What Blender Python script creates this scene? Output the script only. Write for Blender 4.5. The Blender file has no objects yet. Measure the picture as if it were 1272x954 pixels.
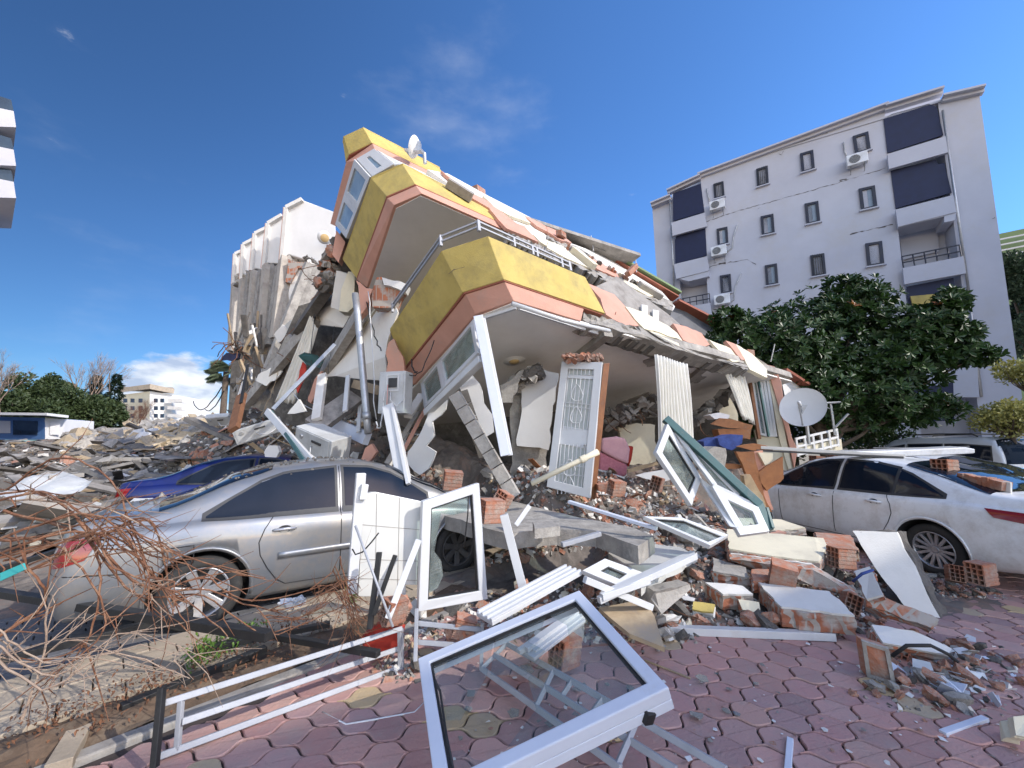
import bpy, bmesh, math, random
from math import sin, cos, pi, radians, sqrt
from mathutils import Vector, Matrix, Euler, noise
from mathutils.bvhtree import BVHTree
random.seed(7)
V = Vector
SC = bpy.context.scene
# ------------------------------------------------------------------ camera
FPX, CAMH, PITCH = 480.0, 1.65, math.atan(73/480)
cam_d = bpy.data.cameras.new('camera'); cam = bpy.data.objects.new('camera', cam_d)
SC.collection.objects.link(cam); SC.camera = cam
cam_d.sensor_width = 36; cam_d.lens = 36*FPX/1272; cam_d.clip_end = 3000; cam_d.clip_start = 0.05
cam.location = (0, 0, CAMH); cam.rotation_euler = (pi/2+PITCH, 0, 0)
# ------------------------------------------------------------------ light
SUN = V((.75, -.36, .58)).normalized()
w = bpy.data.worlds.new('World'); SC.world = w; w.use_nodes = True
nt = w.node_tree; nt.nodes.clear()
def N(t, ty, **k):
    n = t.nodes.new(ty)
    for a, b in k.items():
        if a.startswith('i_'): n.inputs[a[2:].replace('_', ' ')].default_value = b
        else: setattr(n, a, b)
    return n
sky = N(nt, 'ShaderNodeTexSky', sky_type='NISHITA', sun_disc=False, sun_elevation=math.asin(SUN.z),
        sun_rotation=math.atan2(SUN.x, SUN.y), air_density=1.0, dust_density=.35, ozone_density=3.2, altitude=50)
tc = N(nt, 'ShaderNodeTexCoord'); sep = N(nt, 'ShaderNodeSeparateXYZ'); nt.links.new(tc.outputs['Generated'], sep.inputs[0])
mp = N(nt, 'ShaderNodeMapping'); mp.inputs['Scale'].default_value = (1, 1, 2.4); nt.links.new(tc.outputs['Generated'], mp.inputs[0])
nz = N(nt, 'ShaderNodeTexNoise'); nz.inputs['Scale'].default_value = 6.5; nz.inputs['Detail'].default_value = 9; nz.inputs['Roughness'].default_value = .55
nt.links.new(mp.outputs[0], nz.inputs[0])
def mathn(t, op, a, b=None, c=None):
    n = N(t, 'ShaderNodeMath', operation=op)
    for i, q in enumerate((a, b, c)):
        if q is None: continue
        if isinstance(q, (int, float)): n.inputs[i].default_value = q
        else: t.links.new(q, n.inputs[i])
    return n.outputs[0]
def dirmask(px, py, r0, r1):
    # soft disc on the sky round one direction
    X, U = (px-636)/FPX, (477-py)/FPX
    d = V((X, cos(PITCH)-U*sin(PITCH), sin(PITCH)+U*cos(PITCH))).normalized()
    vm = N(nt, 'ShaderNodeVectorMath', operation='DISTANCE'); vm.inputs[1].default_value = d
    mq = N(nt, 'ShaderNodeMapping'); nt.links.new(tc.outputs['Generated'], mq.inputs[0])
    nt.links.new(mq.outputs[0], vm.inputs[0])
    mr = N(nt, 'ShaderNodeMapRange'); mr.inputs[1].default_value = r0; mr.inputs[2].default_value = r1
    mr.inputs[3].default_value = 1; mr.inputs[4].default_value = 0
    nt.links.new(vm.outputs['Value'], mr.inputs[0]); return mr.outputs[0]
def thr(src, lo, hi):
    mr = N(nt, 'ShaderNodeMapRange', interpolation_type='SMOOTHSTEP'); mr.inputs[1].default_value = lo; mr.inputs[2].default_value = hi
    nt.links.new(src, mr.inputs[0]); return mr.outputs[0]
m1 = dirmask(216, 490, .03, .17)
nzc = mathn(nt, 'SUBTRACT', nz.outputs[0], .5)
c1 = thr(mathn(nt, 'ADD', mathn(nt, 'MULTIPLY', nzc, 1.3), mathn(nt, 'MULTIPLY', m1, .55)), .26, .44)
m2 = dirmask(590, 130, .0, .30)
c2 = mathn(nt, 'MULTIPLY', thr(mathn(nt, 'ADD', nzc, mathn(nt, 'MULTIPLY', m2, .5)), .22, .62), .13)
m3 = dirmask(60, 500, .0, .8)
c3 = mathn(nt, 'MULTIPLY', thr(mathn(nt, 'ADD', nzc, mathn(nt, 'MULTIPLY', m3, .35)), .25, .5), .05)
ct = mathn(nt, 'MINIMUM', mathn(nt, 'ADD', mathn(nt, 'ADD', c1, c2), c3), .93)
nz2 = N(nt, 'ShaderNodeTexNoise'); nz2.inputs['Scale'].default_value = 14; nz2.inputs['Detail'].default_value = 6
nt.links.new(mp.outputs[0], nz2.inputs[0])
cr = N(nt, 'ShaderNodeValToRGB'); nt.links.new(nz2.outputs[0], cr.inputs[0])
cr.color_ramp.elements[0].position = .38; cr.color_ramp.elements[0].color = (2.6, 3.1, 4.1, 1)
cr.color_ramp.elements[1].position = .62; cr.color_ramp.elements[1].color = (5.4, 5.6, 5.9, 1)
mxx = N(nt, 'ShaderNodeMix', data_type='RGBA'); nt.links.new(ct, mxx.inputs[0])
tint = N(nt, 'ShaderNodeMix', data_type='RGBA', blend_type='MULTIPLY'); tint.inputs[0].default_value = 1

zr = N(nt, 'ShaderNodeMapRange'); zr.inputs[1].default_value = .40; zr.inputs[2].default_value = .90; zr.inputs[3].default_value = 1.0; zr.inputs[4].default_value = .82; nt.links.new(sep.outputs[2], zr.inputs[0])
tv = N(nt, 'ShaderNodeMix', data_type='RGBA', blend_type='MULTIPLY'); tv.inputs[0].default_value = 1; 
xr = N(nt, 'ShaderNodeMapRange', interpolation_type='SMOOTHSTEP'); xr.inputs[1].default_value = -1.0; xr.inputs[2].default_value = .2; xr.inputs[3].default_value = .30; xr.inputs[4].default_value = 1.0; nt.links.new(sep.outputs[0], xr.inputs[0])
zr2 = N(nt, 'ShaderNodeMath', operation='MULTIPLY'); nt.links.new(zr.outputs[0], zr2.inputs[0]); nt.links.new(xr.outputs[0], zr2.inputs[1]); zr = zr2
yr = N(nt, 'ShaderNodeMapRange', interpolation_type='SMOOTHSTEP'); yr.inputs[1].default_value = .05; yr.inputs[2].default_value = -.35; nt.links.new(sep.outputs[1], yr.inputs[0])
ty = N(nt, 'ShaderNodeMix', data_type='RGBA'); ty.inputs[6].default_value = (.70, 1.10, 1.52, 1); ty.inputs[7].default_value = (4.5, 3.4, 2.8, 1); nt.links.new(yr.outputs[0], ty.inputs[0]); nt.links.new(ty.outputs[2], tv.inputs[6]); nt.links.new(zr.outputs[0], tv.inputs[7]); nt.links.new(tv.outputs[2], tint.inputs[7]); nt.links.new(sky.outputs[0], tint.inputs[6])  # sky behind the camera brightened and warmed as added fill light
nt.links.new(tint.outputs[2], mxx.inputs[6]); nt.links.new(cr.outputs[0], mxx.inputs[7])
bg = N(nt, 'ShaderNodeBackground'); bg.inputs[1].default_value = .15
nt.links.new(mxx.outputs[2], bg.inputs[0])
wo = N(nt, 'ShaderNodeOutputWorld'); nt.links.new(bg.outputs[0], wo.inputs[0])
sd = bpy.data.lights.new('sun', 'SUN'); sd.energy = 3.1; sd.angle = radians(.5); sd.color = (1, .95, .87)
so = bpy.data.objects.new('sun', sd); SC.collection.objects.link(so); so.location = (20, -10, 30)
so.rotation_euler = SUN.to_track_quat('Z', 'Y').to_euler()
SC.view_settings.view_transform = 'Standard'; SC.view_settings.look = 'None'
SC.view_settings.exposure = .42; SC.view_settings.gamma = 1
SC.render.engine = 'CYCLES'
SC.cycles.max_bounces = 6; SC.cycles.transparent_max_bounces = 10
# ------------------------------------------------------------------ pixel -> real point helpers
cp, sp = cos(PITCH), sin(PITCH)
def ray(px, py):
    X, U = (px-636)/FPX, (477-py)/FPX
    return V((X, cp-U*sp, sp+U*cp))
CAM = V((0, 0, CAMH))
def C(px, py, d): return CAM+ray(px, py)*d
def G(px, py, z=0.0):
    r = ray(px, py); return CAM+r*((z-CAMH)/r.z)
def c2w(v): return V((v[0], v[1]*cp-v[2]*sp, v[1]*sp+v[2]*cp))
class Plane:
    def __init__(s, p, n): s.p = V(p); s.n = V(n).normalized()
    def at(s, px, py, o=0.0):
        r = ray(px, py); return CAM+r*(((s.p+s.n*o-CAM).dot(s.n))/r.dot(s.n))
def plane3(a, b, c):
    n = (b-a).cross(c-a).normalized()
    if n.dot(CAM-a) < 0: n = -n
    return Plane(a, n)                      # normal towards the viewer
def Zf(x0, y0, s=320/1272): return lambda a, b: (x0+a*s, y0+b*s)
Z1 = Zf(240, 140); Z2 = Zf(380, 140); Z3 = Zf(460, 260); Z4 = Zf(680, 260); Z8 = Zf(240, 360); Z7 = Zf(0, 380)
ZB = Zf(800, 100, 472/1272); ZC = Zf(640, 440); ZK = Zf(400, 560); ZR = Zf(800, 620, 472/1272); ZW = Zf(460, 680, 440/1272)
ZE = Zf(880, 440, 392/1247); ZL = Zf(0, 560, 400/1272)
# ------------------------------------------------------------------ mesh builder
class MB:
    def __init__(s): s.v = []; s.f = []; s.c = []
    def add(s, vs, fs):
        o = len(s.v); s.v += [V(q) for q in vs]; s.f += [tuple(i+o for i in q) for q in fs]; return s
    def prism(s, pts, vec):
        n = len(pts); vec = V(vec); pts = [V(p) for p in pts]
        fs = [tuple(range(n)), tuple(range(2*n-1, n-1, -1))]+[(i, i+n, (i+1) % n+n, (i+1) % n) for i in range(n)]
        return s.add(pts+[p+vec for p in pts], fs)
    def box(s, c, sz, R=None):
        hx, hy, hz = sz[0]/2, sz[1]/2, sz[2]/2
        vs = [V((x, y, z)) for x in (-hx, hx) for y in (-hy, hy) for z in (-hz, hz)]
        if R is not None: vs = [R @ q for q in vs]
        return s.add([q+V(c) for q in vs], [(0, 1, 3, 2), (4, 6, 7, 5), (0, 4, 5, 1), (2, 3, 7, 6), (0, 2, 6, 4), (1, 5, 7, 3)])
    def beam(s, a, b, w, h, up=V((0, 0, 1))):
        a, b = V(a), V(b); d = (b-a)
        if d.length < 1e-6: return s
        dn = d.normalized(); sd_ = dn.cross(up)
        if sd_.length < 1e-3: sd_ = dn.cross(V((1, 0, 0)))
        sd_.normalize(); u_ = sd_.cross(dn)
        vs = []
        for p in (a, b):
            for i, j in ((-1, -1), (1, -1), (1, 1), (-1, 1)): vs.append(p+sd_*(w/2*i)+u_*(h/2*j))
        return s.add(vs, [(0, 1, 2, 3), (7, 6, 5, 4), (0, 4, 5, 1), (1, 5, 6, 2), (2, 6, 7, 3), (3, 7, 4, 0)])
    def tube(s, pts, r, n=6):
        pts = [V(p) for p in pts]; m = len(pts); o = len(s.v)
        rr = r if isinstance(r, (list, tuple)) else [r]*m
        ref = V((0.13, .27, 1)).normalized()
        for i, p in enumerate(pts):
            t = (pts[min(i+1, m-1)]-pts[max(i-1, 0)])
            t = t.normalized() if t.length > 1e-9 else V((0, 0, 1))
            a = t.cross(ref)
            if a.length < .05: a = t.cross(V((1, 0, 0)))
            a.normalize(); b = t.cross(a)
            for k in range(n): s.v.append(p+(a*cos(2*pi*k/n)+b*sin(2*pi*k/n))*rr[i])
        for i in range(m-1):
            for k in range(n): s.f.append((o+i*n+k, o+i*n+(k+1) % n, o+(i+1)*n+(k+1) % n, o+(i+1)*n+k))
        s.f.append(tuple(o+k for k in range(n-1, -1, -1))); s.f.append(tuple(o+(m-1)*n+k for k in range(n)))
        return s
    def ring(s, pts, wd, t, nrm=None):
        """mitred flat frame along a closed polygon, wd wide (inwards), t thick along its normal"""
        pts = [V(p) for p in pts]; n = len(pts)
        if nrm is None: nrm = (pts[1]-pts[0]).cross(pts[-1]-pts[0]).normalized()
        inn = inset(pts, wd, nrm)
        q = nrm*(t/2); vs = [p+q for p in pts]+[p+q for p in inn]+[p-q for p in pts]+[p-q for p in inn]
        fs = []
        for i in range(n):
            j = (i+1) % n
            fs += [(i, j, n+j, n+i), (2*n+j, 2*n+i, 3*n+i, 3*n+j), (j, i, 2*n+i, 2*n+j), (n+i, n+j, 3*n+j, 3*n+i)]
        return s.add(vs, fs)
    def chunk(s, c, sz, R=None, jit=.12, rnd=random, k=2):
        """rough broken block: a subdivided box with moved vertices and knocked-off corners"""
        vs, idx, fs = [], {}, []
        for i in range(k+1):
            for j in range(k+1):
                for l in range(k+1):
                    if 0 < i < k and 0 < j < k and 0 < l < k: continue
                    q = V((i/k-.5, j/k-.5, l/k-.5)); m = max(abs(q.x)+abs(q.y)+abs(q.z)-1.1, 0)
                    q *= (1-m*.5); q += V((rnd.uniform(-1, 1), rnd.uniform(-1, 1), rnd.uniform(-1, 1)))*jit
                    q = V((q.x*sz[0], q.y*sz[1], q.z*sz[2]))
                    if R is not None: q = R @ q
                    idx[(i, j, l)] = len(vs); vs.append(q+V(c))
        for a in range(3):
            for e in (0, k):
                for i in range(k):
                    for j in range(k):
                        def key(x, y):
                            q = [x, y]; q.insert(a, e); return idx[tuple(q)]
                        fs.append((key(i, j), key(i+1, j), key(i+1, j+1), key(i, j+1)))
        return s.add(vs, fs)
    def lathe(s, prof, n, M_=None):
        """profile of (r, z), turned round z"""
        o = len(s.v); m = len(prof)
        for i in range(n):
            a = 2*pi*i/n
            for r, z in prof:
                q = V((r*cos(a), r*sin(a), z)); s.v.append(M_ @ q if M_ is not None else q)
        for i in range(n):
            for k in range(m-1): s.f.append((o+i*m+k, o+((i+1) % n)*m+k, o+((i+1) % n)*m+k+1, o+i*m+k+1))
        return s
    def build(s, name, mat, parent=None, smooth=False, bevel=0, seg=2, origin=None, solid=0, keep=False):
        if parent is not None: org = ORG[parent]
        elif origin is not None: org = V(origin)
        elif keep: org = V((0, 0, 0))
        else:
            xs = [q.x for q in s.v]; ys = [q.y for q in s.v]; zs = [q.z for q in s.v]
            org = V(((min(xs)+max(xs))/2, (min(ys)+max(ys))/2, min(zs)))
        me = bpy.data.meshes.new(name)
        me.from_pydata([q-org for q in s.v], [], s.f)
        bm = bmesh.new(); bm.from_mesh(me); bmesh.ops.recalc_face_normals(bm, faces=bm.faces); bm.to_mesh(me); bm.free()
        if smooth: me.polygons.foreach_set('use_smooth', [True]*len(me.polygons))
        if s.c:
            ca = me.color_attributes.new('tone', 'FLOAT_COLOR', 'POINT')
            for i, q in enumerate(s.c): ca.data[i].color = (q, q, q, 1) if isinstance(q, float) else q
        o = bpy.data.objects.new(name, me); SC.collection.objects.link(o)
        me.materials.append(mat); ORG[o] = org
        if parent is not None: o.parent = parent
        else: o.location = org
        if solid:
            m = o.modifiers.new('s', 'SOLIDIFY'); m.thickness = solid; m.offset = 0
        if bevel:
            m = o.modifiers.new('b', 'BEVEL'); m.width = bevel; m.segments = seg; m.limit_method = 'ANGLE'
        return o
def inset(pts, wd, nrm=None):
    n = len(pts)
    if nrm is None: nrm = (pts[1]-pts[0]).cross(pts[-1]-pts[0]).normalized()
    out = []
    for i in range(n):
        p, a, b = pts[i], pts[i-1], pts[(i+1) % n]
        e1 = (p-a).normalized(); e2 = (b-p).normalized()
        n1 = nrm.cross(e1); n2 = nrm.cross(e2)
        bis = (n1+n2); k = bis.length_squared/2
        out.append(p+bis/max(k, .25)*wd)
    return out
ORG = {}
def tag(o, label=None, cat=None, group=None, kind=None):
    if label: o['label'] = label
    if cat: o['category'] = cat
    if group: o['group'] = group
    if kind: o['kind'] = kind
    return o
def thing(name, label, cat, loc=(0, 0, 0), group=None):
    o = bpy.data.objects.new(name, None); SC.collection.objects.link(o); o.location = loc; ORG[o] = V(loc)
    o.empty_display_size = .2
    return tag(o, label, cat, group)
def kids(o): return [c for c in bpy.data.objects if c.parent == o]
def copy_tree(o, parent=None):
    c = o.copy(); SC.collection.objects.link(c)
    if parent is not None: c.parent = parent
    for ch in kids(o): copy_tree(ch, c)
    return c
def rag(pts, step=.12, amp=.03, rnd=random, skip=()):
    """break the straight edges of a polygon; edges listed in skip stay straight"""
    out = []; n = len(pts)
    for i in range(n):
        a, b = pts[i], pts[(i+1) % n]; out.append(a)
        if i in skip: continue
        L = (b-a).length; k = int(L/step)
        if k < 2: continue
        nr = (pts[1]-pts[0]).cross(pts[-1]-pts[0]).normalized(); sd_ = (b-a).normalized().cross(nr)
        for j in range(1, k):
            out.append(a.lerp(b, (j+rnd.uniform(-.3, .3))/k)+sd_*rnd.uniform(-amp, amp))
    return out
def rotm(rx, ry, rz): return Euler((rx, ry, rz)).to_matrix()
# ------------------------------------------------------------------ materials
MT = {}
def M(name, c1, c2=None, scale=3, rough=.8, bump=.0, bscale=40, metal=0, dirt=None, dscale=1.2, dlo=.5, dhi=.72, coord='Object',
      spec=.5, coat=0, varia=0, sub=0):
    m = bpy.data.materials.new(name); m.use_nodes = True; t = m.node_tree; b = t.nodes['Principled BSDF']
    b.inputs['Roughness'].default_value = rough; b.inputs['Metallic'].default_value = metal
    b.inputs['Specular IOR Level'].default_value = spec; b.inputs['Coat Weight'].default_value = coat; b.inputs['Coat Roughness'].default_value = .04
    co = N(t, 'ShaderNodeTexCoord').outputs[coord]
    if c2 is None: c2 = tuple(q*.8 for q in c1)
    n1 = N(t, 'ShaderNodeTexNoise'); n1.inputs['Scale'].default_value = scale; n1.inputs['Detail'].default_value = 6; n1.inputs['Roughness'].default_value = .65
    t.links.new(co, n1.inputs[0])
    mr = N(t, 'ShaderNodeMapRange'); mr.inputs[1].default_value = .35; mr.inputs[2].default_value = .68; t.links.new(n1.outputs[0], mr.inputs[0])
    mx = N(t, 'ShaderNodeMix', data_type='RGBA'); t.links.new(mr.outputs[0], mx.inputs[0])
    mx.inputs[6].default_value = (*c1, 1); mx.inputs[7].default_value = (*c2, 1); col = mx.outputs[2]
    if dirt is not None:
        n2 = N(t, 'ShaderNodeTexNoise'); n2.inputs['Scale'].default_value = dscale; n2.inputs['Detail'].default_value = 9; n2.inputs['Roughness'].default_value = .75
        t.links.new(co, n2.inputs[0])
        m2 = N(t, 'ShaderNodeMapRange'); m2.inputs[1].default_value = dlo; m2.inputs[2].default_value = dhi; t.links.new(n2.outputs[0], m2.inputs[0])
        x2 = N(t, 'ShaderNodeMix', data_type='RGBA'); t.links.new(m2.outputs[0], x2.inputs[0]); t.links.new(col, x2.inputs[6])
        x2.inputs[7].default_value = (*dirt, 1); col = x2.outputs[2]
    if varia:
        oi = N(t, 'ShaderNodeObjectInfo'); hs = N(t, 'ShaderNodeHueSaturation')
        t.links.new(mathn(t, 'MULTIPLY_ADD', oi.outputs['Random'], varia, 1-varia/2), hs.inputs['Value'])
        t.links.new(col, hs.inputs['Color']); col = hs.outputs[0]
    t.links.new(col, b.inputs['Base Color'])
    if bump:
        n3 = N(t, 'ShaderNodeTexNoise'); n3.inputs['Scale'].default_value = bscale; n3.inputs['Detail'].default_value = 6
        t.links.new(co, n3.inputs[0]); bp = N(t, 'ShaderNodeBump'); bp.inputs['Strength'].default_value = bump; bp.inputs['Distance'].default_value = .01
        t.links.new(n3.outputs[0], bp.inputs['Height']); t.links.new(bp.outputs[0], b.inputs['Normal'])
    MT[name] = m; return m
dust = (.30, .25, .20); grime = (.16, .14, .12)
M('plaster_white', (.66, .64, .60), (.57, .55, .51), 2.5, .85, .25, 60, dirt=(.50, .46, .41), dscale=1.5, dlo=.55, dhi=.85)
M('plaster_clean', (.68, .675, .66), (.61, .605, .59), 1.2, .85, .2, 50, dirt=(.55, .54, .53), dscale=.5, dlo=.58, dhi=.9)
M('ceiling', (.84, .82, .77), (.76, .73, .68), 1.6, .9, .12, 30, dirt=(.46, .40, .34), dscale=1.1, dlo=.6, dhi=.95)
M('yellow', (.54, .42, .13), (.46, .35, .10), 2.2, .85, .35, 70, dirt=(.27, .22, .10), dscale=1.9, dlo=.46, dhi=.78)
M('salmon', (.58, .31, .23), (.50, .26, .19), 2.2, .85, .35, 70, dirt=(.40, .29, .24), dscale=1.8, dlo=.52, dhi=.8)
M('cream', (.70, .64, .48), (.60, .55, .42), 2.2, .85, .3, 60, dirt=(.45, .40, .31), dscale=1.8, dlo=.52, dhi=.8)
M('concrete', (.36, .335, .30), (.22, .205, .185), 5, .92, .8, 35, dirt=(.46, .43, .38), dscale=3, dlo=.5, dhi=.7, varia=.3)
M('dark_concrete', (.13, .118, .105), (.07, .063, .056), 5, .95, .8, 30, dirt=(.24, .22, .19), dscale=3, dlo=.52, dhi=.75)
M('brick', (.40, .16, .09), (.28, .11, .065), 8, .9, .5, 60, dirt=(.36, .30, .25), dscale=7, dlo=.42, dhi=.66, varia=.4)
M('wood', (.27, .115, .045), (.17, .068, .028), 6, .6, .3, 20, dirt=(.30, .22, .16), dscale=3, dlo=.55, dhi=.85, varia=.5)
M('raw_wood', (.42, .32, .20), (.28, .20, .12), 6, .8, .4, 20, dirt=(.33, .30, .26), dscale=3, dlo=.5, dhi=.8, varia=.5)
M('old_board', (.22, .205, .19), (.10, .093, .086), 5, .85, .4, 25, dirt=(.34, .31, .28), dscale=2, dlo=.5, dhi=.75, varia=.9)
M('pvc', (.60, .61, .61), (.54, .54, .54), 2, .38, .04, 30, dirt=(.50, .46, .42), dscale=2.6, dlo=.58, dhi=.8)
M('pvc_blue_shade', (.62, .66, .74), (.55, .58, .66), 2, .38, .04, 30, dirt=(.48, .46, .44), dscale=2.6, dlo=.6, dhi=.85)  # white plastic with the bluish cast of shade put into its colour
M('rail_paint', (.36, .37, .40), (.30, .31, .33), 6, .45, .1, 40, dirt=(.22, .14, .09), dscale=9, dlo=.64, dhi=.72)
M('tile', (.60, .60, .57), (.56, .56, .53), 2, .25, .03, 10, dirt=(.55, .50, .43), dscale=2, dlo=.6, dhi=.9)
M('black_metal', (.012, .012, .013), (.02, .02, .02), 8, .55, .2, 60, dirt=(.06, .05, .045), dscale=6, dlo=.6, dhi=.85)
M('rubber', (.022, .022, .023), (.035, .033, .03), 8, .8, .1, 60, dirt=(.10, .09, .08), dscale=5, dlo=.55, dhi=.9)
M('dark_plastic', (.03, .03, .032), (.045, .045, .045), 6, .55, .05)
M('alloy', (.48, .48, .50), (.38, .38, .40), 6, .35, .02, metal=.6, dirt=(.22, .20, .17), dscale=8, dlo=.5, dhi=.8)
M('alloy_dark', (.07, .07, .075), (.05, .05, .05), 6, .5, .02)
M('paint_silver', (.23, .245, .27), (.215, .23, .25), 2, .36, .0, metal=.55, coat=.6, dirt=(.34, .30, .25), dscale=3.2, dlo=.42, dhi=.8)
M('paint_white', (.80, .81, .82), (.76, .77, .78), 2, .32, .0, coat=.5, dirt=(.42, .38, .33), dscale=3.0, dlo=.45, dhi=.85)
M('paint_blue', (.008, .016, .13), (.007, .013, .10), 2, .30, .0, metal=.2, coat=.6, dirt=(.10, .10, .14), dscale=2.2, dlo=.55, dhi=.95)
M('paint_grey', (.55, .57, .60), (.52, .54, .57), 2, .34, .0, metal=.2, coat=.5, dirt=(.34, .32, .29), dscale=2.2, dlo=.55, dhi=.95)
M('car_glass', (.008, .013, .024), (.006, .010, .018), 3, .04, 0, spec=.3, dirt=(.03, .032, .04), dscale=3, dlo=.55, dhi=1)
M('tail_red', (.20, .008, .008), (.25, .01, .01), 3, .15, 0, coat=.6)
M('tail_clear', (.65, .62, .6), (.5, .45, .42), 3, .15, 0, coat=.6)
M('navy_shade', (.010, .016, .060), (.008, .012, .045), 3, .6, .1, 30)
M('window_dark', (.03, .05, .08), (.02, .03, .05), 2, .06, 0, spec=.9)
M('window_frame_dark', (.012, .016, .04), (.03, .03, .035), 3, .5)
M('window_pale', (.32, .42, .50), (.20, .28, .36), 2, .12, 0, spec=.8)
M('facade_white', (.54, .545, .60), (.48, .485, .54), .5, .9, .15, 8, dirt=(.50, .48, .47), dscale=.45, dlo=.50, dhi=.8)
M('raw_concrete', (.44, .40, .35), (.34, .31, .27), 3, .9, .5, 30, dirt=(.24, .21, .18), dscale=2, dlo=.5, dhi=.75)
M('red_brown_trim', (.30, .10, .06), (.24, .08, .05), 3, .8)
M('sheer', (.30, .37, .44), (.24, .30, .37), 3, .8)
M('crack', (.12, .11, .10), (.08, .07, .07), 5, .95)
M('galv', (.45, .46, .47), (.34, .35, .36), 6, .42, .1, metal=.6, dirt=(.28, .22, .17), dscale=3, dlo=.58, dhi=.8)
M('grey_box', (.50, .51, .51), (.42, .43, .43), 2, .5, .05, dirt=(.30, .28, .25), dscale=2, dlo=.5, dhi=.85)
M('curtain', (.80, .78, .72), (.70, .68, .62), 3, .9, .1, 80)
M('fabric_pink', (.52, .20, .24), (.42, .14, .18), 20, .9, .3, 80)
M('fabric_blue', (.05, .09, .30), (.03, .05, .18), 8, .9, .3, 60)
M('fabric_white', (.68, .68, .70), (.55, .55, .58), 8, .9, .3, 60)
M('fabric_red', (.50, .05, .03), (.35, .03, .02), 8, .8, .3, 60)
M('teal', (.035, .11, .11), (.025, .08, .08), 5, .45, .05, dirt=(.20, .20, .18), dscale=5, dlo=.55, dhi=.85)
M('vine', (.20, .085, .042), (.11, .05, .028), 14, .85, .3, 80, dirt=(.34, .20, .12), dscale=10, dlo=.5, dhi=.7)
M('vine_pale', (.36, .27, .20), (.22, .15, .11), 14, .85, .3, 80)
M('bark', (.13, .10, .075), (.08, .06, .045), 10, .95, .6, 30)
M('soil', (.13, .085, .055), (.075, .05, .033), 9, .95, .9, 25, dirt=(.22, .17, .12), dscale=4, dlo=.5, dhi=.75)
M('ground', (.28, .255, .23), (.20, .185, .165), 2.5, .95, .8, 12, dirt=(.26, .22, .18), dscale=.7, dlo=.45, dhi=.7)
M('rubble', (.17, .145, .125), (.075, .065, .058), 6, .95, 1.0, 20, dirt=(.30, .19, .14), dscale=3, dlo=.5, dhi=.7)
M('joint', (.06, .045, .04), (.035, .028, .025), 10, .95, .4, 60)
M('beige_paver', (.42, .34, .25), (.33, .27, .20), 3, .9, .3, 60, dirt=(.20, .17, .13), dscale=2, dlo=.5, dhi=.75)
M('kerb', (.32, .30, .27), (.24, .22, .20), 4, .9, .4, 50, dirt=(.16, .14, .12), dscale=2, dlo=.5, dhi=.75)
M('cobble', (.14, .14, .15), (.09, .09, .10), 4, .85, .3, 60, dirt=(.2, .18, .16), dscale=2, dlo=.5, dhi=.75)
M('grey_gable', (.16, .165, .18), (.12, .125, .135), 2, .9, .2, 30)
M('roof_tile', (.30, .10, .06), (.22, .07, .045), 5, .85, .5, 15)
M('lamp', (.62, .45, .22), (.5, .35, .16), 4, .4)
M('green_wall', (.20, .27, .13), (.17, .23, .11), 2, .9)
M('kiosk_blue', (.10, .22, .45), (.08, .18, .38), 2, .7)
M('straw', (.45, .36, .24), (.32, .25, .16), 8, .9)
M('rust', (.20, .09, .045), (.12, .055, .03), 10, .9, .3)
def leafmat(name, c1, c2, rough=.45, tr=.25):
    m = bpy.data.materials.new(name); m.use_nodes = True; t = m.node_tree; b = t.nodes['Principled BSDF']
    n1 = N(t, 'ShaderNodeTexNoise'); n1.inputs['Scale'].default_value = 2.2; n1.inputs['Detail'].default_value = 5
    at = N(t, 'ShaderNodeTexCoord'); t.links.new(at.outputs['Object'], n1.inputs[0])
    ge = N(t, 'ShaderNodeNewGeometry')
    f = mathn(t, 'MULTIPLY_ADD', ge.outputs['Random Per Island'], .7, mathn(t, 'MULTIPLY', n1.outputs[0], .4))
    mx = N(t, 'ShaderNodeMix', data_type='RGBA'); t.links.new(f, mx.inputs[0]); mx.inputs[6].default_value = (*c1, 1); mx.inputs[7].default_value = (*c2, 1)
    t.links.new(mx.outputs[2], b.inputs['Base Color']); b.inputs['Roughness'].default_value = rough
    ts = N(t, 'ShaderNodeBsdfTranslucent'); t.links.new(mx.outputs[2], ts.inputs[0]); ms = N(t, 'ShaderNodeMixShader'); ms.inputs[0].default_value = tr
    t.links.new(b.outputs[0], ms.inputs[1]); t.links.new(ts.outputs[0], ms.inputs[2]); t.links.new(ms.outputs[0], t.nodes['Material Output'].inputs[0])
    MT[name] = m
leafmat('leaf_dark', (.010, .028, .008), (.045, .095, .02), .45, .15)
leafmat('leaf_mid', (.028, .05, .018), (.07, .10, .03), .6)
leafmat('leaf_pine', (.012, .03, .014), (.035, .06, .025), .7)
leafmat('leaf_pale', (.10, .14, .08), (.22, .27, .17), .6)
leafmat('leaf_yellow', (.22, .22, .05), (.38, .36, .12), .6)
leafmat('leaf_fresh', (.06, .14, .02), (.14, .24, .04), .5)
leafmat('leaf_red', (.22, .06, .02), (.32, .14, .03), .4)
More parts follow.
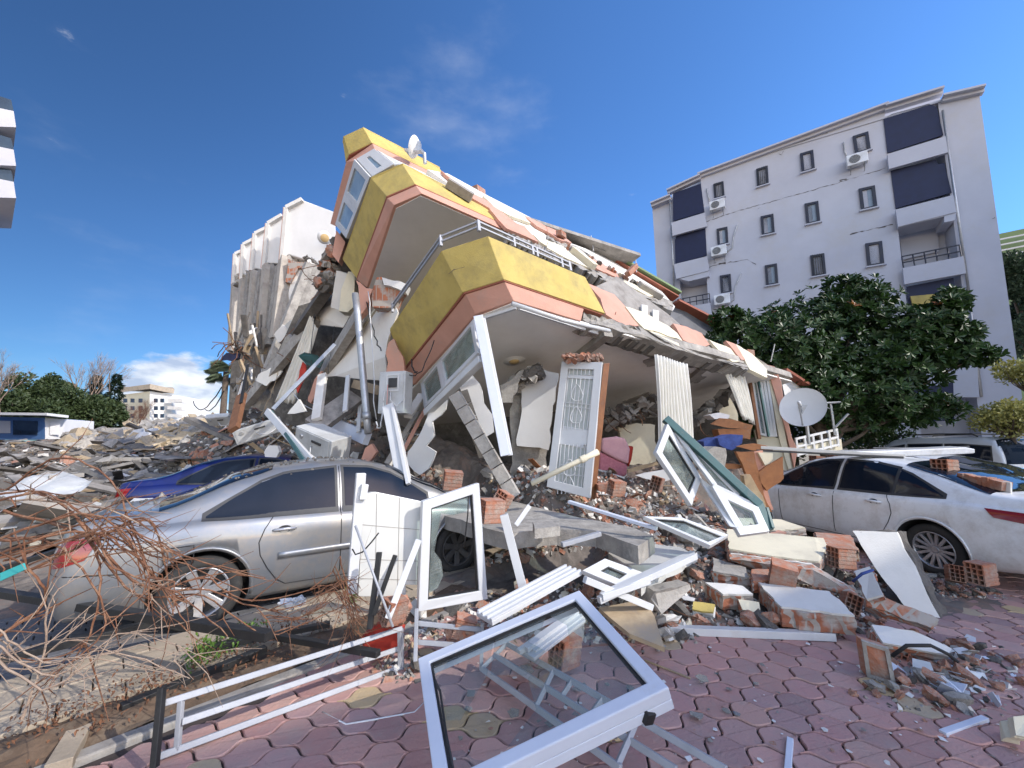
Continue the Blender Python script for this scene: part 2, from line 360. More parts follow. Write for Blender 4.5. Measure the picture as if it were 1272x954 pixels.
def glassmat(name, tint_, film, amt):
    m = bpy.data.materials.new(name); m.use_nodes = True; t = m.node_tree; t.nodes.remove(t.nodes['Principled BSDF'])
    tr = N(t, 'ShaderNodeBsdfTransparent'); tr.inputs[0].default_value = (*tint_, 1)
    gl = N(t, 'ShaderNodeBsdfGlossy'); gl.inputs['Roughness'].default_value = .03; gl.inputs[0].default_value = (1, 1, 1, 1)
    fr0 = N(t, 'ShaderNodeFresnel'); fr0.inputs[0].default_value = 1.5; gg = N(t, 'ShaderNodeNewGeometry'); fr = N(t, 'ShaderNodeMath', operation='MULTIPLY'); inv = N(t, 'ShaderNodeMath', operation='SUBTRACT'); inv.inputs[0].default_value = 1; t.links.new(gg.outputs['Backfacing'], inv.inputs[1]); t.links.new(fr0.outputs[0], fr.inputs[0]); t.links.new(inv.outputs[0], fr.inputs[1])
    ms = N(t, 'ShaderNodeMixShader'); t.links.new(fr.outputs[0], ms.inputs[0]); t.links.new(tr.outputs[0], ms.inputs[1]); t.links.new(gl.outputs[0], ms.inputs[2])
    df = N(t, 'ShaderNodeBsdfDiffuse'); df.inputs[0].default_value = (*film, 1)
    co = N(t, 'ShaderNodeTexCoord'); nn = N(t, 'ShaderNodeTexNoise'); nn.inputs['Scale'].default_value = 5; nn.inputs['Detail'].default_value = 8
    t.links.new(co.outputs['Object'], nn.inputs[0])
    mr = N(t, 'ShaderNodeMapRange'); mr.inputs[1].default_value = .4; mr.inputs[2].default_value = .75; mr.inputs[3].default_value = amt*.3; mr.inputs[4].default_value = amt
    t.links.new(nn.outputs[0], mr.inputs[0])
    m2 = N(t, 'ShaderNodeMixShader'); t.links.new(mr.outputs[0], m2.inputs[0]); t.links.new(ms.outputs[0], m2.inputs[1]); t.links.new(df.outputs[0], m2.inputs[2])
    t.links.new(m2.outputs[0], t.nodes['Material Output'].inputs[0]); MT[name] = m
glassmat('glass', (.90, .94, .94), (.34, .38, .38), .10)
M('frosted', (.55, .57, .54), (.42, .45, .42), 4, .3)
glassmat('glass_dusty', (.75, .84, .82), (.46, .49, .47), .30)
# pavers: one tone per paver from a colour attribute
m = M('paver', (.30, .15, .145), None, rough=.8, bump=.5, bscale=55); t = m.node_tree; b = t.nodes['Principled BSDF']
vc = N(t, 'ShaderNodeVertexColor', layer_name='tone'); src = b.inputs['Base Color'].links[0].from_socket
nn = N(t, 'ShaderNodeTexNoise'); nn.inputs['Scale'].default_value = 7; nn.inputs['Detail'].default_value = 9; nn.inputs['Roughness'].default_value = .8
cc = N(t, 'ShaderNodeTexCoord'); t.links.new(cc.outputs['Object'], nn.inputs[0])
mr = N(t, 'ShaderNodeMapRange'); mr.inputs[1].default_value = .47; mr.inputs[2].default_value = .75; mr.inputs[4].default_value = .55; t.links.new(nn.outputs[0], mr.inputs[0])
x = N(t, 'ShaderNodeMix', data_type='RGBA'); t.links.new(mr.outputs[0], x.inputs[0]); t.links.new(vc.outputs[0], x.inputs[6]); x.inputs[7].default_value = (.30, .27, .24, 1)
t.links.new(x.outputs[2], b.inputs['Base Color'])
# plain brickwork with mortar for broken wall edges
m = M('brickwork', (.40, .15, .08), None, rough=.9, bump=.4, bscale=50); t = m.node_tree; b = t.nodes['Principled BSDF']
bk = N(t, 'ShaderNodeTexBrick'); bk.inputs['Scale'].default_value = 4.2; bk.inputs['Mortar Size'].default_value = .035
bk.inputs['Color1'].default_value = (.42, .16, .085, 1); bk.inputs['Color2'].default_value = (.30, .11, .06, 1); bk.inputs['Mortar'].default_value = (.36, .32, .28, 1)
cc = N(t, 'ShaderNodeTexCoord'); t.links.new(cc.outputs['Object'], bk.inputs[0])
nn = N(t, 'ShaderNodeTexNoise'); nn.inputs['Scale'].default_value = 6; nn.inputs['Detail'].default_value = 8; t.links.new(cc.outputs['Object'], nn.inputs[0])
mr = N(t, 'ShaderNodeMapRange'); mr.inputs[1].default_value = .46; mr.inputs[2].default_value = .6; t.links.new(nn.outputs[0], mr.inputs[0])
x = N(t, 'ShaderNodeMix', data_type='RGBA'); t.links.new(mr.outputs[0], x.inputs[0]); t.links.new(bk.outputs[0], x.inputs[6]); x.inputs[7].default_value = (.38, .34, .30, 1)
t.links.new(x.outputs[2], b.inputs['Base Color'])
# ================================================================== the ground
U2 = V((.853, .522)); P2 = V((-.522, .853)); A0 = V((-.27, 5.6))
def sm(a, b, x):
    t = min(max((x-a)/(b-a), 0), 1); return t*t*(3-2*t)
def H(x, y, rough=True):
    """height of the rubble over the street"""
    q = V((x, y))-A0; cu, cv = q.dot(U2), q.dot(P2)
    h = 1.0*sm(-.75, .25, cv)*sm(-1.4, .2, cu)*(1-sm(9.3, 10.3, cu))
    h = max(h, 3.0*math.exp(-((x+8.9)**2/7.5+(y-14.6)**2/10)))
    # ridge from the far wing down to the near bay
    a, b = V((-7.5, 14)), V((-1.6, 8.6)); d = b-a; t = min(max((V((x, y))-a).dot(d)/d.length_squared, 0), 1)
    e = (V((x, y))-(a+d*t)).length; h = max(h, (2.75*(1-t)+1.75*t)*math.exp(-(e/1.75)**2))
    field = .52*sm(-3.2, -5.2, x+.0*y)*sm(4.2, 6.4, y)+.75*sm(9, 22, y)*sm(-1, -7, x)
    field += 2.3*math.exp(-((x+24)**2/90+(y-34)**2/60))+1.0*math.exp(-((x+17)**2/30+(y-24)**2/20))
    h = max(h, field)
    # rubble spilled in front of the ground floor and along the white car
    h = max(h, .30*math.exp(-((x-2.2)/1.6)**2-((y-4.6)/.45)**2), .34*sm(1.0, 1.6, x)*(1-sm(3.4, 4.2, x))*sm(4.5, 5.4, y))
    # the street the cars stand on stays free
    for (cx, cy, an, l, wd) in CLEAR:
        ca, sa = cos(an), sin(an); lx, ly = (x-cx)*ca+(y-cy)*sa, -(x-cx)*sa+(y-cy)*ca
        k = sm(l/2+.1, l/2+.6, abs(lx)); k2 = sm(wd/2-.05, wd/2+.5, abs(ly)); h *= max(k, k2)
    if rough and h > .03:
        k = min(h*2.2, 1)
        h += k*(noise.noise(V((x*1.1, y*1.1, 3)))*.22+noise.noise(V((x*3.1, y*3.1, 9)))*.15+noise.noise(V((x*8, y*8, 4)))*.07)
    return max(h, -.02)
AN_S = math.atan2(1.51, 2.07)
CLEAR = [(-1.77, 4.5, AN_S, 4.6, 1.8), (5.92, 6.5, math.atan2(.98, -.2), 4.7, 1.75), (-5.1, 8.4, .34, 4.6, 2.3)]
CLEAR[0] = (-1.77-.59*.85+.0, 4.5+.81*.85, AN_S, 4.6, 1.8)
g = MB(); g.add([(-400, -60, -.03), (400, -60, -.03), (400, 700, -.03), (-400, 700, -.03)], [(0, 1, 2, 3)])
tag(g.build('ground', MT['ground']), kind='structure')
def sheet(x0, x1, y0, y1, s, cut=None, jit=.0):
    mb = MB(); nx, ny = int((x1-x0)/s), int((y1-y0)/s); idx = {}
    for j in range(ny+1):
        for i in range(nx+1):
            x, y = x0+i*s, y0+j*s
            if cut and cut(x, y): continue
            h = H(x, y)
            if h <= .0: h = -.12
            idx[(i, j)] = len(mb.v)
            mb.v.append(V((x+random.uniform(-1, 1)*jit*s, y+random.uniform(-1, 1)*jit*s, h+random.uniform(-1, 1)*jit*s*.5*(h > .02))))
    for j in range(ny):
        for i in range(nx):
            k = [(i, j), (i+1, j), (i+1, j+1), (i, j+1)]
            if all(q in idx for q in k):
                if max(mb.v[idx[q]].z for q in k) > -.1: mb.f.append(tuple(idx[q] for q in k))
    return mb
near = lambda x, y: -6 <= x < 11 and 3.6 <= y < 13
tag(sheet(-6, 11, 3.6, 13, .075, None, .35).build('near_rubble_bed', MT['rubble']), kind='stuff', label='packed broken concrete and dirt under the loose debris', cat='rubble')
tag(sheet(-42, 12, 4.5, 46, .26, lambda x, y: -5.9 < x < 10.9 and 3.7 < y < 12.9, .35).build('rubble_bed', MT['rubble']), kind='stuff', label='wide field of packed rubble stretching back to the trees', cat='rubble')
# ---- wavy interlocking pavers
L0, L1 = V((-2.38, 2.25)), V((-.86, 3.85)); LD = (L1-L0).normalized(); LN = V((LD.y, -LD.x))      # LN points to the plaza
def side(x, y): return (V((x, y))-L0).dot(LN)
tones = [(.43, .235, .205), (.47, .265, .225), (.39, .215, .195), (.50, .30, .25), (.43, .26, .23), (.35, .215, .20)]
pv = MB(); base = MB(); ang = radians(-17); ca, sa = cos(ang), sin(ang); S = .205; KK = 12
def wavy(a, b, sgn):
    d = b-a; n = V((-d.y, d.x)); return [a+d*t+n*(sgn*.10*sin(2*pi*t)) for t in [k/KK for k in range(KK)]]
rp = random.Random(5)
for i in range(-60, 60):
    for j in range(-45, 60):
        def lp(a, b):
            q = V((a*S+(b % 2)*.0, b*S*.92)); q.x += b*S*.5; return V((q.x*ca-q.y*sa, q.x*sa+q.y*ca+2.6))
        p = [lp(i-j//2, j), lp(i+1-j//2, j), lp(i+1-j//2, j+1), lp(i-j//2, j+1)]
        c = sum(p, V((0, 0)))/4
        if not (-3.4 < c.x < 9.5 and .6 < c.y < 6.3): continue
        if side(c.x, c.y) < .10: continue
        if c.x < 2.6 and c.y > 5.2: continue
        loop = wavy(p[0], p[1], 1)+wavy(p[1], p[2], -1.25)+[q for q in reversed(wavy(p[3], p[2], 1)[1:]+[p[2]])]+[q for q in reversed(wavy(p[0], p[3], -1.25)[1:]+[p[3]])]
        n = len(loop); zz = rp.uniform(-.004, .004); tx, ty = rp.uniform(-.02, .02), rp.uniform(-.02, .02)
        col = rp.choice(tones) if rp.random() > .055 else rp.choice([(.46, .34, .19), (.40, .31, .20), (.36, .28, .19)])
        k = rp.uniform(.85, 1.15); col = (col[0]*k, col[1]*k, col[2]*k, 1)
        o = len(pv.v)
        for (sc, z) in ((.945, -.03), (.945, .006), (.90, .012)):
            for q in loop:
                r = c+(q-c)*sc; pv.v.append(V((r.x, r.y, z+zz+(r.x-c.x)*tx+(r.y-c.y)*ty))); pv.c.append(col)
        for a in (0, 1):
            for k in range(n): pv.f.append((o+a*n+k, o+a*n+(k+1) % n, o+(a+1)*n+(k+1) % n, o+(a+1)*n+k))
        pv.f.append(tuple(o+2*n+k for k in range(n)))
tag(pv.build('paving', MT['paver'], keep=True), kind='structure')
q0 = V((L0.x, L0.y))-LD*3+LN*.1; q1 = q0+LD*8
base.add([(q0.x, q0.y, -.006), (11, -2, -.006), (11, 6.3, -.006), (2.6, 6.3, -.006), (1.2, 6.3, -.006)], [(0, 1, 2, 3, 4)])
tag(base.build('paving_joints', MT['joint']), kind='structure')
# ---- kerb, soil strip and the straight grey beige walk beside it
def strip(name, a, b, z, mat, s0=-2.2, s1=3.2, th=.1):
    p = [L0+LD*s0+LN*a, L0+LD*s1+LN*a, L0+LD*s1+LN*b, L0+LD*s0+LN*b]
    mb = MB(); mb.prism([V((q.x, q.y, z)) for q in p], (0, 0, -th)); return tag(mb.build(name, mat, bevel=.01), kind='structure')
strip('kerb', .0, .09, .035, MT['kerb'])
mb = MB(); nx = 60
for i in range(nx+1):
    for j in range(9):
        t = -2.4+5.4*i/nx; u = -.0-.42*j/8; p = L0+LD*t+LN*u
        mb.v.append(V((p.x, p.y, .02+noise.noise(V((p.x*5, p.y*5, 1)))*.05+random.uniform(0, .02)+.04*sin(pi*j/8))))
for i in range(nx):
    for j in range(8): a = i*9+j; mb.f.append((a, a+9, a+10, a+1))
tag(mb.build('soil_strip', MT['soil']), kind='structure')
mb = MB(); rp = random.Random(3)
for i in range(-12, 15):
    for j in range(4):
        l, ww = .30, .20; t = i*l+(j % 2)*l/2; u = -.44-j*ww
        p = L0+LD*(t+l/2)+LN*(u-ww/2)
        R = Matrix.Rotation(math.atan2(LD.y, LD.x), 3, 'Z')
        mb.box((p.x, p.y, .02+rp.uniform(-.004, .004)), (l-.008, ww-.008, .06), R)
tag(mb.build('footpath', MT['beige_paver'], bevel=.006), kind='structure')
mb = MB()
for i in range(-30, 30):
    for j in range(16):
        l, ww = .2, .1; t = i*l+(j % 2)*l/2; u = -1.26-j*ww
        p = L0+LD*(t+l/2)+LN*(u-ww/2)
        mb.box((p.x, p.y, -.005+rp.uniform(-.003, .003)), (l-.008, ww-.008, .05), R)
tag(mb.build('cobbled_street', MT['cobble'], bevel=.005), kind='structure')
# ================================================================== the apartment block standing on the right
FAC = plane3(C(1078, 250, 20.0), C(1078, 500, 20.0)+V((0, 0, 0)), C(895, 280, 23.8))
FAC = Plane(C(1078, 330, 20.0), V((-.565, -.825, 0)))
def F(px, py, o=0.0): return FAC.at(px, py, o)
FN = FAC.n
wb = thing('apartment_building', 'tall white apartment block with cracked walls and dark blue windows behind the dark green tree', 'building', (F(1010, 500).x, F(1010, 500).y, 0))
def ppx(mb, pts, o, th): return mb.prism([F(x, y, o) for x, y in pts], -FN*th)
def low(p, z=0.0, ref=None):                      # the point below p on the leaning wall
    return V((p.x, p.y, z))
# main face, right end wall and left end wall go down to the street
def wallto(mb, top, bot, o, th):
    mb.prism([F(*q, o) for q in top]+[F(*q, o) for q in bot], -FN*th)
mb = MB(); wallto(mb, [(870, 218), (1098, 133), (1127, 384)], [(1150, 590), (893, 590)], 0, 9); mb.build('wall', MT['facade_white'], wb)
mb = MB(); wallto(mb, [(1165, 127), (1216, 113), (1268, 480)], [(1282, 590), (1226, 590)], -.02, 9.2); mb.build('wall', MT['facade_white'], wb)
mb = MB(); wallto(mb, [(810, 254), (836, 245), (848, 395)], [(856, 590), (832, 590)], -.25, 8); mb.build('wall', MT['facade_white'], wb)
mb = MB(); wallto(mb, [(1097, 134), (1168, 121), (1216, 380)], [(1238, 590), (1148, 590)], -1.3, 7); mb.build('balcony_back_wall', MT['facade_white'], wb)
mb = MB(); wallto(mb, [(834, 238), (872, 220), (890, 395)], [(895, 590), (846, 590)], -1.0, 7); mb.build('balcony_back_wall', MT['facade_white'], wb)
# cornices
def corn(pts):
    mb = MB()
    for (a, b) in zip(pts, pts[1:]):
        A, B = F(*a, .15), F(*b, .15); mb.beam(A, B, .55, .10); mb.beam(A-FN*.1+V((0, 0, -.12)), B-FN*.1+V((0, 0, -.12)), .30, .14)
    return mb.build('cornice', MT['facade_white'], wb)
corn([(809, 254), (833, 244)]); corn([(829, 238), (870, 219)]); corn([(867, 218), (1103, 131)]); corn([(1099, 134), (1171, 112)]); corn([(1170, 122), (1222, 110)])
# flat roof behind the cornice
mb = MB(); mb.prism([F(870, 216, .05), F(1216, 112, .05), F(1216, 112, -9), F(870, 216, -8)], (0, 0, .1)); mb.build('roof', MT['facade_white'], wb)
def window(q, kind):
    """q: the four corners in the photograph"""
    P = [F(*c, .02) for c in q]
    fr = MB().ring(P, .13, .12, (P[1]-P[0]).cross(P[3]-P[0]).normalized()).build('window', MT['window_frame_dark'], wb)
    I = inset(P, .12, (P[1]-P[0]).cross(P[3]-P[0]).normalized())
    MB().prism([p-FN*.02 for p in I], -FN*.03).build('pane', MT['window_dark' if kind == 'd' else 'window_pale'], fr)
    s = MB().beam((P[3]+P[2])/2-(P[2]-P[3])*.62+FN*.06, (P[3]+P[2])/2+(P[2]-P[3])*.62+FN*.06, .16, .06); s.build('sill', MT['facade_white'], fr)
    if kind == 'g':
        b = MB()
        for k in range(1, 6):
            b.beam(P[0].lerp(P[1], k/6)+FN*.09, P[3].lerp(P[2], k/6)+FN*.09, .025, .025)
        b.build('grille', MT['dark_plastic'], fr)
    if kind == 'p':
        MB().prism([p-FN*.012 for p in (I[0].lerp(I[1], .5), I[1], I[2], I[3].lerp(I[2], .5))], -FN*.004).build('curtain', MT['sheer'], fr)
def q4(x0, y0, x1, y1, s, w_=0): return [ZB(x0, y0+s), ZB(x1, y0), ZB(x1+w_, y1-s), ZB(x0+w_, y1)]
for a in [((232, 338, 266, 400, 10, 4), 'g'), ((375, 286, 414, 360, 12, 4), 'g'), ((522, 233, 566, 312, 13, 6), 'd'), ((698, 172, 750, 250, 16, 9), 'd'),
          ((243, 490, 279, 556, 8, 4), 'p'), ((390, 447, 433, 522, 9, 5), 'p'), ((537, 404, 583, 485, 10, 7), 'p'), ((718, 352, 772, 438, 12, 9), 'p'),
          ((254, 648, 290, 717, 6, 4), 'd'), ((404, 613, 445, 690, 7, 5), 'p'), ((556, 579, 603, 660, 8, 7), 'g'), ((740, 538, 796, 626, 9, 8), 'd'),
          ((772, 733, 824, 812, 8, 8), 'd'), ((416, 776, 460, 850, 7, 6), 'd'), ((575, 755, 622, 835, 8, 8), 'd'), ((266, 800, 300, 862, 6, 4), 'd')]:
    window(q4(*a[0]), a[1])
# balconies: left column and right column (dark roller shades, parapets, soffits, rails)
def quad(name, pts, o, th, mat, par=None): return MB().prism([F(*ZB(*p), o) for p in pts], -FN*th).build(name, mat, par or wb)
for pts in [[(97, 378), (112, 372), (190, 345), (202, 440), (97, 470)], [(103, 536), (110, 515), (205, 488), (210, 586), (105, 613)],
            [(802, 128), (830, 112), (952, 78), (980, 88), (1002, 182), (815, 243)], [(826, 302), (975, 264), (985, 280), (1005, 276), (1030, 375), (843, 428)]]:
    o = quad('roller_shade', pts, .05, .05, MT['navy_shade'])
for pts in [[(92, 476), (203, 442), (210, 488), (95, 520)], [(100, 615), (212, 588), (218, 636), (108, 664)], [(115, 762), (222, 744), (226, 782), (118, 800)],
            [(815, 246), (1010, 186), (1018, 240), (820, 296)], [(843, 432), (1036, 383), (1046, 440), (850, 490)], [(866, 628), (1068, 588), (1078, 645), (872, 682)],
            [(905, 985), (1115, 940), (1122, 1060), (912, 1060)]]:
    quad('balcony_parapet', pts, .35, .18, MT['facade_white'])
for pts in [[(118, 664), (218, 636), (218, 655), (150, 672)], [(850, 490), (1046, 440), (1040, 468), (1005, 475), (1005, 455), (850, 492)]]:
    quad('balcony_soffit', pts, .3, 1.2, MT['facade_white'])
for pts in [[(146, 690), (214, 672), (216, 735), (150, 745)], [(857, 535), (982, 508), (988, 572), (865, 600)], [(915, 880), (1100, 845), (1110, 930), (925, 955)]]:
    quad('closed_shutter', pts, -1.15, .05, MT['facade_white'])
quad('balcony_opening', [(878, 690), (1036, 660), (1048, 770), (892, 800)], .04, .04, MT['navy_shade'])
quad('awning', [(892, 722), (1000, 712), (1006, 738), (900, 752)], .2, .1, MT['yellow'])
quad('garage_opening', [(900, 1035), (1035, 1010), (1040, 1140), (910, 1140)], .38, .04, MT['navy_shade'])
for (a, b, hh) in [((112, 750), (220, 730), 24), ((866, 610), (1060, 572), 20), ((905, 972), (1105, 930), 26)]:
    mb = MB(); p0, p1 = F(*ZB(*a), .3), F(*ZB(*b), .3)
    for k in range(2): mb.beam(p0+V((0, 0, .32*k)), p1+V((0, 0, .32*k)), .05, .05)
    for k in range(6): q = p0.lerp(p1, k/5); mb.beam(q+V((0, 0, -.3)), q+V((0, 0, .32)), .04, .04)
    mb.build('balcony_rail', MT['window_frame_dark'], wb)
# cracks opened in the plaster between the storeys
def crack(pts, wd, o=.012):
    mb = MB(); r = random.Random(len(pts)*7+int(pts[0][0])); top, bot = [], []
    for (a, b) in zip(pts, pts[1:]):
        k = max(3, int(abs(b[0]-a[0])/9))
        for i in range(k):
            x, y = a[0]+(b[0]-a[0])*i/k, a[1]+(b[1]-a[1])*i/k+r.uniform(-1.5, 1.5); q = r.uniform(.15, 1)*wd
            if r.random() < .22: q = .1
            top.append((x, y-q)); bot.append((x, y+q))
    P = top+bot[::-1]; n = len(top); vs = [F(*ZB(*p), o) for p in top]+[F(*ZB(*p), o) for p in bot]
    mb.add(vs, [(i, i+1, n+i+1, n+i) for i in range(n-1)]); mb.build('crack', MT['crack'], wb)
for a in [([(205, 473), (300, 440), (420, 408), (500, 385), (640, 345), (818, 290)], 1.3), ([(218, 625), (260, 612), (345, 600), (385, 622)], 1.6), ([(250, 614), (285, 608)], 4),
          ([(690, 515), (760, 498), (842, 480)], 2.8), ([(740, 695), (790, 685), (842, 683)], 5), ([(470, 750), (560, 730), (690, 705), (750, 690)], 1.2),
          ([(572, 186), (625, 170)], 3.5), ([(445, 240), (460, 250), (470, 230)], 1.3), ([(655, 335), (690, 326)], 3), ([(380, 455), (380, 430), (395, 420)], 1.5), ([(545, 692), (562, 665)], 1.5),
          ([(1165, 462), (1180, 458)], 2), ([(450, 690), (454, 715)], 1.5), ([(232, 770), (236, 740), (260, 730)], 1.2)]: crack(*a)
# downpipes on the wall
for (a, b) in [((86, 395), (103, 740)), ((1000, 100), (1095, 760)), ((1092, 760), (1130, 1060))]:
    MB().tube([F(*ZB(*a), .12), F(*ZB(*b), .12)], .05, 8).build('downpipe', MT['galv'], wb, smooth=True)
# air conditioners hanging on the wall
acn = {0: 'air conditioner below the left window of the top row on the white block', 1: 'air conditioner below the left window of the middle row on the white block',
       2: 'air conditioner below the left window of the third row on the white block', 3: 'air conditioner by the upper right window of the white block'}
for i, (x0, y0, x1, y1) in enumerate([(222, 397, 268, 438), (230, 553, 270, 590), (240, 718, 283, 750), (682, 243, 742, 288)]):
    c = F(*ZB((x0+x1)/2, (y0+y1)/2), .3); t = thing('air_conditioner', acn[i], 'air conditioner', c, 'outdoor air conditioning units on the white block')
    s_ = FN.cross(V((0, 0, 1))).normalized(); R = Matrix((s_, FN, V((0, 0, 1)))).transposed(); sc = 1.0
    MB().box(c, (.85*sc, .32, .6*sc), R).build('casing', MT['paint_white'], t, bevel=.02)
    f = MB(); Mx = Matrix.Translation(c+FN*.165-s_*-.1) @ R.to_4x4() @ Matrix.Rotation(-pi/2, 4, 'X')
    f.lathe([(.0, .012), (.21, .012), (.23, 0)], 24, Mx); f.build('fan', MT['dark_plastic'], t)
    gr = MB()
    for k in range(-4, 5):
        for s2 in (0,):
            w2 = sqrt(max(.23**2-(k*.05)**2, 0)); gr.beam(c+FN*.185+s_*(.1-w2)+V((0, 0, k*.05)), c+FN*.185+s_*(.1+w2)+V((0, 0, k*.05)), .012, .012)
    gr.build('grille', MT['pvc'], t)
    b = MB()
    for k in (-.28, .28): b.beam(c+s_*k+V((0, 0, -.33))+FN*.18, c+s_*k+V((0, 0, -.33))-FN*.28, .04, .04); b.beam(c+s_*k+V((0, 0, -.33))+FN*.18, c+s_*k+V((0, 0, -.6))-FN*.28, .03, .03)
    b.build('bracket', MT['galv'], t)
    e = [(300, 575), (318, 520), (312, 480)] if i < 1 else [(295, 570), (308, 530), (314, 485)]
    pth = {0: [(222, 410), (214, 385), (210, 362)], 1: [(270, 580), (295, 560), (300, 520), (313, 482)], 2: [(283, 745), (300, 735), (305, 690), (326, 645)], 3: [(684, 262), (672, 240), (668, 205)]}[i]
    MB().tube([F(*ZB(*q), .06) for q in pth], .035, 6).build('hose', MT['grey_box'], t, smooth=True)
# ================================================================== the block behind the camera that shades the square
sb = thing('shading_building', 'long pale apartment block across the square, behind the viewer', 'building', (26, -12, 0))
E0, E1 = V((-.9, 2.75)), V((4.6, 5.15)); ed = (E1-E0).normalized(); nn_ = V((-ed.y, ed.x)); HB = 15
sh = V((SUN.x, SUN.y))/SUN.z*HB
def ep(t, back, z): q = E0+ed*t+sh-nn_*back; return V((q.x, q.y, z))
mb = MB(); mb.prism([ep(-2.4, 0, 0), ep(26, 0, 0), ep(26, 11, 0), ep(-2.4, 11, 0)], (0, 0, HB)); mb.build('wall', MT['plaster_clean'], sb)
for fl in range(5):
    for k in range(8):
        a = ep(-1+k*3.3, -.02, 1.2+fl*2.9); b = ep(.6+k*3.3, -.02, 1.2+fl*2.9)
        MB().prism([a, b, b+V((0, 0, 1.3)), a+V((0, 0, 1.3))], V((nn_.x, nn_.y, 0))*.04).build('window', MT['window_dark'], sb)
# ================================================================== far left and far right buildings
def far_building():
    c = C(186, 505, 75); t = thing('apartment_building', 'distant cream apartment block with stacked balconies beyond the rubble, brown roof', 'building', (c.x, c.y, 0))
    def q(px, py, d): return C(px, py, d)
    MB().prism([C(148, 491, 75), C(186, 486, 72), C(186, 545, 72), C(148, 545, 75)], (-2, 12, 0)).build('wall', MT['cream'], t)
    MB().prism([C(186, 486, 72), C(214, 490, 76), C(214, 545, 76), C(186, 545, 72)], (-2, 12, 0)).build('wall', MT['plaster_white'], t)
    MB().prism([C(146, 488, 74), C(186, 483, 71), C(216, 489, 75.5), C(214, 486, 86), C(150, 485, 90)], (0, 0, .9)).build('roof', MT['beige_paver'], t)
    for k in range(4):
        y = 495+k*9.5
        MB().prism([C(208, y, 74), C(226, y+1, 74), C(226, y+5, 74), C(208, y+4, 74)], (0, 2, 0)).build('balcony', MT['plaster_white'], t)
        for x in (153, 162, 172, 191, 199):
            MB().prism([C(x, y, 71.5), C(x+4, y, 71.5), C(x+4, y+5, 71.5), C(x, y+5, 71.5)], (0, .2, 0)).build('window', MT['window_dark'], t)
    for x in (162, 168, 185, 190, 195, 199):
        MB().beam(C(x, 486, 76), C(x, 481.5, 76), .7, .7).build('water_heater', MT['galv'], t)
far_building()
def edge_building():
    c = C(-20, 400, 14); t = thing('apartment_building', 'white building corner at the left edge of the view with three balconies', 'building', (c.x, c.y, 0))
    MB().prism([C(-8, 100, 14), C(-520, -170, 14), C(-520, 560, 14), C(-8, 560, 14)], (-12, 8, 0)).build('wall', MT['facade_white'], t)
    for (y, m_) in ((150, 'facade_white'), (198, 'facade_white'), (238, 'facade_white')):
        a, b = C(-30, y-22, 13), C(17, y-12, 13.2); b2, a2 = C(20, y+8, 13.2), C(-30, y+6, 13)
        MB().prism([a, b, b2, a2], (-2.6, 1.9, 0)).build('balcony', MT[m_], t)
        MB().prism([C(-30, y-40, 13.1), C(14, y-26, 13.3), C(17, y-12, 13.3), C(-30, y-22, 13.1)], (-2.4, 1.6, 0)).build('pane', MT['window_dark'], t)
edge_building()
def kiosk():
    c = C(40, 540, 26); t = thing('kiosk', 'small blue and white kiosk with a flat roof at the left edge, beyond the rubble', 'kiosk', (c.x, c.y, .3))
    MB().prism([C(-20, 517, 26), C(56, 519, 26), C(56, 546, 26), C(-20, 546, 26)], (-.6, 3, 0)).build('wall', MT['kiosk_blue'], t)
    MB().prism([C(56, 519, 26), C(80, 521, 27), C(79, 545, 27), C(56, 546, 26)], (-.6, 2.5, 0)).build('side_wall', MT['plaster_clean'], t)
    MB().prism([C(-24, 515, 25.3), C(58, 516, 25.3), C(85, 519, 26.6), C(80, 519, 30), C(-20, 515, 30)], (0, 0, .16)).build('roof', MT['plaster_clean'], t)
    MB().prism([C(-14, 522, 25.95), C(12, 523, 25.95), C(12, 538, 25.95), C(-14, 538, 25.95)], (0, .04, 0)).build('shutter', MT['plaster_clean'], t)
    MB().prism([C(16, 522, 25.95), C(46, 523, 25.95), C(46, 540, 25.95), C(16, 540, 25.95)], (0, .04, 0)).build('window', MT['window_dark'], t)
    MB().prism([C(62, 524, 26.2), C(74, 525, 26.6), C(74, 540, 26.6), C(62, 540, 26.2)], (0, .04, 0)).build('door', MT['plaster_clean'], t)
kiosk()
def green_building():
    c = C(1262, 400, 36); t = thing('apartment_building', 'pale green building showing at the right edge behind the white block', 'building', (c.x, c.y, 0))
    MB().prism([C(1215, 296, 36), C(1300, 278, 34), C(1300, 560, 34), C(1215, 560, 36)], (2, 8, 0)).build('wall', MT['green_wall'], t)
    for k in range(4):
        MB().beam(C(1215, 303+k*7, 35.5), C(1300, 286+k*7, 33.5), .12, .12).build('moulding', MT['plaster_clean'], t)
green_building()
# low garden wall under the tree, between the rubble and the white block
def gwall(a, b, h, label):
    a, b = V(a), V(b); d = (b-a).normalized(); n = V((-d.y, d.x, 0))
    t = thing('garden_wall', label, 'wall', (a+b)/2)
    MB().prism([a, b, b+V((0, 0, h)), a+V((0, 0, h))], n*.2).build('wall', MT['plaster_white'], t)
    MB().beam(a+n*.1+V((0, 0, h+.03)), b+n*.1+V((0, 0, h+.03)), .28, .06).build('coping', MT['kerb'], t)
gwall((8.6, 15.0, 0), (20, 14.2, 0), 1.45, 'low plastered garden wall behind the parked van, under the tree')
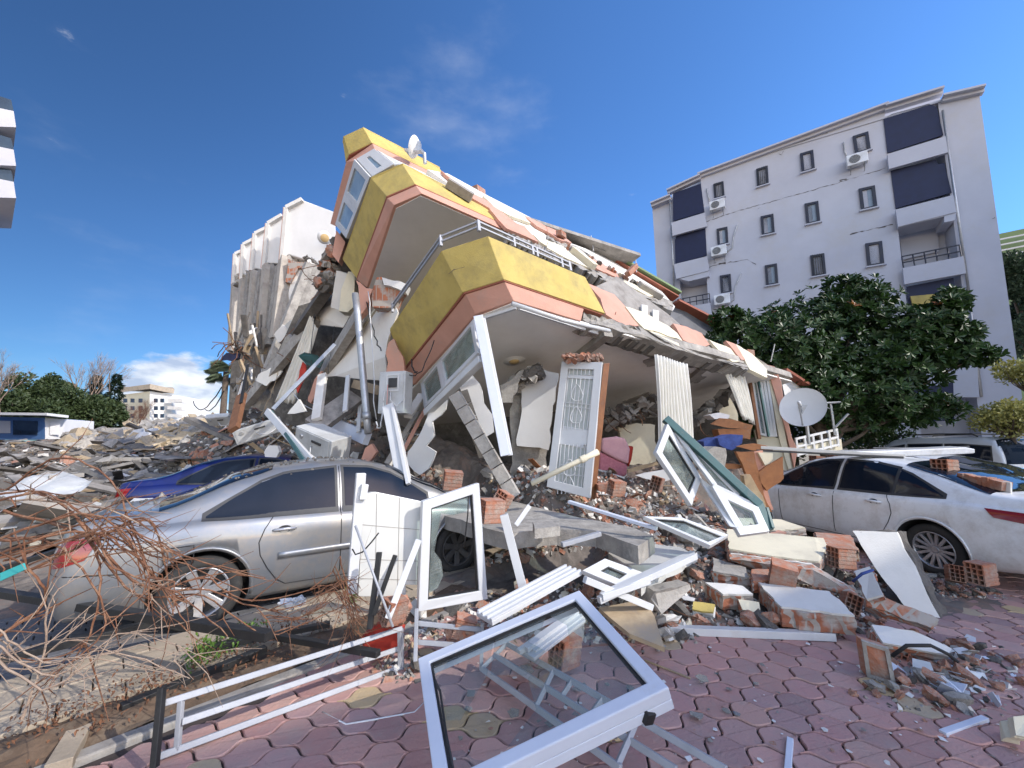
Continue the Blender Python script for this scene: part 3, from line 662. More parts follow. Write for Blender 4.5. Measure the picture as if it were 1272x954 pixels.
# ================================================================== trees
def leafcard(mb, p, d, l, wd, nrm):
    s_ = d.cross(nrm).normalized()*wd/2; m_ = p+d*l*.6+nrm*l*.06
    mb.add([p, m_+s_, p+d*l-nrm*l*.08, m_-s_], [(0, 1, 2), (0, 2, 3)])
def rv(r): 
    while True:
        q = V((r.uniform(-1, 1), r.uniform(-1, 1), r.uniform(-1, 1)))
        if .05 < q.length <= 1: return q
def big_tree():
    r = random.Random(11); base = V((9.3, 11.6, 0))
    t = thing('broadleaf_tree', 'dark glossy broadleaf tree between the collapsed building and the white block', 'tree', base)
    blobs = []
    for (px, py, d, rx, ry) in [(925, 420, 11.4, 38, 30), (965, 430, 11.6, 50, 45), (1010, 420, 12, 50, 55), (1060, 385, 12, 34, 34), (1050, 360, 12, 22, 16), (1080, 430, 12, 60, 50), (1010, 480, 11.5, 50, 40),
                                (1070, 485, 11.6, 50, 40), (1130, 410, 11.3, 40, 28), (1165, 395, 11, 26, 20), (1180, 375, 11, 16, 16), (1180, 440, 10.8, 36, 14), (1212, 443, 10.6, 22, 8), (1120, 455, 11.2, 45, 26),
                                (1110, 505, 11.2, 40, 24), (1150, 512, 11, 30, 14), (960, 490, 12, 40, 40), (1030, 520, 12, 50, 16), (905, 400, 11.4, 18, 16), (1190, 415, 11, 22, 12), (1160, 503, 11, 24, 12), (1090, 370, 12, 18, 14)]:
        blobs.append((C(px, py, d), rx/480*d, ry/480*d))
    lf, lr = MB(), MB()
    for (c, rx, rz) in blobs:
        n = int(165*rx*rz/.9)+30
        for k in range(n):
            q = rv(r); q = q.normalized()*(q.length**.5)*(1 if r.random() < .75 else r.uniform(.9, 1.35))
            p = c+V((q.x*rx, q.y*rx*.9, q.z*rz)); out = (q.normalized()+V((0, 0, .5))+rv(r)*.5).normalized()
            red = q.z > .4 and r.random() < .012
            m_ = lr if red else lf; a0 = r.uniform(0, 6)
            e1 = out.cross(V((.3, .2, 1))).normalized(); e2 = out.cross(e1)
            for j in range(8):
                a = a0+j*2.4; el = .25+.12*j/8*5; dd = (e1*cos(a)+e2*sin(a)+out*(.15+.12*j)).normalized()
                nn2 = (out+rv(r)*.3).normalized(); leafcard(m_, p, dd, r.uniform(.17, .27), r.uniform(.07, .105), nn2)
    lf.build('crown', MT['leaf_dark'], t); lr.build('young_leaves', MT['leaf_red'], t)
    tr = MB(); tr.tube([base, base+V((.05, 0, 1.2)), base+V((-.1, .1, 2.4)), base+V((.1, 0, 3.6))], [.24, .19, .15, .08], 10); tr.build('trunk', MT['bark'], t, smooth=True)
    for (c, rx, rz) in blobs:
        s = base+V((r.uniform(-.1, .1), 0, r.uniform(1.2, 2.8))); m_ = s.lerp(c, .5)+V((0, 0, -.15))
        MB().tube([s, m_, c], [.08, .05, .015], 6).build('limb', MT['bark'], t, smooth=True)
big_tree()
def bushy(name, label, cat, c, R_, n, mat, lsize, group=None, trunk=1.2, flat=1.0, seed=1, subs=9, tm='bark', gap=.5):
    r = random.Random(seed); base = V((c.x, c.y, max(0, c.z-R_*flat-trunk))); t = thing(name, label, cat, base, group)
    lf = MB(); cs = [(c+V((q.x*R_*.8, q.y*R_*.8, q.z*R_*.8*flat)), R_*r.uniform(.22, .5)) for q in [rv(r) for _ in range(subs)]]
    for k in range(n):
        cc_, rr = r.choice(cs); q = rv(r); q = q.normalized()*(q.length**gap)
        p = cc_+q*rr; d = (rv(r)+q*.7+V((0, 0, .3))).normalized(); leafcard(lf, p, d, lsize*r.uniform(.7, 1.4), lsize*.55, (q+rv(r)*.6).normalized())
    lf.build('crown', mat, t)
    tb = MB(); tb.tube([base, base.lerp(c, .6)+V((.05, 0, 0)), c+V((0, 0, R_*.3*flat))], [R_*.07+.02, R_*.05+.01, .01], 7)
    for (cc_, rr) in cs: tb.tube([base.lerp(c, .5), base.lerp(cc_, .8), cc_], [R_*.03, R_*.02, .005], 5)
    tb.build('trunk', MT[tm], t, smooth=True); return t
def lab(i): return ['leftmost dark green tree above the blue kiosk', 'rounded green tree right of the leftmost one, behind the kiosk', 'tallest green tree in the row behind the kiosk', 'low olive green tree in front of the bare tree',
                    'mid green tree just left of the narrow conifer', 'small green tree at the right end of the row']
for i, (px, py, d, rr) in enumerate([(10, 508, 34, 30), (44, 494, 36, 30), (64, 486, 38, 20), (92, 508, 34, 30), (118, 514, 35, 22), (140, 516, 36, 16)]):
    bushy('broadleaf_tree', lab(0)[i], 'tree', C(px, py, d), rr/480*d, 5200, MT['leaf_mid'], .32, 'trees behind the kiosk', seed=20+i, subs=22, gap=.7, trunk=1.0)
def conifer(px, ytop, ybot, wd, d, label, seed):
    r = random.Random(seed); top, bot = C(px, ytop, d), C(px, ybot, d); h = top.z-bot.z; W_ = wd/480*d
    t = thing('conifer', label, 'tree', (bot.x, bot.y, 0)); lf = MB()
    MB().tube([V((bot.x, bot.y, 0)), bot, top], [.18, .12, .02], 7).build('trunk', MT['bark'], t, smooth=True)
    for k in range(3400):
        u = r.random()**1.5; z = bot.z+u*h; rad = W_*(1-u)**.8*(.65+.35*sin(u*34))*r.uniform(.3, 1)**.5; a = r.uniform(0, 2*pi)
        p = V((bot.x+cos(a)*rad, bot.y+sin(a)*rad, z)); d_ = (V((cos(a), sin(a), -.15))+rv(r)*.5).normalized(); leafcard(lf, p, d_, .38*r.uniform(.6, 1.2), .10, V((0, 0, 1)))
    lf.build('crown', MT['leaf_pine'], t)
conifer(136, 463, 530, 15, 36, 'narrow dark conifer with a pointed tip at the right end of the tree row', 4)
conifer(112, 465, 528, 11, 37, 'thinner dark conifer left of the pointed one', 5)
def bare(px, ytop, ybot, d, label, seed, spread=.5, mat='vine_pale', n=6):
    r = random.Random(seed); a = C(px, ybot, d); h = C(px, ytop, d).z; a.z = 0
    t = thing('bare_tree', label, 'tree', a); mb = MB()
    def grow(p, dr, l, rad, dep):
        q = p+dr*l*.5+rv(r)*l*.05; e = p+dr*l+rv(r)*l*.08; mb.tube([p, q, e], [rad, rad*.8, rad*.6], 4 if dep < 3 else 6)
        if dep == 0: return
        for k in range(3 if dep > 1 else 4):
            dd = (dr+rv(r)*spread+V((0, 0, .1))).normalized(); grow(p.lerp(e, r.uniform(.55, 1)), dd, l*r.uniform(.6, .8), rad*.55, dep-1)
    grow(a, V((0, 0, 1)), h*.38, h*.016, n); mb.build('trunk', MT[mat], t, smooth=True)
bare(88, 436, 520, 36, 'tall leafless tree with fine grey twigs behind the green trees', 3)
bare(-4, 440, 520, 32, 'leafless tree cut by the left edge of the view', 8)
bare(168, 495, 535, 44, 'reddish leafless tree in front of the distant cream apartment block', 9, .6, 'vine')
bare(150, 500, 535, 45, 'smaller reddish leafless tree left of the other one before the cream block', 12, .6, 'vine')
def palm():
    r = random.Random(2); c = C(281, 462, 24); t = thing('palm_tree', 'grey green palm half hidden behind the leaning wing', 'tree', (c.x, c.y, 0))
    MB().tube([V((c.x, c.y, 0)), V((c.x+.1, c.y, c.z*.5)), c], [.22, .18, .15], 9).build('trunk', MT['bark'], t, smooth=True)
    lf = MB()
    for k in range(22):
        a = r.uniform(0, 6.28); el = r.uniform(-.7, .9); d = V((cos(a)*cos(el), sin(a)*cos(el), sin(el))); L = 1.2
        for j in range(22):
            s = c+d*L*.35+V((0, 0, -.25*(j/22)**2)); aa = (j/21-.5)*2.2; sd_ = d.cross(V((0, 0, 1))).normalized()
            dd = (d*cos(aa)+sd_*sin(aa)+V((0, 0, -.35))).normalized(); leafcard(lf, s, dd, L*.62, .05, V((0, 0, 1)))
    lf.build('crown', MT['leaf_pale'], t)
palm()
bushy('shrub', 'yellow green shrub at the right edge in front of the white block, lower clump', 'shrub', C(1252, 520, 9.5), .66, 3600, MT['leaf_yellow'], .085, seed=41, subs=26, trunk=.5, flat=.55)
bushy('shrub', 'yellow green leafy sprays above the lower clump at the right edge', 'shrub', C(1270, 462, 9.8), .5, 1100, MT['leaf_yellow'], .10, seed=43, subs=20, trunk=.8, flat=.5)
bushy('broadleaf_tree', 'dark tree at the far right edge in front of the pale green building', 'tree', C(1275, 390, 24), 3.0, 9000, MT['leaf_pine'], .3, seed=44, subs=12, trunk=2, flat=1.5)
for i, (px, py) in enumerate([(940, 535), (985, 540), (1085, 540)]):
    bushy('shrub', ['dark hedge shrub right of the collapsed corner', 'dark hedge shrub beneath the tree', 'dark hedge shrub behind the parked van'][i], 'shrub', C(px, py, 12.5), .9, 2600, MT['leaf_dark'], .13, 'dark shrubs under the tree', seed=50+i, trunk=.2)
# ================================================================== the collapsed apartment building
ub = c2w((1.67, 1, -.21)); vb = c2w((-.7, 1, -.475)); nb = ub.cross(vb).normalized()
S3p = Plane(C(612, 382, 5.5), nb); S2p = Plane(C(521, 240, 6.3), nb); S1p = Plane(C(462, 176, 7.2), nb)
cb = thing('collapsed_building', 'tilted collapsed apartment building with yellow and salmon corner balconies', 'building', (2, 9, 0))
def band(name, top, bot, th, mat, ptop, otop, pbot, obot, sk=0):
    """a bent strip of wall: its upper edge on one slab plane, its lower edge on another"""
    T = [ptop.at(x, y, otop) for x, y in top]; B = [pbot.at(x, y, obot) for x, y in bot]
    mb = MB(); n = len(T); inn = []
    for arr in (T, B):
        o = []
        for i, p in enumerate(arr):
            a = arr[max(i-1, 0)]; b = arr[min(i+1, n-1)]
            e1 = (p-a).normalized() if i > 0 else (b-p).normalized(); e2 = (b-p).normalized() if i < n-1 else e1
            m1 = nb.cross(e1).normalized(); m2 = nb.cross(e2).normalized(); bi = m1+m2; k = bi.length_squared/2
            o.append(p+bi/max(k, .3)*th)
        inn.append(o)
    vs = T+B+inn[0]+inn[1]; fs = []
    for i in range(n-1):
        fs += [(i, i+1, n+i+1, n+i), (2*n+i+1, 2*n+i, 3*n+i, 3*n+i+1), (i, 2*n+i, 2*n+i+1, i+1), (n+i, n+i+1, 3*n+i+1, 3*n+i)]
    fs += [(0, n, 3*n, 2*n), (n-1, 3*n-1, 4*n-1, 2*n-1)]
    mb.add(vs, fs); return mb.build(name, mat, cb, bevel=.008), T, B
def zz(Z, pts): return [Z(*p) for p in pts]
# --- third floor corner balcony (the big one)
p3t = [(484, 411), (548, 311.6), (606, 293), (727, 344)]; p3b = [(503.5, 457), (574.5, 363), (626, 347), (752, 389.5)]
o, T3, B3 = band('yellow_parapet', p3t, p3b, .14, MT['yellow'], S3p, .85, S3p, .25)
band('parapet_coping', zz(Z3, [(90, 598), (365, 200), (578, 132), (1062, 335)]), zz(Z3, [(96, 606), (372, 212), (583, 150), (1060, 352)]), .2, MT['yellow'], S3p, .94, S3p, .88)
band('salmon_band', zz(Z3, [(172, 792), (470, 418), (662, 356), (1055, 490)]), zz(Z3, [(212, 866), (519, 517), (708, 452), (1040, 552)]), .16, MT['salmon'], S3p, .235, S3p, .0)
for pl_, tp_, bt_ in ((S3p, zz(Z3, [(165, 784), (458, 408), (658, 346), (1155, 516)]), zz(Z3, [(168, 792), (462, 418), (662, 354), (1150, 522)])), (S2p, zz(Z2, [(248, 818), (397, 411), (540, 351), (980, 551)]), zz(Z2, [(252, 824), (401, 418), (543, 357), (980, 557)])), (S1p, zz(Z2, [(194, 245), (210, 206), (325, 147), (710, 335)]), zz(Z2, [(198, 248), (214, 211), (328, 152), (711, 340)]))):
    band('red_brown_strip', tp_, bt_, .16, MT['red_brown_trim'], pl_, .262, pl_, .228)  # thin red-brown strip between the yellow and the salmon
# hair cracks on the yellow parapet: thin openings
def crk(pl, o_, pts, w_=.7, par=None):
    r = random.Random(int(pts[0][0])); t_, b_ = [], []
    for (a, b) in zip(pts, pts[1:]):
        k = max(2, int(math.hypot(b[0]-a[0], b[1]-a[1])/4))
        for i in range(k):
            x, y = a[0]+(b[0]-a[0])*i/k+r.uniform(-.7, .7), a[1]+(b[1]-a[1])*i/k+r.uniform(-.7, .7); q = r.uniform(.2, 1)*w_*.5
            t_.append(pl.at(x, y-q, o_)); b_.append(pl.at(x+q, y+q, o_))
    n = len(t_); MB().add(t_+b_, [(i, i+1, n+i+1, n+i) for i in range(n-1)]).build('crack', MT['crack'], cb)
PC = plane3(T3[1], T3[2], B3[1]); PR = plane3(T3[2], T3[3], B3[2]); PLf = plane3(T3[0], T3[1], B3[0])
crk(PC, .006, zz(Z3, [(385, 320), (410, 300), (440, 290), (490, 280)])); crk(PC, .006, zz(Z3, [(515, 275), (535, 310), (565, 320), (580, 350), (592, 355)]), .9)
crk(PLf, .006, zz(Z3, [(345, 265), (360, 300), (385, 315), (405, 322)])); crk(PR, .006, zz(Z3, [(1098, 460), (1120, 480), (1128, 505)]))
# railing on the parapet
rl = [S3p.at(*p, .95) for p in zz(Z3, [(110, 488), (348, 160), (535, 86), (985, 285)])]; rl2 = [p+nb*.09 for p in rl]
inn_ = lambda P: P
mb = MB()
for P_ in (rl, rl2):
    for a, b in zip(P_, P_[1:]): mb.beam(a, b, .026, .026, nb)
mb.build('railing', MT['rail_paint'], cb)
for a, b in zip(rl, rl2):
    MB().beam(a-nb*.08, b+nb*.02, .04, .04, ub.normalized()).build('railing_post', MT['rail_paint'], cb)
for k in (.35, .55, .6, .9):
    MB().beam(rl[2].lerp(rl[3], k)-nb*.08, rl2[2].lerp(rl2[3], k), .03, .03, ub.normalized()).build('railing_post', MT['rail_paint'], cb)
MB().prism([S3p.at(*p, 1.0) for p in zz(Z3, [(108, 492), (120, 478), (350, 160), (345, 175)])], nb*.08).build('rail_panel', MT['rail_paint'], cb)
# --- second floor corner balcony
o, T2, B2 = band('yellow_parapet', zz(Z2, [(185, 730), (325, 328), (480, 258), (905, 478)]), zz(Z2, [(250, 818), (398, 412), (540, 352), (980, 552)]), .14, MT['yellow'], S2p, .80, S2p, .26)
band('parapet_coping', zz(Z2, [(180, 722), (322, 316), (478, 248), (908, 470)]), zz(Z2, [(188, 735), (328, 332), (481, 264), (905, 482)]), .2, MT['yellow'], S2p, .88, S2p, .83)
band('salmon_band', zz(Z2, [(250, 824), (400, 420), (543, 358), (985, 556)]), zz(Z2, [(300, 862), (435, 456), (572, 398), (1000, 588)]), .16, MT['salmon'], S2p, .24, S2p, .0)
# --- roof parapet
band('yellow_parapet', zz(Z2, [(183, 150), (188, 122), (285, 76), (660, 275)]), zz(Z2, [(196, 245), (212, 205), (325, 148), (710, 336)]), .14, MT['yellow'], S1p, .62, S1p, .24)
band('parapet_coping', zz(Z2, [(180, 146), (184, 116), (283, 70), (663, 268)]), zz(Z2, [(184, 156), (190, 128), (287, 84), (660, 280)]), .2, MT['yellow'], S1p, .70, S1p, .64)
band('salmon_band', zz(Z2, [(120, 548), (198, 242), (330, 152), (712, 338)]), zz(Z2, [(150, 562), (245, 236), (342, 182), (700, 352)]), .16, MT['salmon'], S1p, .22, S1p, .0)
# --- the three tilted slabs
def slab(name, pl, px0, px1, v0, o, th, mat, jag=True, w_=8.0, left=None):
    a = pl.at(*px0, o); b = pl.at(*px1, o); vv = vb.normalized()
    l = left if left is not None else w_
    pts = [a, b, b+vv*w_, a+vv*l]
    return MB().prism(pts, nb*th).build(name, mat, cb)
def slabpoly(name, pl, pts, o, th, mat, sub=None):
    P = [pl.at(x, y, o) for x, y in pts]; return MB().prism(P, nb*th).build(name, mat, cb)
vv = vb.normalized(); uu = ub.normalized()
# ceiling of the open ground floor: polygon in the slab plane, widened behind by world steps
A_ = S3p.at(513, 478, .0); B_ = S3p.at(591, 390, .0); C_ = S3p.at(638, 374, .0); D_ = S3p.at(724, 398, .0)
E_ = C(985, 470, 10.2); E_ = E_-nb*((E_-S3p.p).dot(nb))
def S3w(p, k): return p+vv*k
cpts = [B_, C_, D_, D_.lerp(E_, .5), E_, E_+vv*6.5, D_+vv*7, A_+vv*2.2, A_]
INN = lambda P, ii: [p+(uu*(.05 if i in ii[0] else 0)+vv*(.05 if i in ii[1] else 0))-nb*.012 for i, p in enumerate(P)]
MB().prism(INN(cpts, ((0, 7, 8), (0, 1, 2, 3, 4))), nb*.03).build('ceiling', MT['ceiling'], cb)
MB().prism([p+nb*.08+(uu*.12+vv*.2)*(i_ < 3) for i_, p in enumerate(cpts)], nb*.16).build('slab', MT['concrete'], cb)
A2 = S2p.at(*Z2(300, 862)); B2_ = S2p.at(*Z2(435, 456)); C2_ = S2p.at(*Z2(572, 398)); D2_ = S2p.at(*Z2(1000, 588)); E2_ = C(838, 385, 10.6); E2_ = E2_-nb*((E2_-S2p.p).dot(nb))
c2 = [A2, B2_, C2_, D2_, E2_, E2_+vv*6, D2_+vv*6, A2+vv*1.5]
MB().prism(INN(c2, ((0, 1), (1, 2, 3, 4))), nb*.03).build('ceiling', MT['plaster_clean'], cb)
MB().prism([p+nb*.08+(uu*.14+vv*.25)*(i_ < 4) for i_, p in enumerate(c2)], nb*.16).build('slab', MT['concrete'], cb)
A1 = S1p.at(*Z2(150, 562)); B1_ = S1p.at(*Z2(245, 236)); C1_ = S1p.at(*Z2(342, 182)); D1_ = S1p.at(*Z2(700, 352)); E1_ = C(805, 349, 10.8); E1_ = E1_-nb*((E1_-S1p.p).dot(nb))
c1_ = [A1, B1_, C1_, D1_, E1_, E1_+vv*6, D1_+vv*6, A1+vv*1.5]
MB().prism([p+nb*.02+(uu*.14+vv*.25)*(i_ < 4) for i_, p in enumerate(c1_)], nb*.10).build('roof_slab', MT['concrete'], cb)
# --- top storey corner window
def pwin(name, q, par, w_=.07, t_=.06, mat='pvc', glass='window_pale', o=0.0, split=0):
    P = list(q); nr = (P[1]-P[0]).cross(P[3]-P[0]).normalized()
    fr = MB().ring(P, w_, t_, nr).build(name, MT[mat], par, bevel=.006)
    I = inset(P, w_*.95, nr)
    MB().prism([p-nr*.005 for p in I], nr*.01).build('pane', MT[glass], fr)
    for k in range(split):
        f = (k+1)/(split+1); MB().beam(P[0].lerp(P[1], f), P[3].lerp(P[2], f), w_, t_*.9, nr).build('mullion', MT[mat], fr)
    return fr
a_ = S1p.at(*Z2(247, 232), -.01); b_ = S2p.at(*Z2(325, 318), .9); cL = S2p.at(*Z2(206, 622), .9); dL = S1p.at(*Z2(152, 552), -.01); m1 = a_.lerp(dL, .5); m2 = b_.lerp(cL, .5)
pwin('window', [m1, a_, b_, m2], cb, .13, .07); pwin('window', [dL, m1, m2, cL], cb, .13, .07)
e_ = S1p.at(*Z2(342, 184), -.01); f_ = S2p.at(*Z2(440, 262), .9)
pwin('window', [a_+uu*.03, e_, f_, b_+uu*.03], cb, .16, .07)
g_ = S1p.at(*Z2(700, 350), -.01); h_ = S2p.at(*Z2(900, 470), .86)
MB().prism([e_+uu*.02, g_, h_, f_], vv*.1).build('wall', MT['plaster_white'], cb)
MB().prism([S1p.at(*Z2(350, 190)), S1p.at(*Z2(395, 215)), S2p.at(*Z2(480, 262), .92), S2p.at(*Z2(440, 262), .92)], -vv*.03).build('window', MT['pvc'], cb)
# --- ground floor corner window frame and the loose white corner post
tl, tr_, br, bl = S3p.at(*Z3(255, 862), -.01), S3p.at(*Z3(517, 545), -.01), C(596, 439, 5.35), C(529, 508, 6.6)
m1, m2 = tl.lerp(tr_, .42), bl.lerp(br, .42)
pwin('window', [tl, m1, m2, bl], cb, .09, .07, glass='glass_dusty'); pwin('window', [m1, tr_, br, m2], cb, .09, .07, glass='glass_dusty')
MB().beam(C(530, 513, 6.4), C(599, 446, 5.25), .12, .10).build('sill', MT['pvc'], cb, bevel=.01)
MB().beam(C(594, 393, 5.3), C(628, 566, 4.95), .13, .09, V((0, -1, 0))).build('corner_post', MT['pvc_blue_shade'], cb, bevel=.008)
MB().beam(C(600, 396, 5.38), C(634, 566, 5.03), .07, .06, V((0, -1, 0))).build('corner_post', MT['pvc'], cb, bevel=.008)
# white tracks under the slab edge
MB().tube([C(636, 377, 5.25), C(700, 398, 5.6), C(757, 411, 6.0)], .032, 8).build('curtain_track', MT['pvc'], cb, smooth=True)
MB().beam(S3p.at(600, 395, -.03), S3p.at(641, 382, -.03), .05, .05).build('curtain_track', MT['pvc'], cb)
MB().beam(S3p.at(645, 383, -.03), S3p.at(742, 414, -.03), .05, .05).build('curtain_track', MT['pvc'], cb)
# ceiling rose and lamp
def rose(px, py, pl, r1, name='ceiling_rose'):
    c = pl.at(px, py, .005); R = nb.to_track_quat('Z', 'Y').to_matrix().to_4x4(); Mx = Matrix.Translation(c) @ R
    MB().lathe([(0, -.03), (r1*.55, -.03), (r1*.6, -.02), (r1*.85, -.02), (r1, 0), (r1, .02)], 28, Mx).build(name, MT['ceiling'], cb, smooth=True)
    MB().lathe([(0, -.07), (r1*.2, -.065), (r1*.38, -.045), (r1*.42, -.02)], 20, Mx).build('lamp', MT['lamp'], cb, smooth=True)
rose(*Z3(710, 745), S3p, .24)
# --- the long facade: backing wall, broken concrete slab edge, plaster panels hanging on it
FL = plane3(C(640, 380, 5.6), C(985, 470, 10.2), C(700, 300, 7.9)); 
def FLp(Z, pts, o=0.0): return [FL.at(*Z(*p), o) for p in pts]
MB().prism(rag(FLp(Z4, [(170, 420), (340, 330), (600, 520), (690, 600), (880, 680), (1000, 760), (980, 800), (640, 680), (310, 590)], -.02), .3, .02), -FL.n*.1).build('wall', MT['kerb'], cb)
for i, (pts, m_, o, th) in enumerate([
        ([(198, 365), (330, 420), (395, 490), (452, 575), (380, 571), (290, 520), (262, 440)], 'salmon', .05, .07),
        ([(385, 480), (470, 505), (600, 577), (640, 610), (668, 650), (560, 610), (478, 590), (430, 540)], 'cream', .07, .06), ([(478, 592), (560, 612), (640, 645), (658, 690), (590, 672), (530, 655)], 'cream', .05, .06),
        ([(620, 563), (690, 580), (762, 612), (802, 668), (770, 680), (672, 646)], 'salmon', .06, .07), ([(798, 643), (920, 692), (962, 748), (912, 752), (850, 700)], 'cream', .06, .06),
        ([(880, 648), (932, 668), (978, 745), (958, 742)], 'salmon', .09, .08), ([(930, 665), (1010, 713), (1082, 788), (1086, 832), (1000, 792), (975, 745)], 'cream', .09, .08)]):
    P = rag(FLp(Z4, pts, o), .14, .018, random.Random(i)); MB().prism(P, -FL.n*th).build('plaster_panel', MT[m_], cb)
# concrete edge of the slab
def edge(pts_top, pts_bot, Z, pl, o, th, mat, name='slab_edge'):
    r = random.Random(len(pts_top)); n = 34; mb = MB(); 
    def samp(P, f):
        L = len(P)-1; i = min(int(f*L), L-1); t = f*L-i; return (P[i][0]+(P[i+1][0]-P[i][0])*t, P[i][1]+(P[i+1][1]-P[i][1])*t)
    rows = []
    for i in range(n+1):
        f = i/n; a = samp(pts_top, f); b = samp(pts_bot, f); col = []
        for k in range(4):
            t = k/3; x, y = a[0]+(b[0]-a[0])*t, a[1]+(b[1]-a[1])*t
            col.append(pl.at(*Z(x, y+r.uniform(-5, 5)), o+r.uniform(-.035, .035)))
        rows.append(col)
    vs = [p for c_ in rows for p in c_]; m_ = len(vs); vs += [p-pl.n*th for p in vs]; fs = []
    for i in range(n):
        for k in range(3): q = i*4+k; fs += [(q, q+4, q+5, q+1), (m_+q+1, m_+q+5, m_+q+4, m_+q)]
        fs += [(i*4, m_+i*4, m_+i*4+4, i*4+4), (i*4+3, i*4+7, m_+i*4+7, m_+i*4+3)]
    fs += [(0, 1, 2, 3, m_+3, m_+2, m_+1, m_), tuple([n*4+k for k in range(4)]+[m_+n*4+3-k for k in range(4)])]
    mb.add(vs, fs); return mb.build(name, mat, cb)
edge([(180, 500), (380, 565), (470, 585), (660, 690), (990, 770)], [(175, 548), (300, 585), (640, 690), (900, 762), (990, 795)], Z4, FL, .09, .3, MT['concrete'])
edge([(300, 590), (640, 690), (985, 780)], [(310, 612), (630, 712), (985, 800)], Z4, FL, -.02, .25, MT['dark_concrete'], 'broken_edge')
# --- upper facade, behind and above
FU = plane3(C(521, 232, 6.35), C(838, 383, 10.5), C(452, 162, 7.25))
def FUp(Z, pts, o=0.0): return [FU.at(*Z(*p), o) for p in pts]
MB().prism(FUp(Z2, [(600, 280), (700, 300), (900, 410), (1272, 600), (1272, 700), (980, 590), (880, 470)], -.03), -FU.n*.12).build('wall', MT['plaster_white'], cb)
MB().prism(FUp(Z4, [(-20, 70), (110, 165), (330, 245), (560, 400), (630, 480), (620, 500), (400, 372), (0, 190)], -.03), -FU.n*.12).build('wall', MT['plaster_white'], cb)
edge([(1000, 588), (1272, 706)], [(990, 610), (1272, 745)], Z2, FU, .03, .25, MT['concrete'])
edge([(0, 178), (200, 290), (400, 360), (620, 480)], [(0, 200), (200, 312), (330, 375), (618, 502)], Z4, FU, .03, .25, MT['concrete'])
edge([(0, 112), (160, 195), (330, 300), (400, 350)], [(0, 140), (150, 215), (330, 318), (395, 368)], Z4, FU, -.0, .2, MT['concrete'])
for i, (Z, pts, m_, o) in enumerate([
        (Z2, [(668, 285), (725, 340), (800, 410), (905, 470), (985, 560), (1150, 640), (1040, 545), (905, 440), (790, 380)], 'salmon', .04), (Z2, [(905, 475), (960, 520), (1080, 560), (1148, 638), (990, 570)], 'salmon', .06),
        (Z2, [(875, 410), (960, 450), (1080, 510), (1110, 545), (1000, 505), (930, 465)], 'cream', .04), (Z2, [(1070, 503), (1160, 545), (1230, 590), (1255, 620), (1140, 560)], 'salmon', .04),
        (Z2, [(1120, 600), (1272, 660), (1272, 710), (1160, 640)], 'cream', .04), (Z4, [(0, 160), (110, 208), (150, 255), (215, 292), (100, 245), (0, 190)], 'cream', .06),
        (Z4, [(0, 85), (45, 105), (120, 165), (60, 150), (0, 110)], 'salmon', .05), (Z4, [(160, 210), (330, 300), (362, 345), (250, 296), (215, 270)], 'salmon', .05),
        (Z4, [(350, 335), (430, 370), (540, 430), (500, 430), (400, 375)], 'cream', .06)]):
    MB().prism(rag(FUp(Z, pts, o), .16, .02, random.Random(40+i)), -FU.n*.06).build('plaster_panel', MT[m_], cb)
MB().beam(FU.at(*Z4(128, 200), .12), FU.at(*Z4(232, 285), .12), .22, .14, FU.n).build('broken_sill', MT['cream'], cb, bevel=.01)
MB().beam(FU.at(*Z4(455, 370), .12), FU.at(*Z4(560, 430), .12), .2, .14, FU.n).build('broken_sill', MT['concrete'], cb, bevel=.01)
MB().beam(FU.at(*Z2(700, 345), .12), FU.at(*Z2(820, 420), .12), .16, .16, FU.n).build('broken_sill', MT['concrete'], cb)
for (Z, a, b) in [(Z4, (355, 455), (375, 510)), (Z4, (530, 460), (550, 540))]: pass
for i, (x, y) in enumerate([(480, 470), (535, 495)]):
    MB().prism([FL.at(*Z4(x-14, y), .05), FL.at(*Z4(x+16, y+6), .05), FL.at(*Z4(x+14, y+55), .05), FL.at(*Z4(x-12, y+40), .05)], -FL.n*.04).build('baluster_panel', MT['plaster_clean'], cb)
# --- dark gabled roof pieces leaning behind the facade
MB().prism([C(*Z4(330, 236), 11.5), C(*Z4(440, 296), 11.8), C(*Z4(560, 370), 12), C(*Z4(628, 432), 12.2), C(*Z4(632, 474), 12.2), C(*Z4(500, 390), 12), C(*Z4(350, 300), 11.5)], (.6, 1.2, -.2)).build('gable', MT['grey_gable'], cb)
MB().beam(C(*Z4(262, 218), 11.3), C(*Z4(632, 430), 12.1), .5, .07, nb).build('roof_edge', MT['green_wall'], cb)
MB().beam(C(*Z4(262, 228), 11.2), C(*Z4(632, 442), 12.0), .3, .05, nb).build('roof_edge', MT['roof_tile'], cb)
MB().prism([C(*Z4(620, 470), 12.0), C(*Z4(700, 500), 12.2), C(*Z4(892, 606), 13), C(*Z4(884, 655), 13), C(*Z4(780, 625), 12.4), C(*Z4(640, 560), 11.8), C(*Z4(600, 555), 11.6)], (.5, 1.2, -.1)).build('gable', MT['grey_gable'], cb)
MB().beam(C(*Z4(618, 468), 11.9), C(*Z4(893, 606), 12.9), .5, .08, nb).build('roof_edge', MT['roof_tile'], cb)
r_ = random.Random(77)
for i in range(26):
    f = r_.random(); p = FU.at(*Z4(60+f*480, 165+f*255), .07); MB().chunk(p, (r_.uniform(.06, .22), r_.uniform(.06, .13), r_.uniform(.04, .09)), rotm(r_.uniform(-1, 1), .4, r_.uniform(0, 3)), .12, r_).build('broken_block', MT[r_.choice(['brick', 'concrete', 'cream', 'dark_concrete'])], cb)
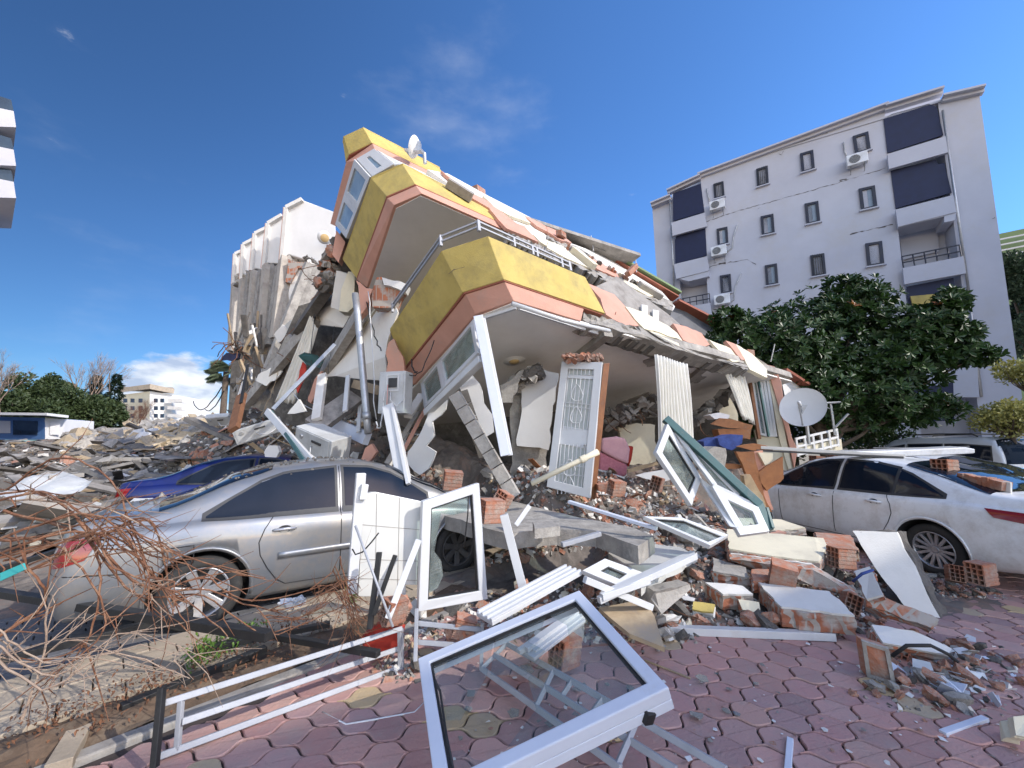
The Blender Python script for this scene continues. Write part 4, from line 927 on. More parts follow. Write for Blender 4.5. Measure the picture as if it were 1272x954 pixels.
for (a, b, w2) in [((832, 372), (872, 398), .17), ((1248, 592), (1272, 612), .14), ((395, 322), (436, 280), .12)]:
    Z = Z2 if a[0] > 800 else Z4; MB().beam(C(*Z(*a), 9.0), C(*Z(*b), 9.3), w2, .12).build('broken_block', MT['brick'], cb)
for (a, b) in [((215, 130), (228, 205)), ((436, 250), (440, 310))]: MB().tube([C(*Z4(*a), 10.5), C(*Z4(*b), 10.5)], .012, 5).build('aerial_rod', MT['galv'], cb)
MB().tube([C(*Z4(232, 185), 10.4), C(*Z4(320, 218), 11), C(*Z4(438, 258), 11.5)], .006, 4).build('wire', MT['black_metal'], cb)
# --- right end: window, columns, sunshade
RE = Plane(C(960, 540, 9.6), V((-.42, -.9, .1)))
def REp(Z, pts, o=0.): return [RE.at(*Z(*p), o) for p in pts]
MB().prism(REp(ZE, [(182, 300), (285, 335), (300, 360), (345, 370), (338, 458), (320, 462), (210, 430)], -.02), -RE.n*.15).build('wall', MT['cream'], cb)
MB().prism(REp(ZE, [(228, 40), (262, 48), (288, 110), (300, 200), (330, 330), (352, 375), (340, 455), (305, 300)], .08), -RE.n*.22).build('salmon_column', MT['salmon'], cb, bevel=.01)
MB().prism(REp(ZE, [(170, 0), (232, 40), (240, 95), (205, 75), (175, 60)], .06), -RE.n*.15).build('cream_column', MT['cream'], cb)
MB().prism(REp(ZE, [(238, 95), (264, 98), (330, 455), (318, 460), (280, 335)], .04), -RE.n*.12).build('cream_column', MT['cream'], cb)
pwin('window', REp(ZE, [(165, 85), (196, 98), (236, 328), (200, 318)], .05), cb, .06, .06, glass='glass_dusty', split=0)
pwin('window', REp(ZE, [(198, 86), (238, 98), (272, 326), (238, 328)], .0), cb, .06, .06, glass='glass_dusty', split=1)
MB().beam(RE.at(*ZE(192, 75), .1), RE.at(*ZE(238, 325), .1), .04, .05).build('window_rod', MT['teal'], cb)
MB().beam(RE.at(*ZE(145, -10), .12), RE.at(*ZE(200, 335), .12), .07, .07).build('window_rod', MT['rust'], cb)
MB().box(RE.at(*ZE(157, 22), .16), (.26, .2, .5), rotm(0, 0, .4)).build('broken_block', MT['brick'], cb)
MB().prism([C(*ZE(282, 66), 10.8), C(*ZE(345, 100), 11), C(*ZE(372, 140), 11), C(*ZE(305, 178), 10.6), C(*ZE(290, 110), 10.6)], (.5, 1.0, .1)).build('canopy', MT['plaster_clean'], cb)
MB().beam(C(*ZE(282, 64), 10.7), C(*ZE(374, 122), 10.9), .4, .07).build('canopy_edge', MT['roof_tile'], cb)
# small railed terrace beside the dish
mb = MB(); T_ = [C(*ZE(348, 358), 9.9), C(*ZE(508, 320), 10.4)]
for k in range(3):
    mb.beam(T_[0]+V((0, 0, -k*.2+.15)), T_[1]+V((0, 0, -k*.2+.15)), .05, .05)
for k in range(6): q = T_[0].lerp(T_[1], k/5); mb.beam(q+V((0, 0, -.3)), q+V((0, 0, .18)), .05, .05)
mb.build('terrace_railing', MT['plaster_clean'], cb)
MB().prism([C(*ZE(345, 370), 9.9), C(*ZE(525, 335), 10.5), C(*ZE(530, 378), 10.5), C(*ZE(345, 395), 9.9)], (.2, 1.1, 0)).build('terrace', MT['cream'], cb)
mb = MB(); mb.tube([C(*ZE(482, 192), 10.3), C(*ZE(500, 320), 10.2)], .03, 6).tube([C(*ZE(440, 194), 10.2), C(*ZE(523, 190), 10.3)], .025, 6).tube([C(*ZE(500, 290), 10.2), C(*ZE(552, 236), 10.2)], .03, 6).tube([C(*ZE(480, 215), 10.3), C(*ZE(440, 200), 10.3)], .015, 5)
mb.build('pipe_frame', MT['galv'], cb)
MB().tube([C(*ZE(262, -40), 9.6), C(*ZE(246, 30), 9.6)], .015, 5).build('aerial_rod', MT['galv'], cb)
# --- inside the open rooms
def wpoly(name, pts, ds, th, mat, par=cb, rg=0, seed=1, back=V((0, 1, 0))):
    P = [C(x, y, d) for (x, y), d in zip(pts, ds if isinstance(ds, list) else [ds]*len(pts))]
    if rg: P = rag(P, .12, rg, random.Random(seed))
    return MB().prism(P, back*th).build(name, mat, par)
wpoly('inner_wall', zz(ZC, [(30, 130), (75, 90), (130, 70), (165, 85), (215, 95), (180, 330), (165, 474), (90, 460), (8, 452), (5, 420), (30, 300)]), [7.0]*11, .14, MT['plaster_clean'], rg=.02)
wpoly('concrete_column', zz(ZC, [(-20, 120), (60, 75), (100, 70), (120, 200), (180, 340), (160, 470), (150, 615), (-20, 610)]), 7.2, .3, MT['concrete'], rg=.03, seed=3)
wpoly('inner_wall', zz(ZC, [(512, 345), (600, 340), (690, 350), (700, 545), (560, 545), (520, 420)]), 9.2, .14, MT['cream'], rg=.03, seed=4)
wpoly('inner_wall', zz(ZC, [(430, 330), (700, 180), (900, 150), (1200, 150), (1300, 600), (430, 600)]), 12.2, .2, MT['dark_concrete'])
wpoly('inner_wall', zz(ZC, [(998, 232), (1060, 215), (1100, 300), (1100, 330), (1010, 300)]), 9.6, .1, MT['cream'], rg=.02, seed=5)
# beams hanging from the ceiling
MB().beam(S3p.at(*Z4(300, 612), -.06), S3p.at(*Z4(150, 735), -.06)+vv*.3, .18, .12, nb).build('ceiling_beam', MT['concrete'], cb)
MB().beam(S3p.at(*Z4(790, 770), -.06), S3p.at(*Z4(690, 850), -.06), .16, .10, nb).build('ceiling_beam', MT['concrete'], cb)
for i, pts in enumerate([[(475, 745), (560, 720), (640, 725), (520, 770), (490, 775)], [(700, 850), (745, 820), (785, 825), (740, 855)], [(370, 950), (430, 925), (500, 900), (520, 940), (400, 954)]]):
    MB().prism(rag([S3p.at(*Z4(*p), -.012) for p in pts], .08, .03, random.Random(i)), -nb*.02).build('fallen_plaster_scar', MT['concrete'], cb)
for i in range(46):
    f = r_.random(); p = C(*ZC(440+f*270, 345-f*110+r_.uniform(-30, 25)), 8.9+r_.uniform(-.3, .4)); MB().chunk(p, (r_.uniform(.12, .5), r_.uniform(.1, .3), r_.uniform(.06, .2)), rotm(r_.uniform(-.5, .5), .6, r_.uniform(0, 3)), .14, r_).build('broken_block', MT[r_.choice(['dark_concrete', 'concrete', 'concrete'])], cb)
for i in range(26):
    f = r_.random(); p = C(*ZC(870+f*170, 330-f*130+r_.uniform(-10, 25)), 9.4+r_.uniform(-.3, .4)); MB().chunk(p, (r_.uniform(.12, .5), r_.uniform(.1, .3), r_.uniform(.06, .2)), rotm(r_.uniform(-.5, .5), .6, r_.uniform(0, 3)), .14, r_).build('broken_block', MT[r_.choice(['dark_concrete', 'concrete'])], cb)
# cross-shaped rough edge left of the inner wall
for i in range(34):
    f = r_.random(); p = C(*ZC(-20+f*150, 150-f*80+r_.uniform(-16, 26)), 6.9+r_.uniform(-.2, .2)); MB().chunk(p, (r_.uniform(.08, .3), r_.uniform(.1, .2), r_.uniform(.08, .2)), rotm(r_.uniform(-1, 1), r_.uniform(-1, 1), r_.uniform(0, 3)), .16, r_).build('broken_block', MT[r_.choice(['dark_concrete', 'concrete'])], cb)
# rough left wall pieces under the bay
wpoly('broken_wall', zz(Z8, [(1258, 530), (1245, 590), (1180, 650), (1190, 720), (1150, 770), (1198, 800), (1165, 880), (1120, 915), (1090, 895), (1052, 850), (1060, 800), (1130, 690), (1170, 590)]), [6.3]*13, .10, MT['plaster_clean'], rg=.02, seed=8)
wpoly('broken_wall', zz(Z3, [(490, 800), (540, 860), (560, 954), (600, 1010), (610, 1100), (560, 1130), (510, 1090), (495, 1000), (430, 860)]), [5.9]*9, .10, MT['plaster_clean'], rg=.02, seed=9)
wpoly('broken_wall', zz(Z3, [(640, 870), (700, 840), (735, 800), (760, 790), (700, 954), (650, 954)]), [6.6]*6, .2, MT['concrete'], rg=.03, seed=10)
def hollow_strip(a, b, w2, t2, n, mat='concrete'):
    mb = MB(); a, b = V(a), V(b)
    for k in range(n):
        p, q = a.lerp(b, k/n), a.lerp(b, (k+.94)/n); mb.beam(p, q, w2*random.uniform(.8, 1.1), t2)
    return mb.build('broken_column', MT[mat], cb)
hollow_strip(C(565, 490, 5.4), C(640, 618, 5.1), .17, .16, 7); hollow_strip(C(574, 486, 5.6), C(602, 568, 5.5), .12, .16, 5, 'dark_concrete')
# dark mass of the collapsed rooms, so no sky shows under the slabs
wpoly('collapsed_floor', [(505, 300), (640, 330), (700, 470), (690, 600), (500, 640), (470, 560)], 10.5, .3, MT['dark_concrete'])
# ---- left flank: storeys pressed together
wpoly('ceiling', zz(Z8, [(985, 40), (930, 30), (830, 200), (690, 380), (640, 432), (700, 425), (820, 440), (960, 448), (948, 330), (960, 250), (1010, 110)]), [7.6, 7.9, 8.4, 9.1, 9.4, 9.0, 8.4, 7.8, 7.6, 7.4, 7.3], .08, MT['ceiling'])
wpoly('ceiling', zz(Z8, [(650, 0), (720, -60), (800, 20), (790, 100), (740, 185), (610, 170), (600, 110)]), [10, 10, 9.3, 9.3, 9.6, 10.3, 10.2], .08, MT['ceiling'])
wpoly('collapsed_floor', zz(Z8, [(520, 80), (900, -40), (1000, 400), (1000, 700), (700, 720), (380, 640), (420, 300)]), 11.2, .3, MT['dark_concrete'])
MB().beam(C(*Z8(830, 110), 8.0), C(*Z8(640, 415), 9.6), .5, .16, V((.3, -1, .5))).build('slab_edge', MT['concrete'], cb)
MB().beam(C(*Z8(925, 70), 7.9), C(*Z8(700, 410), 9.3), .10, .06).build('moulding', MT['cream'], cb)
MB().beam(C(*Z8(955, 60), 7.75), C(*Z8(730, 400), 9.1), .06, .06).build('moulding', MT['cream'], cb)
MB().beam(C(*Z8(700, -60), 9.2), C(*Z8(525, 190), 10.6), .5, .22, V((.3, -1, .5))).build('slab_edge', MT['dark_concrete'], cb)
MB().beam(C(*Z8(620, 130), 10.2), C(*Z8(250, 570), 11.8), .35, .2, V((.3, -1, .5))).build('slab_edge', MT['concrete'], cb)
MB().beam(C(*Z8(505, 250), 11), C(*Z8(390, 500), 11.6), .6, .14, V((.3, -1, .5))).build('slab_edge', MT['concrete'], cb)
MB().beam(C(*Z8(765, -80), 9.0), C(*Z8(735, 100), 9.2), .5, .14, V((0, -1, 0))).build('white_pillar', MT['plaster_white'], cb)
MB().prism([C(*Z8(*p), 8.9) for p in [(765, -90), (800, -90), (790, 85), (762, 110), (720, 105), (730, 0)]], (0, .3, 0)).build('shutter_box', MT['cream'], cb)
wpoly('salmon_wall', zz(Z2, [(150, 580), (195, 640), (160, 740), (130, 700)]), [8.9]*4, .2, MT['salmon'])
wpoly('salmon_wall', zz(Z2, [(248, 828), (298, 866), (330, 870), (300, 960), (255, 1010), (262, 900)]), [7.4]*6, .2, MT['salmon'], rg=.02)
wpoly('salmon_wall', zz(Z8, [(965, 260), (990, 240), (1010, 290), (1035, 330), (1045, 420), (950, 415), (962, 360), (950, 310)]), [7.2]*8, .12, MT['salmon'], rg=.02, seed=12)
wpoly('salmon_wall', zz(Z8, [(600, 440), (632, 400), (640, 470), (580, 560), (560, 545)]), [8.9]*5, .12, MT['salmon'], rg=.02, seed=13)
wpoly('broken_brick_wall', zz(Z2, [(330, 870), (350, 812), (375, 810), (380, 850), (480, 880), (440, 960), (330, 960)]), [7.35]*7, .25, MT['brickwork'], rg=.04, seed=14)
wpoly('broken_wall', zz(Z2, [(375, 812), (460, 830), (505, 850), (490, 885), (385, 850)]), [7.25]*5, .2, MT['plaster_clean'], rg=.02, seed=15)
for i in range(40):
    f = r_.random(); p = C(*Z2(140+r_.uniform(-20, 40)-f*70, 640+f*220), 9.3+r_.uniform(-.2, .3)); MB().chunk(p, (r_.uniform(.1, .3), r_.uniform(.1, .3), r_.uniform(.1, .3)), rotm(r_.uniform(-1, 1), 1, r_.uniform(0, 3)), .16, r_).build('broken_block', MT[r_.choice(['dark_concrete', 'concrete', 'brick'])], cb)
# downpipe hanging free at the corner
MB().tube([C(*Z8(800, 20), 7.0), C(*Z8(812, 120), 6.9), C(*Z8(856, 620), 6.4), C(*Z8(864, 710), 6.3)], .06, 10).build('downpipe', MT['galv'], cb, smooth=True)
MB().tube([C(*Z8(855, 605), 6.38), C(*Z8(858, 640), 6.36)], .07, 10).build('pipe_collar', MT['galv'], cb, smooth=True)
# ================================================================== the leaning wing behind (five pressed storeys)
lw = thing('leaning_wing', 'toppled white wing of five tilted storeys behind the yellow and salmon corner', 'building', (-6, 15, 0))
def WP(name, pts, d, th, mat, rg=0, bk=None, seed=0, dl=None):
    P = [C(*Z1(*p), d if dl is None else dl[i]) for i, p in enumerate(pts)]
    if rg: P = rag(P, .3, rg, random.Random(seed))
    return MB().prism(P, bk if bk is not None else V((-.9, 1.1, .0))).build(name, mat, lw, bevel=0 if rg else .03)
bkx = V((-.33, .42, .02))
pages = [([(462, 470), (540, 430), (700, 490), (705, 600), (632, 752), (470, 700), (440, 728)], 13.0), ([(372, 548), (440, 508), (452, 560), (444, 745), (370, 742), (350, 768)], 14.0),
         ([(308, 598), (362, 572), (368, 640), (362, 782), (310, 768), (290, 780)], 15.0), ([(250, 652), (302, 625), (306, 700), (300, 815), (256, 802), (240, 822)], 16.0), ([(210, 698), (246, 682), (248, 760), (246, 852), (212, 846), (200, 858)], 17.0)]
for i, (pts, d) in enumerate(pages):
    WP('balcony_slab', pts, d, 0, MT['plaster_clean'], bk=bkx*1.6, seed=i)
    P = pts; q = [P[-1], P[0], P[0], P[-1]]
    e = MB(); L = [C(*Z1(*p), d-.05) for p in (P[-1], P[0], P[1])]
    for a, b in zip(L, L[1:]): e.beam(a, b, .12, .14, V((0, -1, 0)))
    e.build('balcony_rim', MT['salmon' if i < 4 else 'concrete'] if False else MT['plaster_white'], lw)
    e = MB(); e.beam(L[0]-V((.07, 0, 0)), L[1]-V((.07, 0, 0)), .05, .10, V((0, -1, 0))); e.build('rim_stripe', MT['salmon'], lw)
fins = [((600, 760), (330, 1460), 12.6, .6, 'concrete'), ((470, 720), (425, 1120), 13.1, .5, 'raw_concrete'), ((440, 760), (385, 1150), 13.6, .35, 'concrete'), ((385, 760), (350, 1160), 14.0, .5, 'raw_concrete'), ((350, 790), (305, 1170), 14.5, .35, 'concrete'),
        ((325, 790), (290, 1170), 15.0, .5, 'raw_concrete'), ((290, 800), (262, 1170), 15.5, .35, 'concrete'), ((262, 830), (240, 1180), 16.0, .45, 'raw_concrete'), ((225, 850), (206, 1180), 17.0, .5, 'raw_concrete')]
for (a, b, d, w2, m_) in fins:
    MB().beam(C(*Z1(*a), d), C(*Z1(*b), d-.6), w2, .26, V((.75, -.6, .1))).build('floor_slab', MT[m_], lw)
    MB().beam(C(*Z1(a[0]-10, a[1]), d+.1), C(*Z1(b[0]-10, b[1]), d-.5), .12, .6, V((.75, -.6, .1))).build('slab_edge', MT['concrete'], lw)
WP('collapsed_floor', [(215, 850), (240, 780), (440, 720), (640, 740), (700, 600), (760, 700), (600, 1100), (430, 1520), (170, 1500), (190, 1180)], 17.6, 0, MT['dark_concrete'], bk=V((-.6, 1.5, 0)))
WP('inner_wall', [(500, 745), (620, 770), (625, 830), (560, 960), (470, 1010), (455, 960)], 12.8, 0, MT['ceiling'], bk=V((-.1, .15, 0)))
WP('brick_edge', [(470, 722), (500, 735), (620, 752), (600, 775), (520, 765), (480, 840), (455, 835)], 12.7, 0, MT['brickwork'], rg=.04, bk=V((-.1, .3, 0)), seed=6)
for i in range(60):
    f = r_.random(); p = C(*Z1(220+f*370, 800-f*60+r_.uniform(-15, 40)+(f < .5)*30), 16.5-3.6*f); MB().chunk(p, (r_.uniform(.12, .45), r_.uniform(.12, .35), r_.uniform(.08, .25)), rotm(r_.uniform(-1, 1), .6, r_.uniform(0, 3)), .16, r_).build('broken_block', MT[r_.choice(['dark_concrete', 'concrete', 'plaster_white', 'concrete'])], lw)
for i in range(96):
    x, y = r_.uniform(200, 620), r_.uniform(1090, 1500); x = 190+(x-200)*(.55+.45*(y-1090)/400)
    p = C(*Z1(x, y), 13.6-r_.random()*1.2); L = r_.uniform(.3, 1.3); a = r_.uniform(-1.2, .6); MB().beam(p, p+V((cos(a+1.9)*L*.35, r_.uniform(-.3, .3), sin(a+1.9)*L)), r_.uniform(.03, .2), r_.uniform(.03, .08)).build('broken_slab_piece', MT[r_.choice(['dark_concrete', 'concrete', 'dark_concrete', 'raw_wood', 'ceiling'])], lw)
R_ = (nb+V((0, 0, 0))); p = C(*Z1(648, 617), 12.6)
nf = (CAM-p).normalized(); nf = (nf+V((.2, 0, -.2))).normalized(); R = nf.to_track_quat('Z', 'Y').to_matrix().to_4x4(); Mx = Matrix.Translation(p) @ R
lp_ = thing('wall_lamp', 'round white ceiling lamp with amber centre on the nearest tilted white balcony', 'lamp', p)
lp_['label'] = 'round amber-centred ceiling lamp on the underside of the nearest tilted white balcony'
MB().lathe([(0, .07), (.09, .07), (.15, .06), (.20, .03), (.21, -.05)], 24, Mx).build('lamp_shade', MT['plaster_clean'], lp_, smooth=True)
MB().lathe([(0, .10), (.08, .095), (.13, .075)], 20, Mx).build('bulb_cover', MT['lamp'], lp_, smooth=True)

# ---- torn wires and bent reinforcement hanging out of the slabs
rw_ = random.Random(31)
def sag(a, b, dz, n=9): return [a.lerp(b, k/n)+V((rw_.uniform(-.02, .02), rw_.uniform(-.02, .02), -dz*4*(k/n)*(1-k/n))) for k in range(n+1)]
for (a, da, b, db, dz, r1, m_) in [(Z8(870, 10), 7.3, Z8(900, 640), 6.4, -.1, .010, 'pvc'), (Z8(860, 60), 7.4, Z8(930, 300), 7.0, .15, .012, 'black_metal'), (Z8(600, 120), 9.4, Z8(560, 600), 8.4, .2, .008, 'dark_plastic'), (Z8(905, 650), 6.1, Z8(950, 500), 6.2, .3, .012, 'pvc'),
        (Z8(420, 400), 9.5, Z8(330, 620), 8.8, .2, .010, 'raw_wood'), (Z8(700, 180), 9.2, Z8(650, 480), 8.6, .2, .007, 'dark_plastic'), (Z8(240, 280), 12.4, Z8(150, 260), 12.6, .3, .014, 'rust'), (Z8(200, 300), 12.4, Z8(120, 330), 12.8, -.3, .014, 'rust'),
        (Z8(0, 550), 20, Z8(140, 480), 13, .6, .02, 'black_metal'), (Z8(60, 590), 18, Z8(150, 500), 13, .3, .02, 'black_metal'), (Z8(1190, 250), 6.4, Z8(1070, 420), 6.2, .2, .009, 'black_metal'), (Z3(205, 740), 6.5, Z3(230, 800), 6.2, .1, .012, 'black_metal'),
        (ZC(440, 300), 8.6, ZC(520, 380), 8.4, .1, .008, 'rust'), (ZC(900, 320), 9, ZC(960, 400), 8.4, .15, .008, 'rust'), (Z8(480, 480), 8.6, Z8(700, 560), 8.0, .3, .009, 'pvc'), (Z8(610, 640), 7.6, Z8(790, 760), 6.6, .1, .009, 'dark_plastic')]:
    MB().tube(sag(C(*a, da), C(*b, db), dz), r1, 5).build('hanging_wire', MT[m_], cb, smooth=True)
for i in range(46):
    f = rw_.random(); Z, x, y, d = rw_.choice([(Z8, 190+f*60, 260+f*60, 12.6), (Z8, 520-f*300, 160+f*420, 10.2+f*1.4), (Z4, 320+f*660, 600+f*190, 7.2+f*2.6), (ZC, 300+f*500, 820-f*60, 4.6), (Z2, 130-f*60, 640+f*250, 9.2), (ZC, 440+f*240, 330-f*90, 8.9)])
    p = C(*Z(x, y), d); q = [p]; dr = (rv_(rw_)+V((0, -.3, -.3))).normalized() if False else V((rw_.uniform(-1, 1), rw_.uniform(-1, .2), rw_.uniform(-1, .6))).normalized()
    for k in range(4): dr = (dr+V((rw_.uniform(-.4, .4), rw_.uniform(-.4, .4), rw_.uniform(-.5, .3)))).normalized(); q.append(q[-1]+dr*rw_.uniform(.05, .16)*(d/7))
    MB().tube(q, .0055*(d/6), 5).build('bent_rebar', MT['rust'], cb, smooth=True)
# ================================================================== cars
def interp(tab, x):
    if x <= tab[0][0]: return tab[0][1]
    for (a, b), (c, d) in zip(tab, tab[1:]):
        if x <= c:
            t = (x-a)/(c-a); t = t*t*(3-2*t)*.45+t*.55; return b+(d-b)*t
    return tab[-1][1]
SED = dict(
    top=[(-.98, .78), (-.96, .90), (-.90, .985), (-.76, 1.01), (-.42, 1.045), (-.30, 1.08), (.25, 1.33), (.55, 1.41), (1.0, 1.455), (1.4, 1.45), (1.75, 1.39), (2.25, 1.16), (2.55, 1.0), (2.75, .95), (3.2, .86), (3.42, .74), (3.52, .62), (3.55, .5)],
    sho=[(-.98, .76), (-.86, .90), (0, .93), (1.2, .90), (2.4, .86), (3.2, .76), (3.55, .55)],
    bot=[(-.98, .36), (-.86, .24), (-.4, .2), (.4, .17), (2.2, .17), (3.3, .2), (3.55, .3)],
    wid=[(-.98, .62), (-.96, .71), (-.86, .80), (-.4, .85), (.4, .865), (2.2, .865), (3.0, .84), (3.3, .78), (3.5, .64), (3.55, .50)], wr=.56, wb=2.6)
HAT = dict(SED); HAT['top'] = [(-.95, .70), (-.93, .95), (-.85, 1.12), (-.55, 1.36), (-.2, 1.46), (.6, 1.52), (1.3, 1.50), (1.7, 1.42), (2.3, 1.12), (2.5, 1.02), (3.0, .92), (3.35, .78), (3.5, .6), (3.52, .5)]
HAT['sho'] = [(-.95, .68), (-.8, .95), (0, .96), (2.4, .90), (3.2, .78), (3.52, .55)]
VAN = dict(SED); VAN['top'] = [(-.85, .75), (-.84, 1.1), (-.78, 1.5), (-.66, 1.74), (-.4, 1.80), (1.0, 1.82), (1.5, 1.76), (2.1, 1.36), (2.45, 1.14), (3.0, 1.05), (3.3, .90), (3.45, .7), (3.48, .5)]
VAN['sho'] = [(-.85, .73), (-.78, 1.02), (0, 1.04), (2.4, 1.02), (3.1, .90), (3.48, .6)]; VAN['wr'] = .68
VAN['wid'] = [(-.85, .76), (-.8, .82), (.2, .88), (2.4, .87), (3.1, .82), (3.4, .7), (3.48, .55)]
def ray_patch(bv, top, bot, n, m, mode, off):
    """a strip ruled between two curves, laid on the body: mode 'L','R' (x,z) from the side, 'T' (x,y) from above, 'B' (y,z) from behind"""
    mb = MB(); ok = True
    def samp(P, f):
        L = len(P)-1; i = min(int(f*L), L-1); t = f*L-i; return (P[i][0]+(P[i+1][0]-P[i][0])*t, P[i][1]+(P[i+1][1]-P[i][1])*t)
    for i in range(n+1):
        a, b = samp(top, i/n), samp(bot, i/n)
        for k in range(m+1):
            t = k/m; u, v = a[0]+(b[0]-a[0])*t, a[1]+(b[1]-a[1])*t
            if mode == 'L': o, d = V((u, 3, v)), V((0, -1, 0))
            elif mode == 'R': o, d = V((u, -3, v)), V((0, 1, 0))
            elif mode == 'T': o, d = V((u, v, 4)), V((0, 0, -1))
            elif mode == 'B': o, d = V((-4, u, v)), V((1, 0, 0))
            loc, nr, _, _ = bv.ray_cast(o, d)
            if loc is None: loc, nr = bv.find_nearest(o+d*2.3)[:2]
            if nr.dot(d) > 0: nr = -nr
            mb.v.append(loc+nr*off)
    for i in range(n):
        for k in range(m): q = i*(m+1)+k; mb.f.append((q, q+m+1, q+m+2, q+1))
    return mb
def make_car(name, label, P, paint, rim='alloy', spokes=7, sides='LR', detail=True, group=None, glassx=None, style='sedan'):
    t = thing(name, label, 'car', (0, 0, 0), group)
    X0, X1 = P['top'][0][0], P['top'][-1][0]; nx = 84; rings = []
    for i in range(nx+1):
        f = i/nx; x = X0+(X1-X0)*(f+.018*sin(2*pi*f)*-1)
        x = min(max(x, X0), X1); zt, zs, zb, wd = interp(P['top'], x), interp(P['sho'], x), interp(P['bot'], x), interp(P['wid'], x)
        zs = min(zs, zt-.015); gh = max(zt-zs, .015); k = min(gh/.45, 1); wr = (wd-.10)*(1-k)+P['wr']*k
        z1 = zb+(zs-zb)*.5
        pts = [(0, zb), (wd-.25, zb), (wd-.08, zb+.01), (wd-.03, zb+.06), (wd, zb+.2), (wd+.005, z1), (wd-.005, zs-.16), (wd-.02, zs-.06), (wd-.05, zs-.005), (wd-.085, zs+.02*k+.003)]
        for q in (.15, .35, .6, .82): pts.append((wd-.085+(wr-wd+.085)*(q**1.15), zs+(gh-.04*k)*q*.97+.0))
        pts += [(wr-.03, zt-.045*k-.004), (wr-.09, zt-.02*k-.002), (wr*.6, zt-.006), (wr*.3, zt), (0, zt+.004)]
        rings.append([V((x, -y, z)) for y, z in pts]+[V((x, y, z)) for y, z in reversed(pts[1:-1])])
    m = len(rings[0]); mb = MB()
    for r in rings: mb.v += r
    for i in range(nx):
        for k in range(m): mb.f.append((i*m+k, i*m+(k+1) % m, (i+1)*m+(k+1) % m, (i+1)*m+k))
    for i in (0, nx):
        c = sum(rings[i], V((0, 0, 0)))/m; c.x += -.02 if i == 0 else .02; o = len(mb.v); mb.v.append(c)
        for k in range(m): mb.f.append((i*m+k, i*m+(k+1) % m, o))
    body = mb.build('body', paint, t, smooth=True)
    body.data.materials.append(MT['dark_plastic'])
    bv = BVHTree.FromObject(body, bpy.context.evaluated_depsgraph_get()) if False else BVHTree.FromPolygons([v.co for v in body.data.vertices], [tuple(p.vertices) for p in body.data.polygons])
    # cut the wheel arches
    cm = MB(); 
    for x in (0, P['wb']):
        for s_ in (-1, 1):
            Mx = Matrix.Translation((x, s_*.55, .32)) @ Matrix.Rotation(-s_*pi/2, 4, 'X')
            cm.prism([Mx @ V((.365*cos(2*pi*k/40), .365*sin(2*pi*k/40), -.1)) for k in range(40)], Mx.to_3x3() @ V((0, 0, .7)))
    co = cm.build('cutter', MT['dark_plastic'], None, keep=True)
    for ob_ in (body, co):
        bm_ = bmesh.new(); bm_.from_mesh(ob_.data); bmesh.ops.remove_doubles(bm_, verts=bm_.verts, dist=1e-6); bmesh.ops.recalc_face_normals(bm_, faces=bm_.faces)
        if bm_.calc_volume(signed=True) < 0: bmesh.ops.reverse_faces(bm_, faces=bm_.faces)
        bm_.to_mesh(ob_.data); bm_.free(); ob_.data.update()
    bo = body.modifiers.new('cut', 'BOOLEAN'); bo.object = co; bo.operation = 'DIFFERENCE'; bo.solver = 'FAST'
    dg = bpy.context.evaluated_depsgraph_get(); me = bpy.data.meshes.new_from_object(body.evaluated_get(dg)); body.modifiers.clear(); body.data = me
    bpy.data.objects.remove(co)
    # assign dark lining to the cut faces
    for p in me.polygons:
        c = p.center
        for x in (0, P['wb']):
            if math.hypot(c.x-x, c.z-.32) < .372 and abs(c.y) < .84 and abs(p.normal.x*(c.x-x)+p.normal.z*(c.z-.32)) >= -.5 and c.z > .1:
                if math.hypot(c.x-x, c.z-.32) < .3655 or abs(p.normal.y) < .35: p.material_index = 1
    for s_, md in ((-1, 'R'), (1, 'L')):
        if md not in sides: continue
        for nme, tp, bt in glassx:
            ray_patch(bv, [(q[0]+dx, q[1]+.028) for q, dx in zip(tp, [-.03]+[0]*(len(tp)-2)+[.03])], [(q[0]+dx, q[1]-.022) for q, dx in zip(bt, [-.03]+[0]*(len(bt)-2)+[.03])], 18, 6, md, .004).build('window_seal', MT['dark_plastic'], t, smooth=True)
            ray_patch(bv, tp, bt, 18, 6, md, .008).build(nme, MT['car_glass'], t, smooth=True)
        if detail:
            def line(pts, w_=.006, mat='black_metal', nm='door_seam'):
                mbb = MB(); L_ = []
                for (a, b) in zip(pts, pts[1:]):
                    for k in range(8): L_.append((a[0]+(b[0]-a[0])*k/8, a[1]+(b[1]-a[1])*k/8))
                L_.append(pts[-1]); q = []
                for (u, v) in L_:
                    loc, nr, _, _ = bv.ray_cast(V((u, s_*3, v)), V((0, -s_, 0)))
                    if loc is not None: q.append(loc+nr*(0.0015 if nr.y*s_ > 0 else -.0015))
                mbb.tube(q, w_, 5); mbb.build(nm, MT[mat], t, smooth=True)
            for pts in P.get('seams', []): line(pts, .0045)
            for (x, z) in P.get('handles', []):
                loc, nr, _, _ = bv.ray_cast(V((x, s_*3, z)), V((0, -s_, 0)))
                h = MB(); h.tube([V((x-.10, loc.y-s_*.0, z-.004)), V((x-.085, loc.y+s_*.026, z)), V((x, loc.y+s_*.034, z+.004)), V((x+.085, loc.y+s_*.026, z+.002)), V((x+.10, loc.y, z))], [.011, .015, .017, .015, .011], 8)
                hh = h.build('handle', MT['alloy'] if style == 'sedan' else paint, t, smooth=True)
                MB().lathe([(0, .0), (.05, .002), (.06, .004)], 16, Matrix.Translation((x, loc.y+s_*.001, z)) @ Matrix.Rotation(-s_*pi/2, 4, 'X') @ Matrix.Scale(.6, 4, (0, 1, 0))).build('handle_cup', MT['dark_plastic'], t, smooth=True)
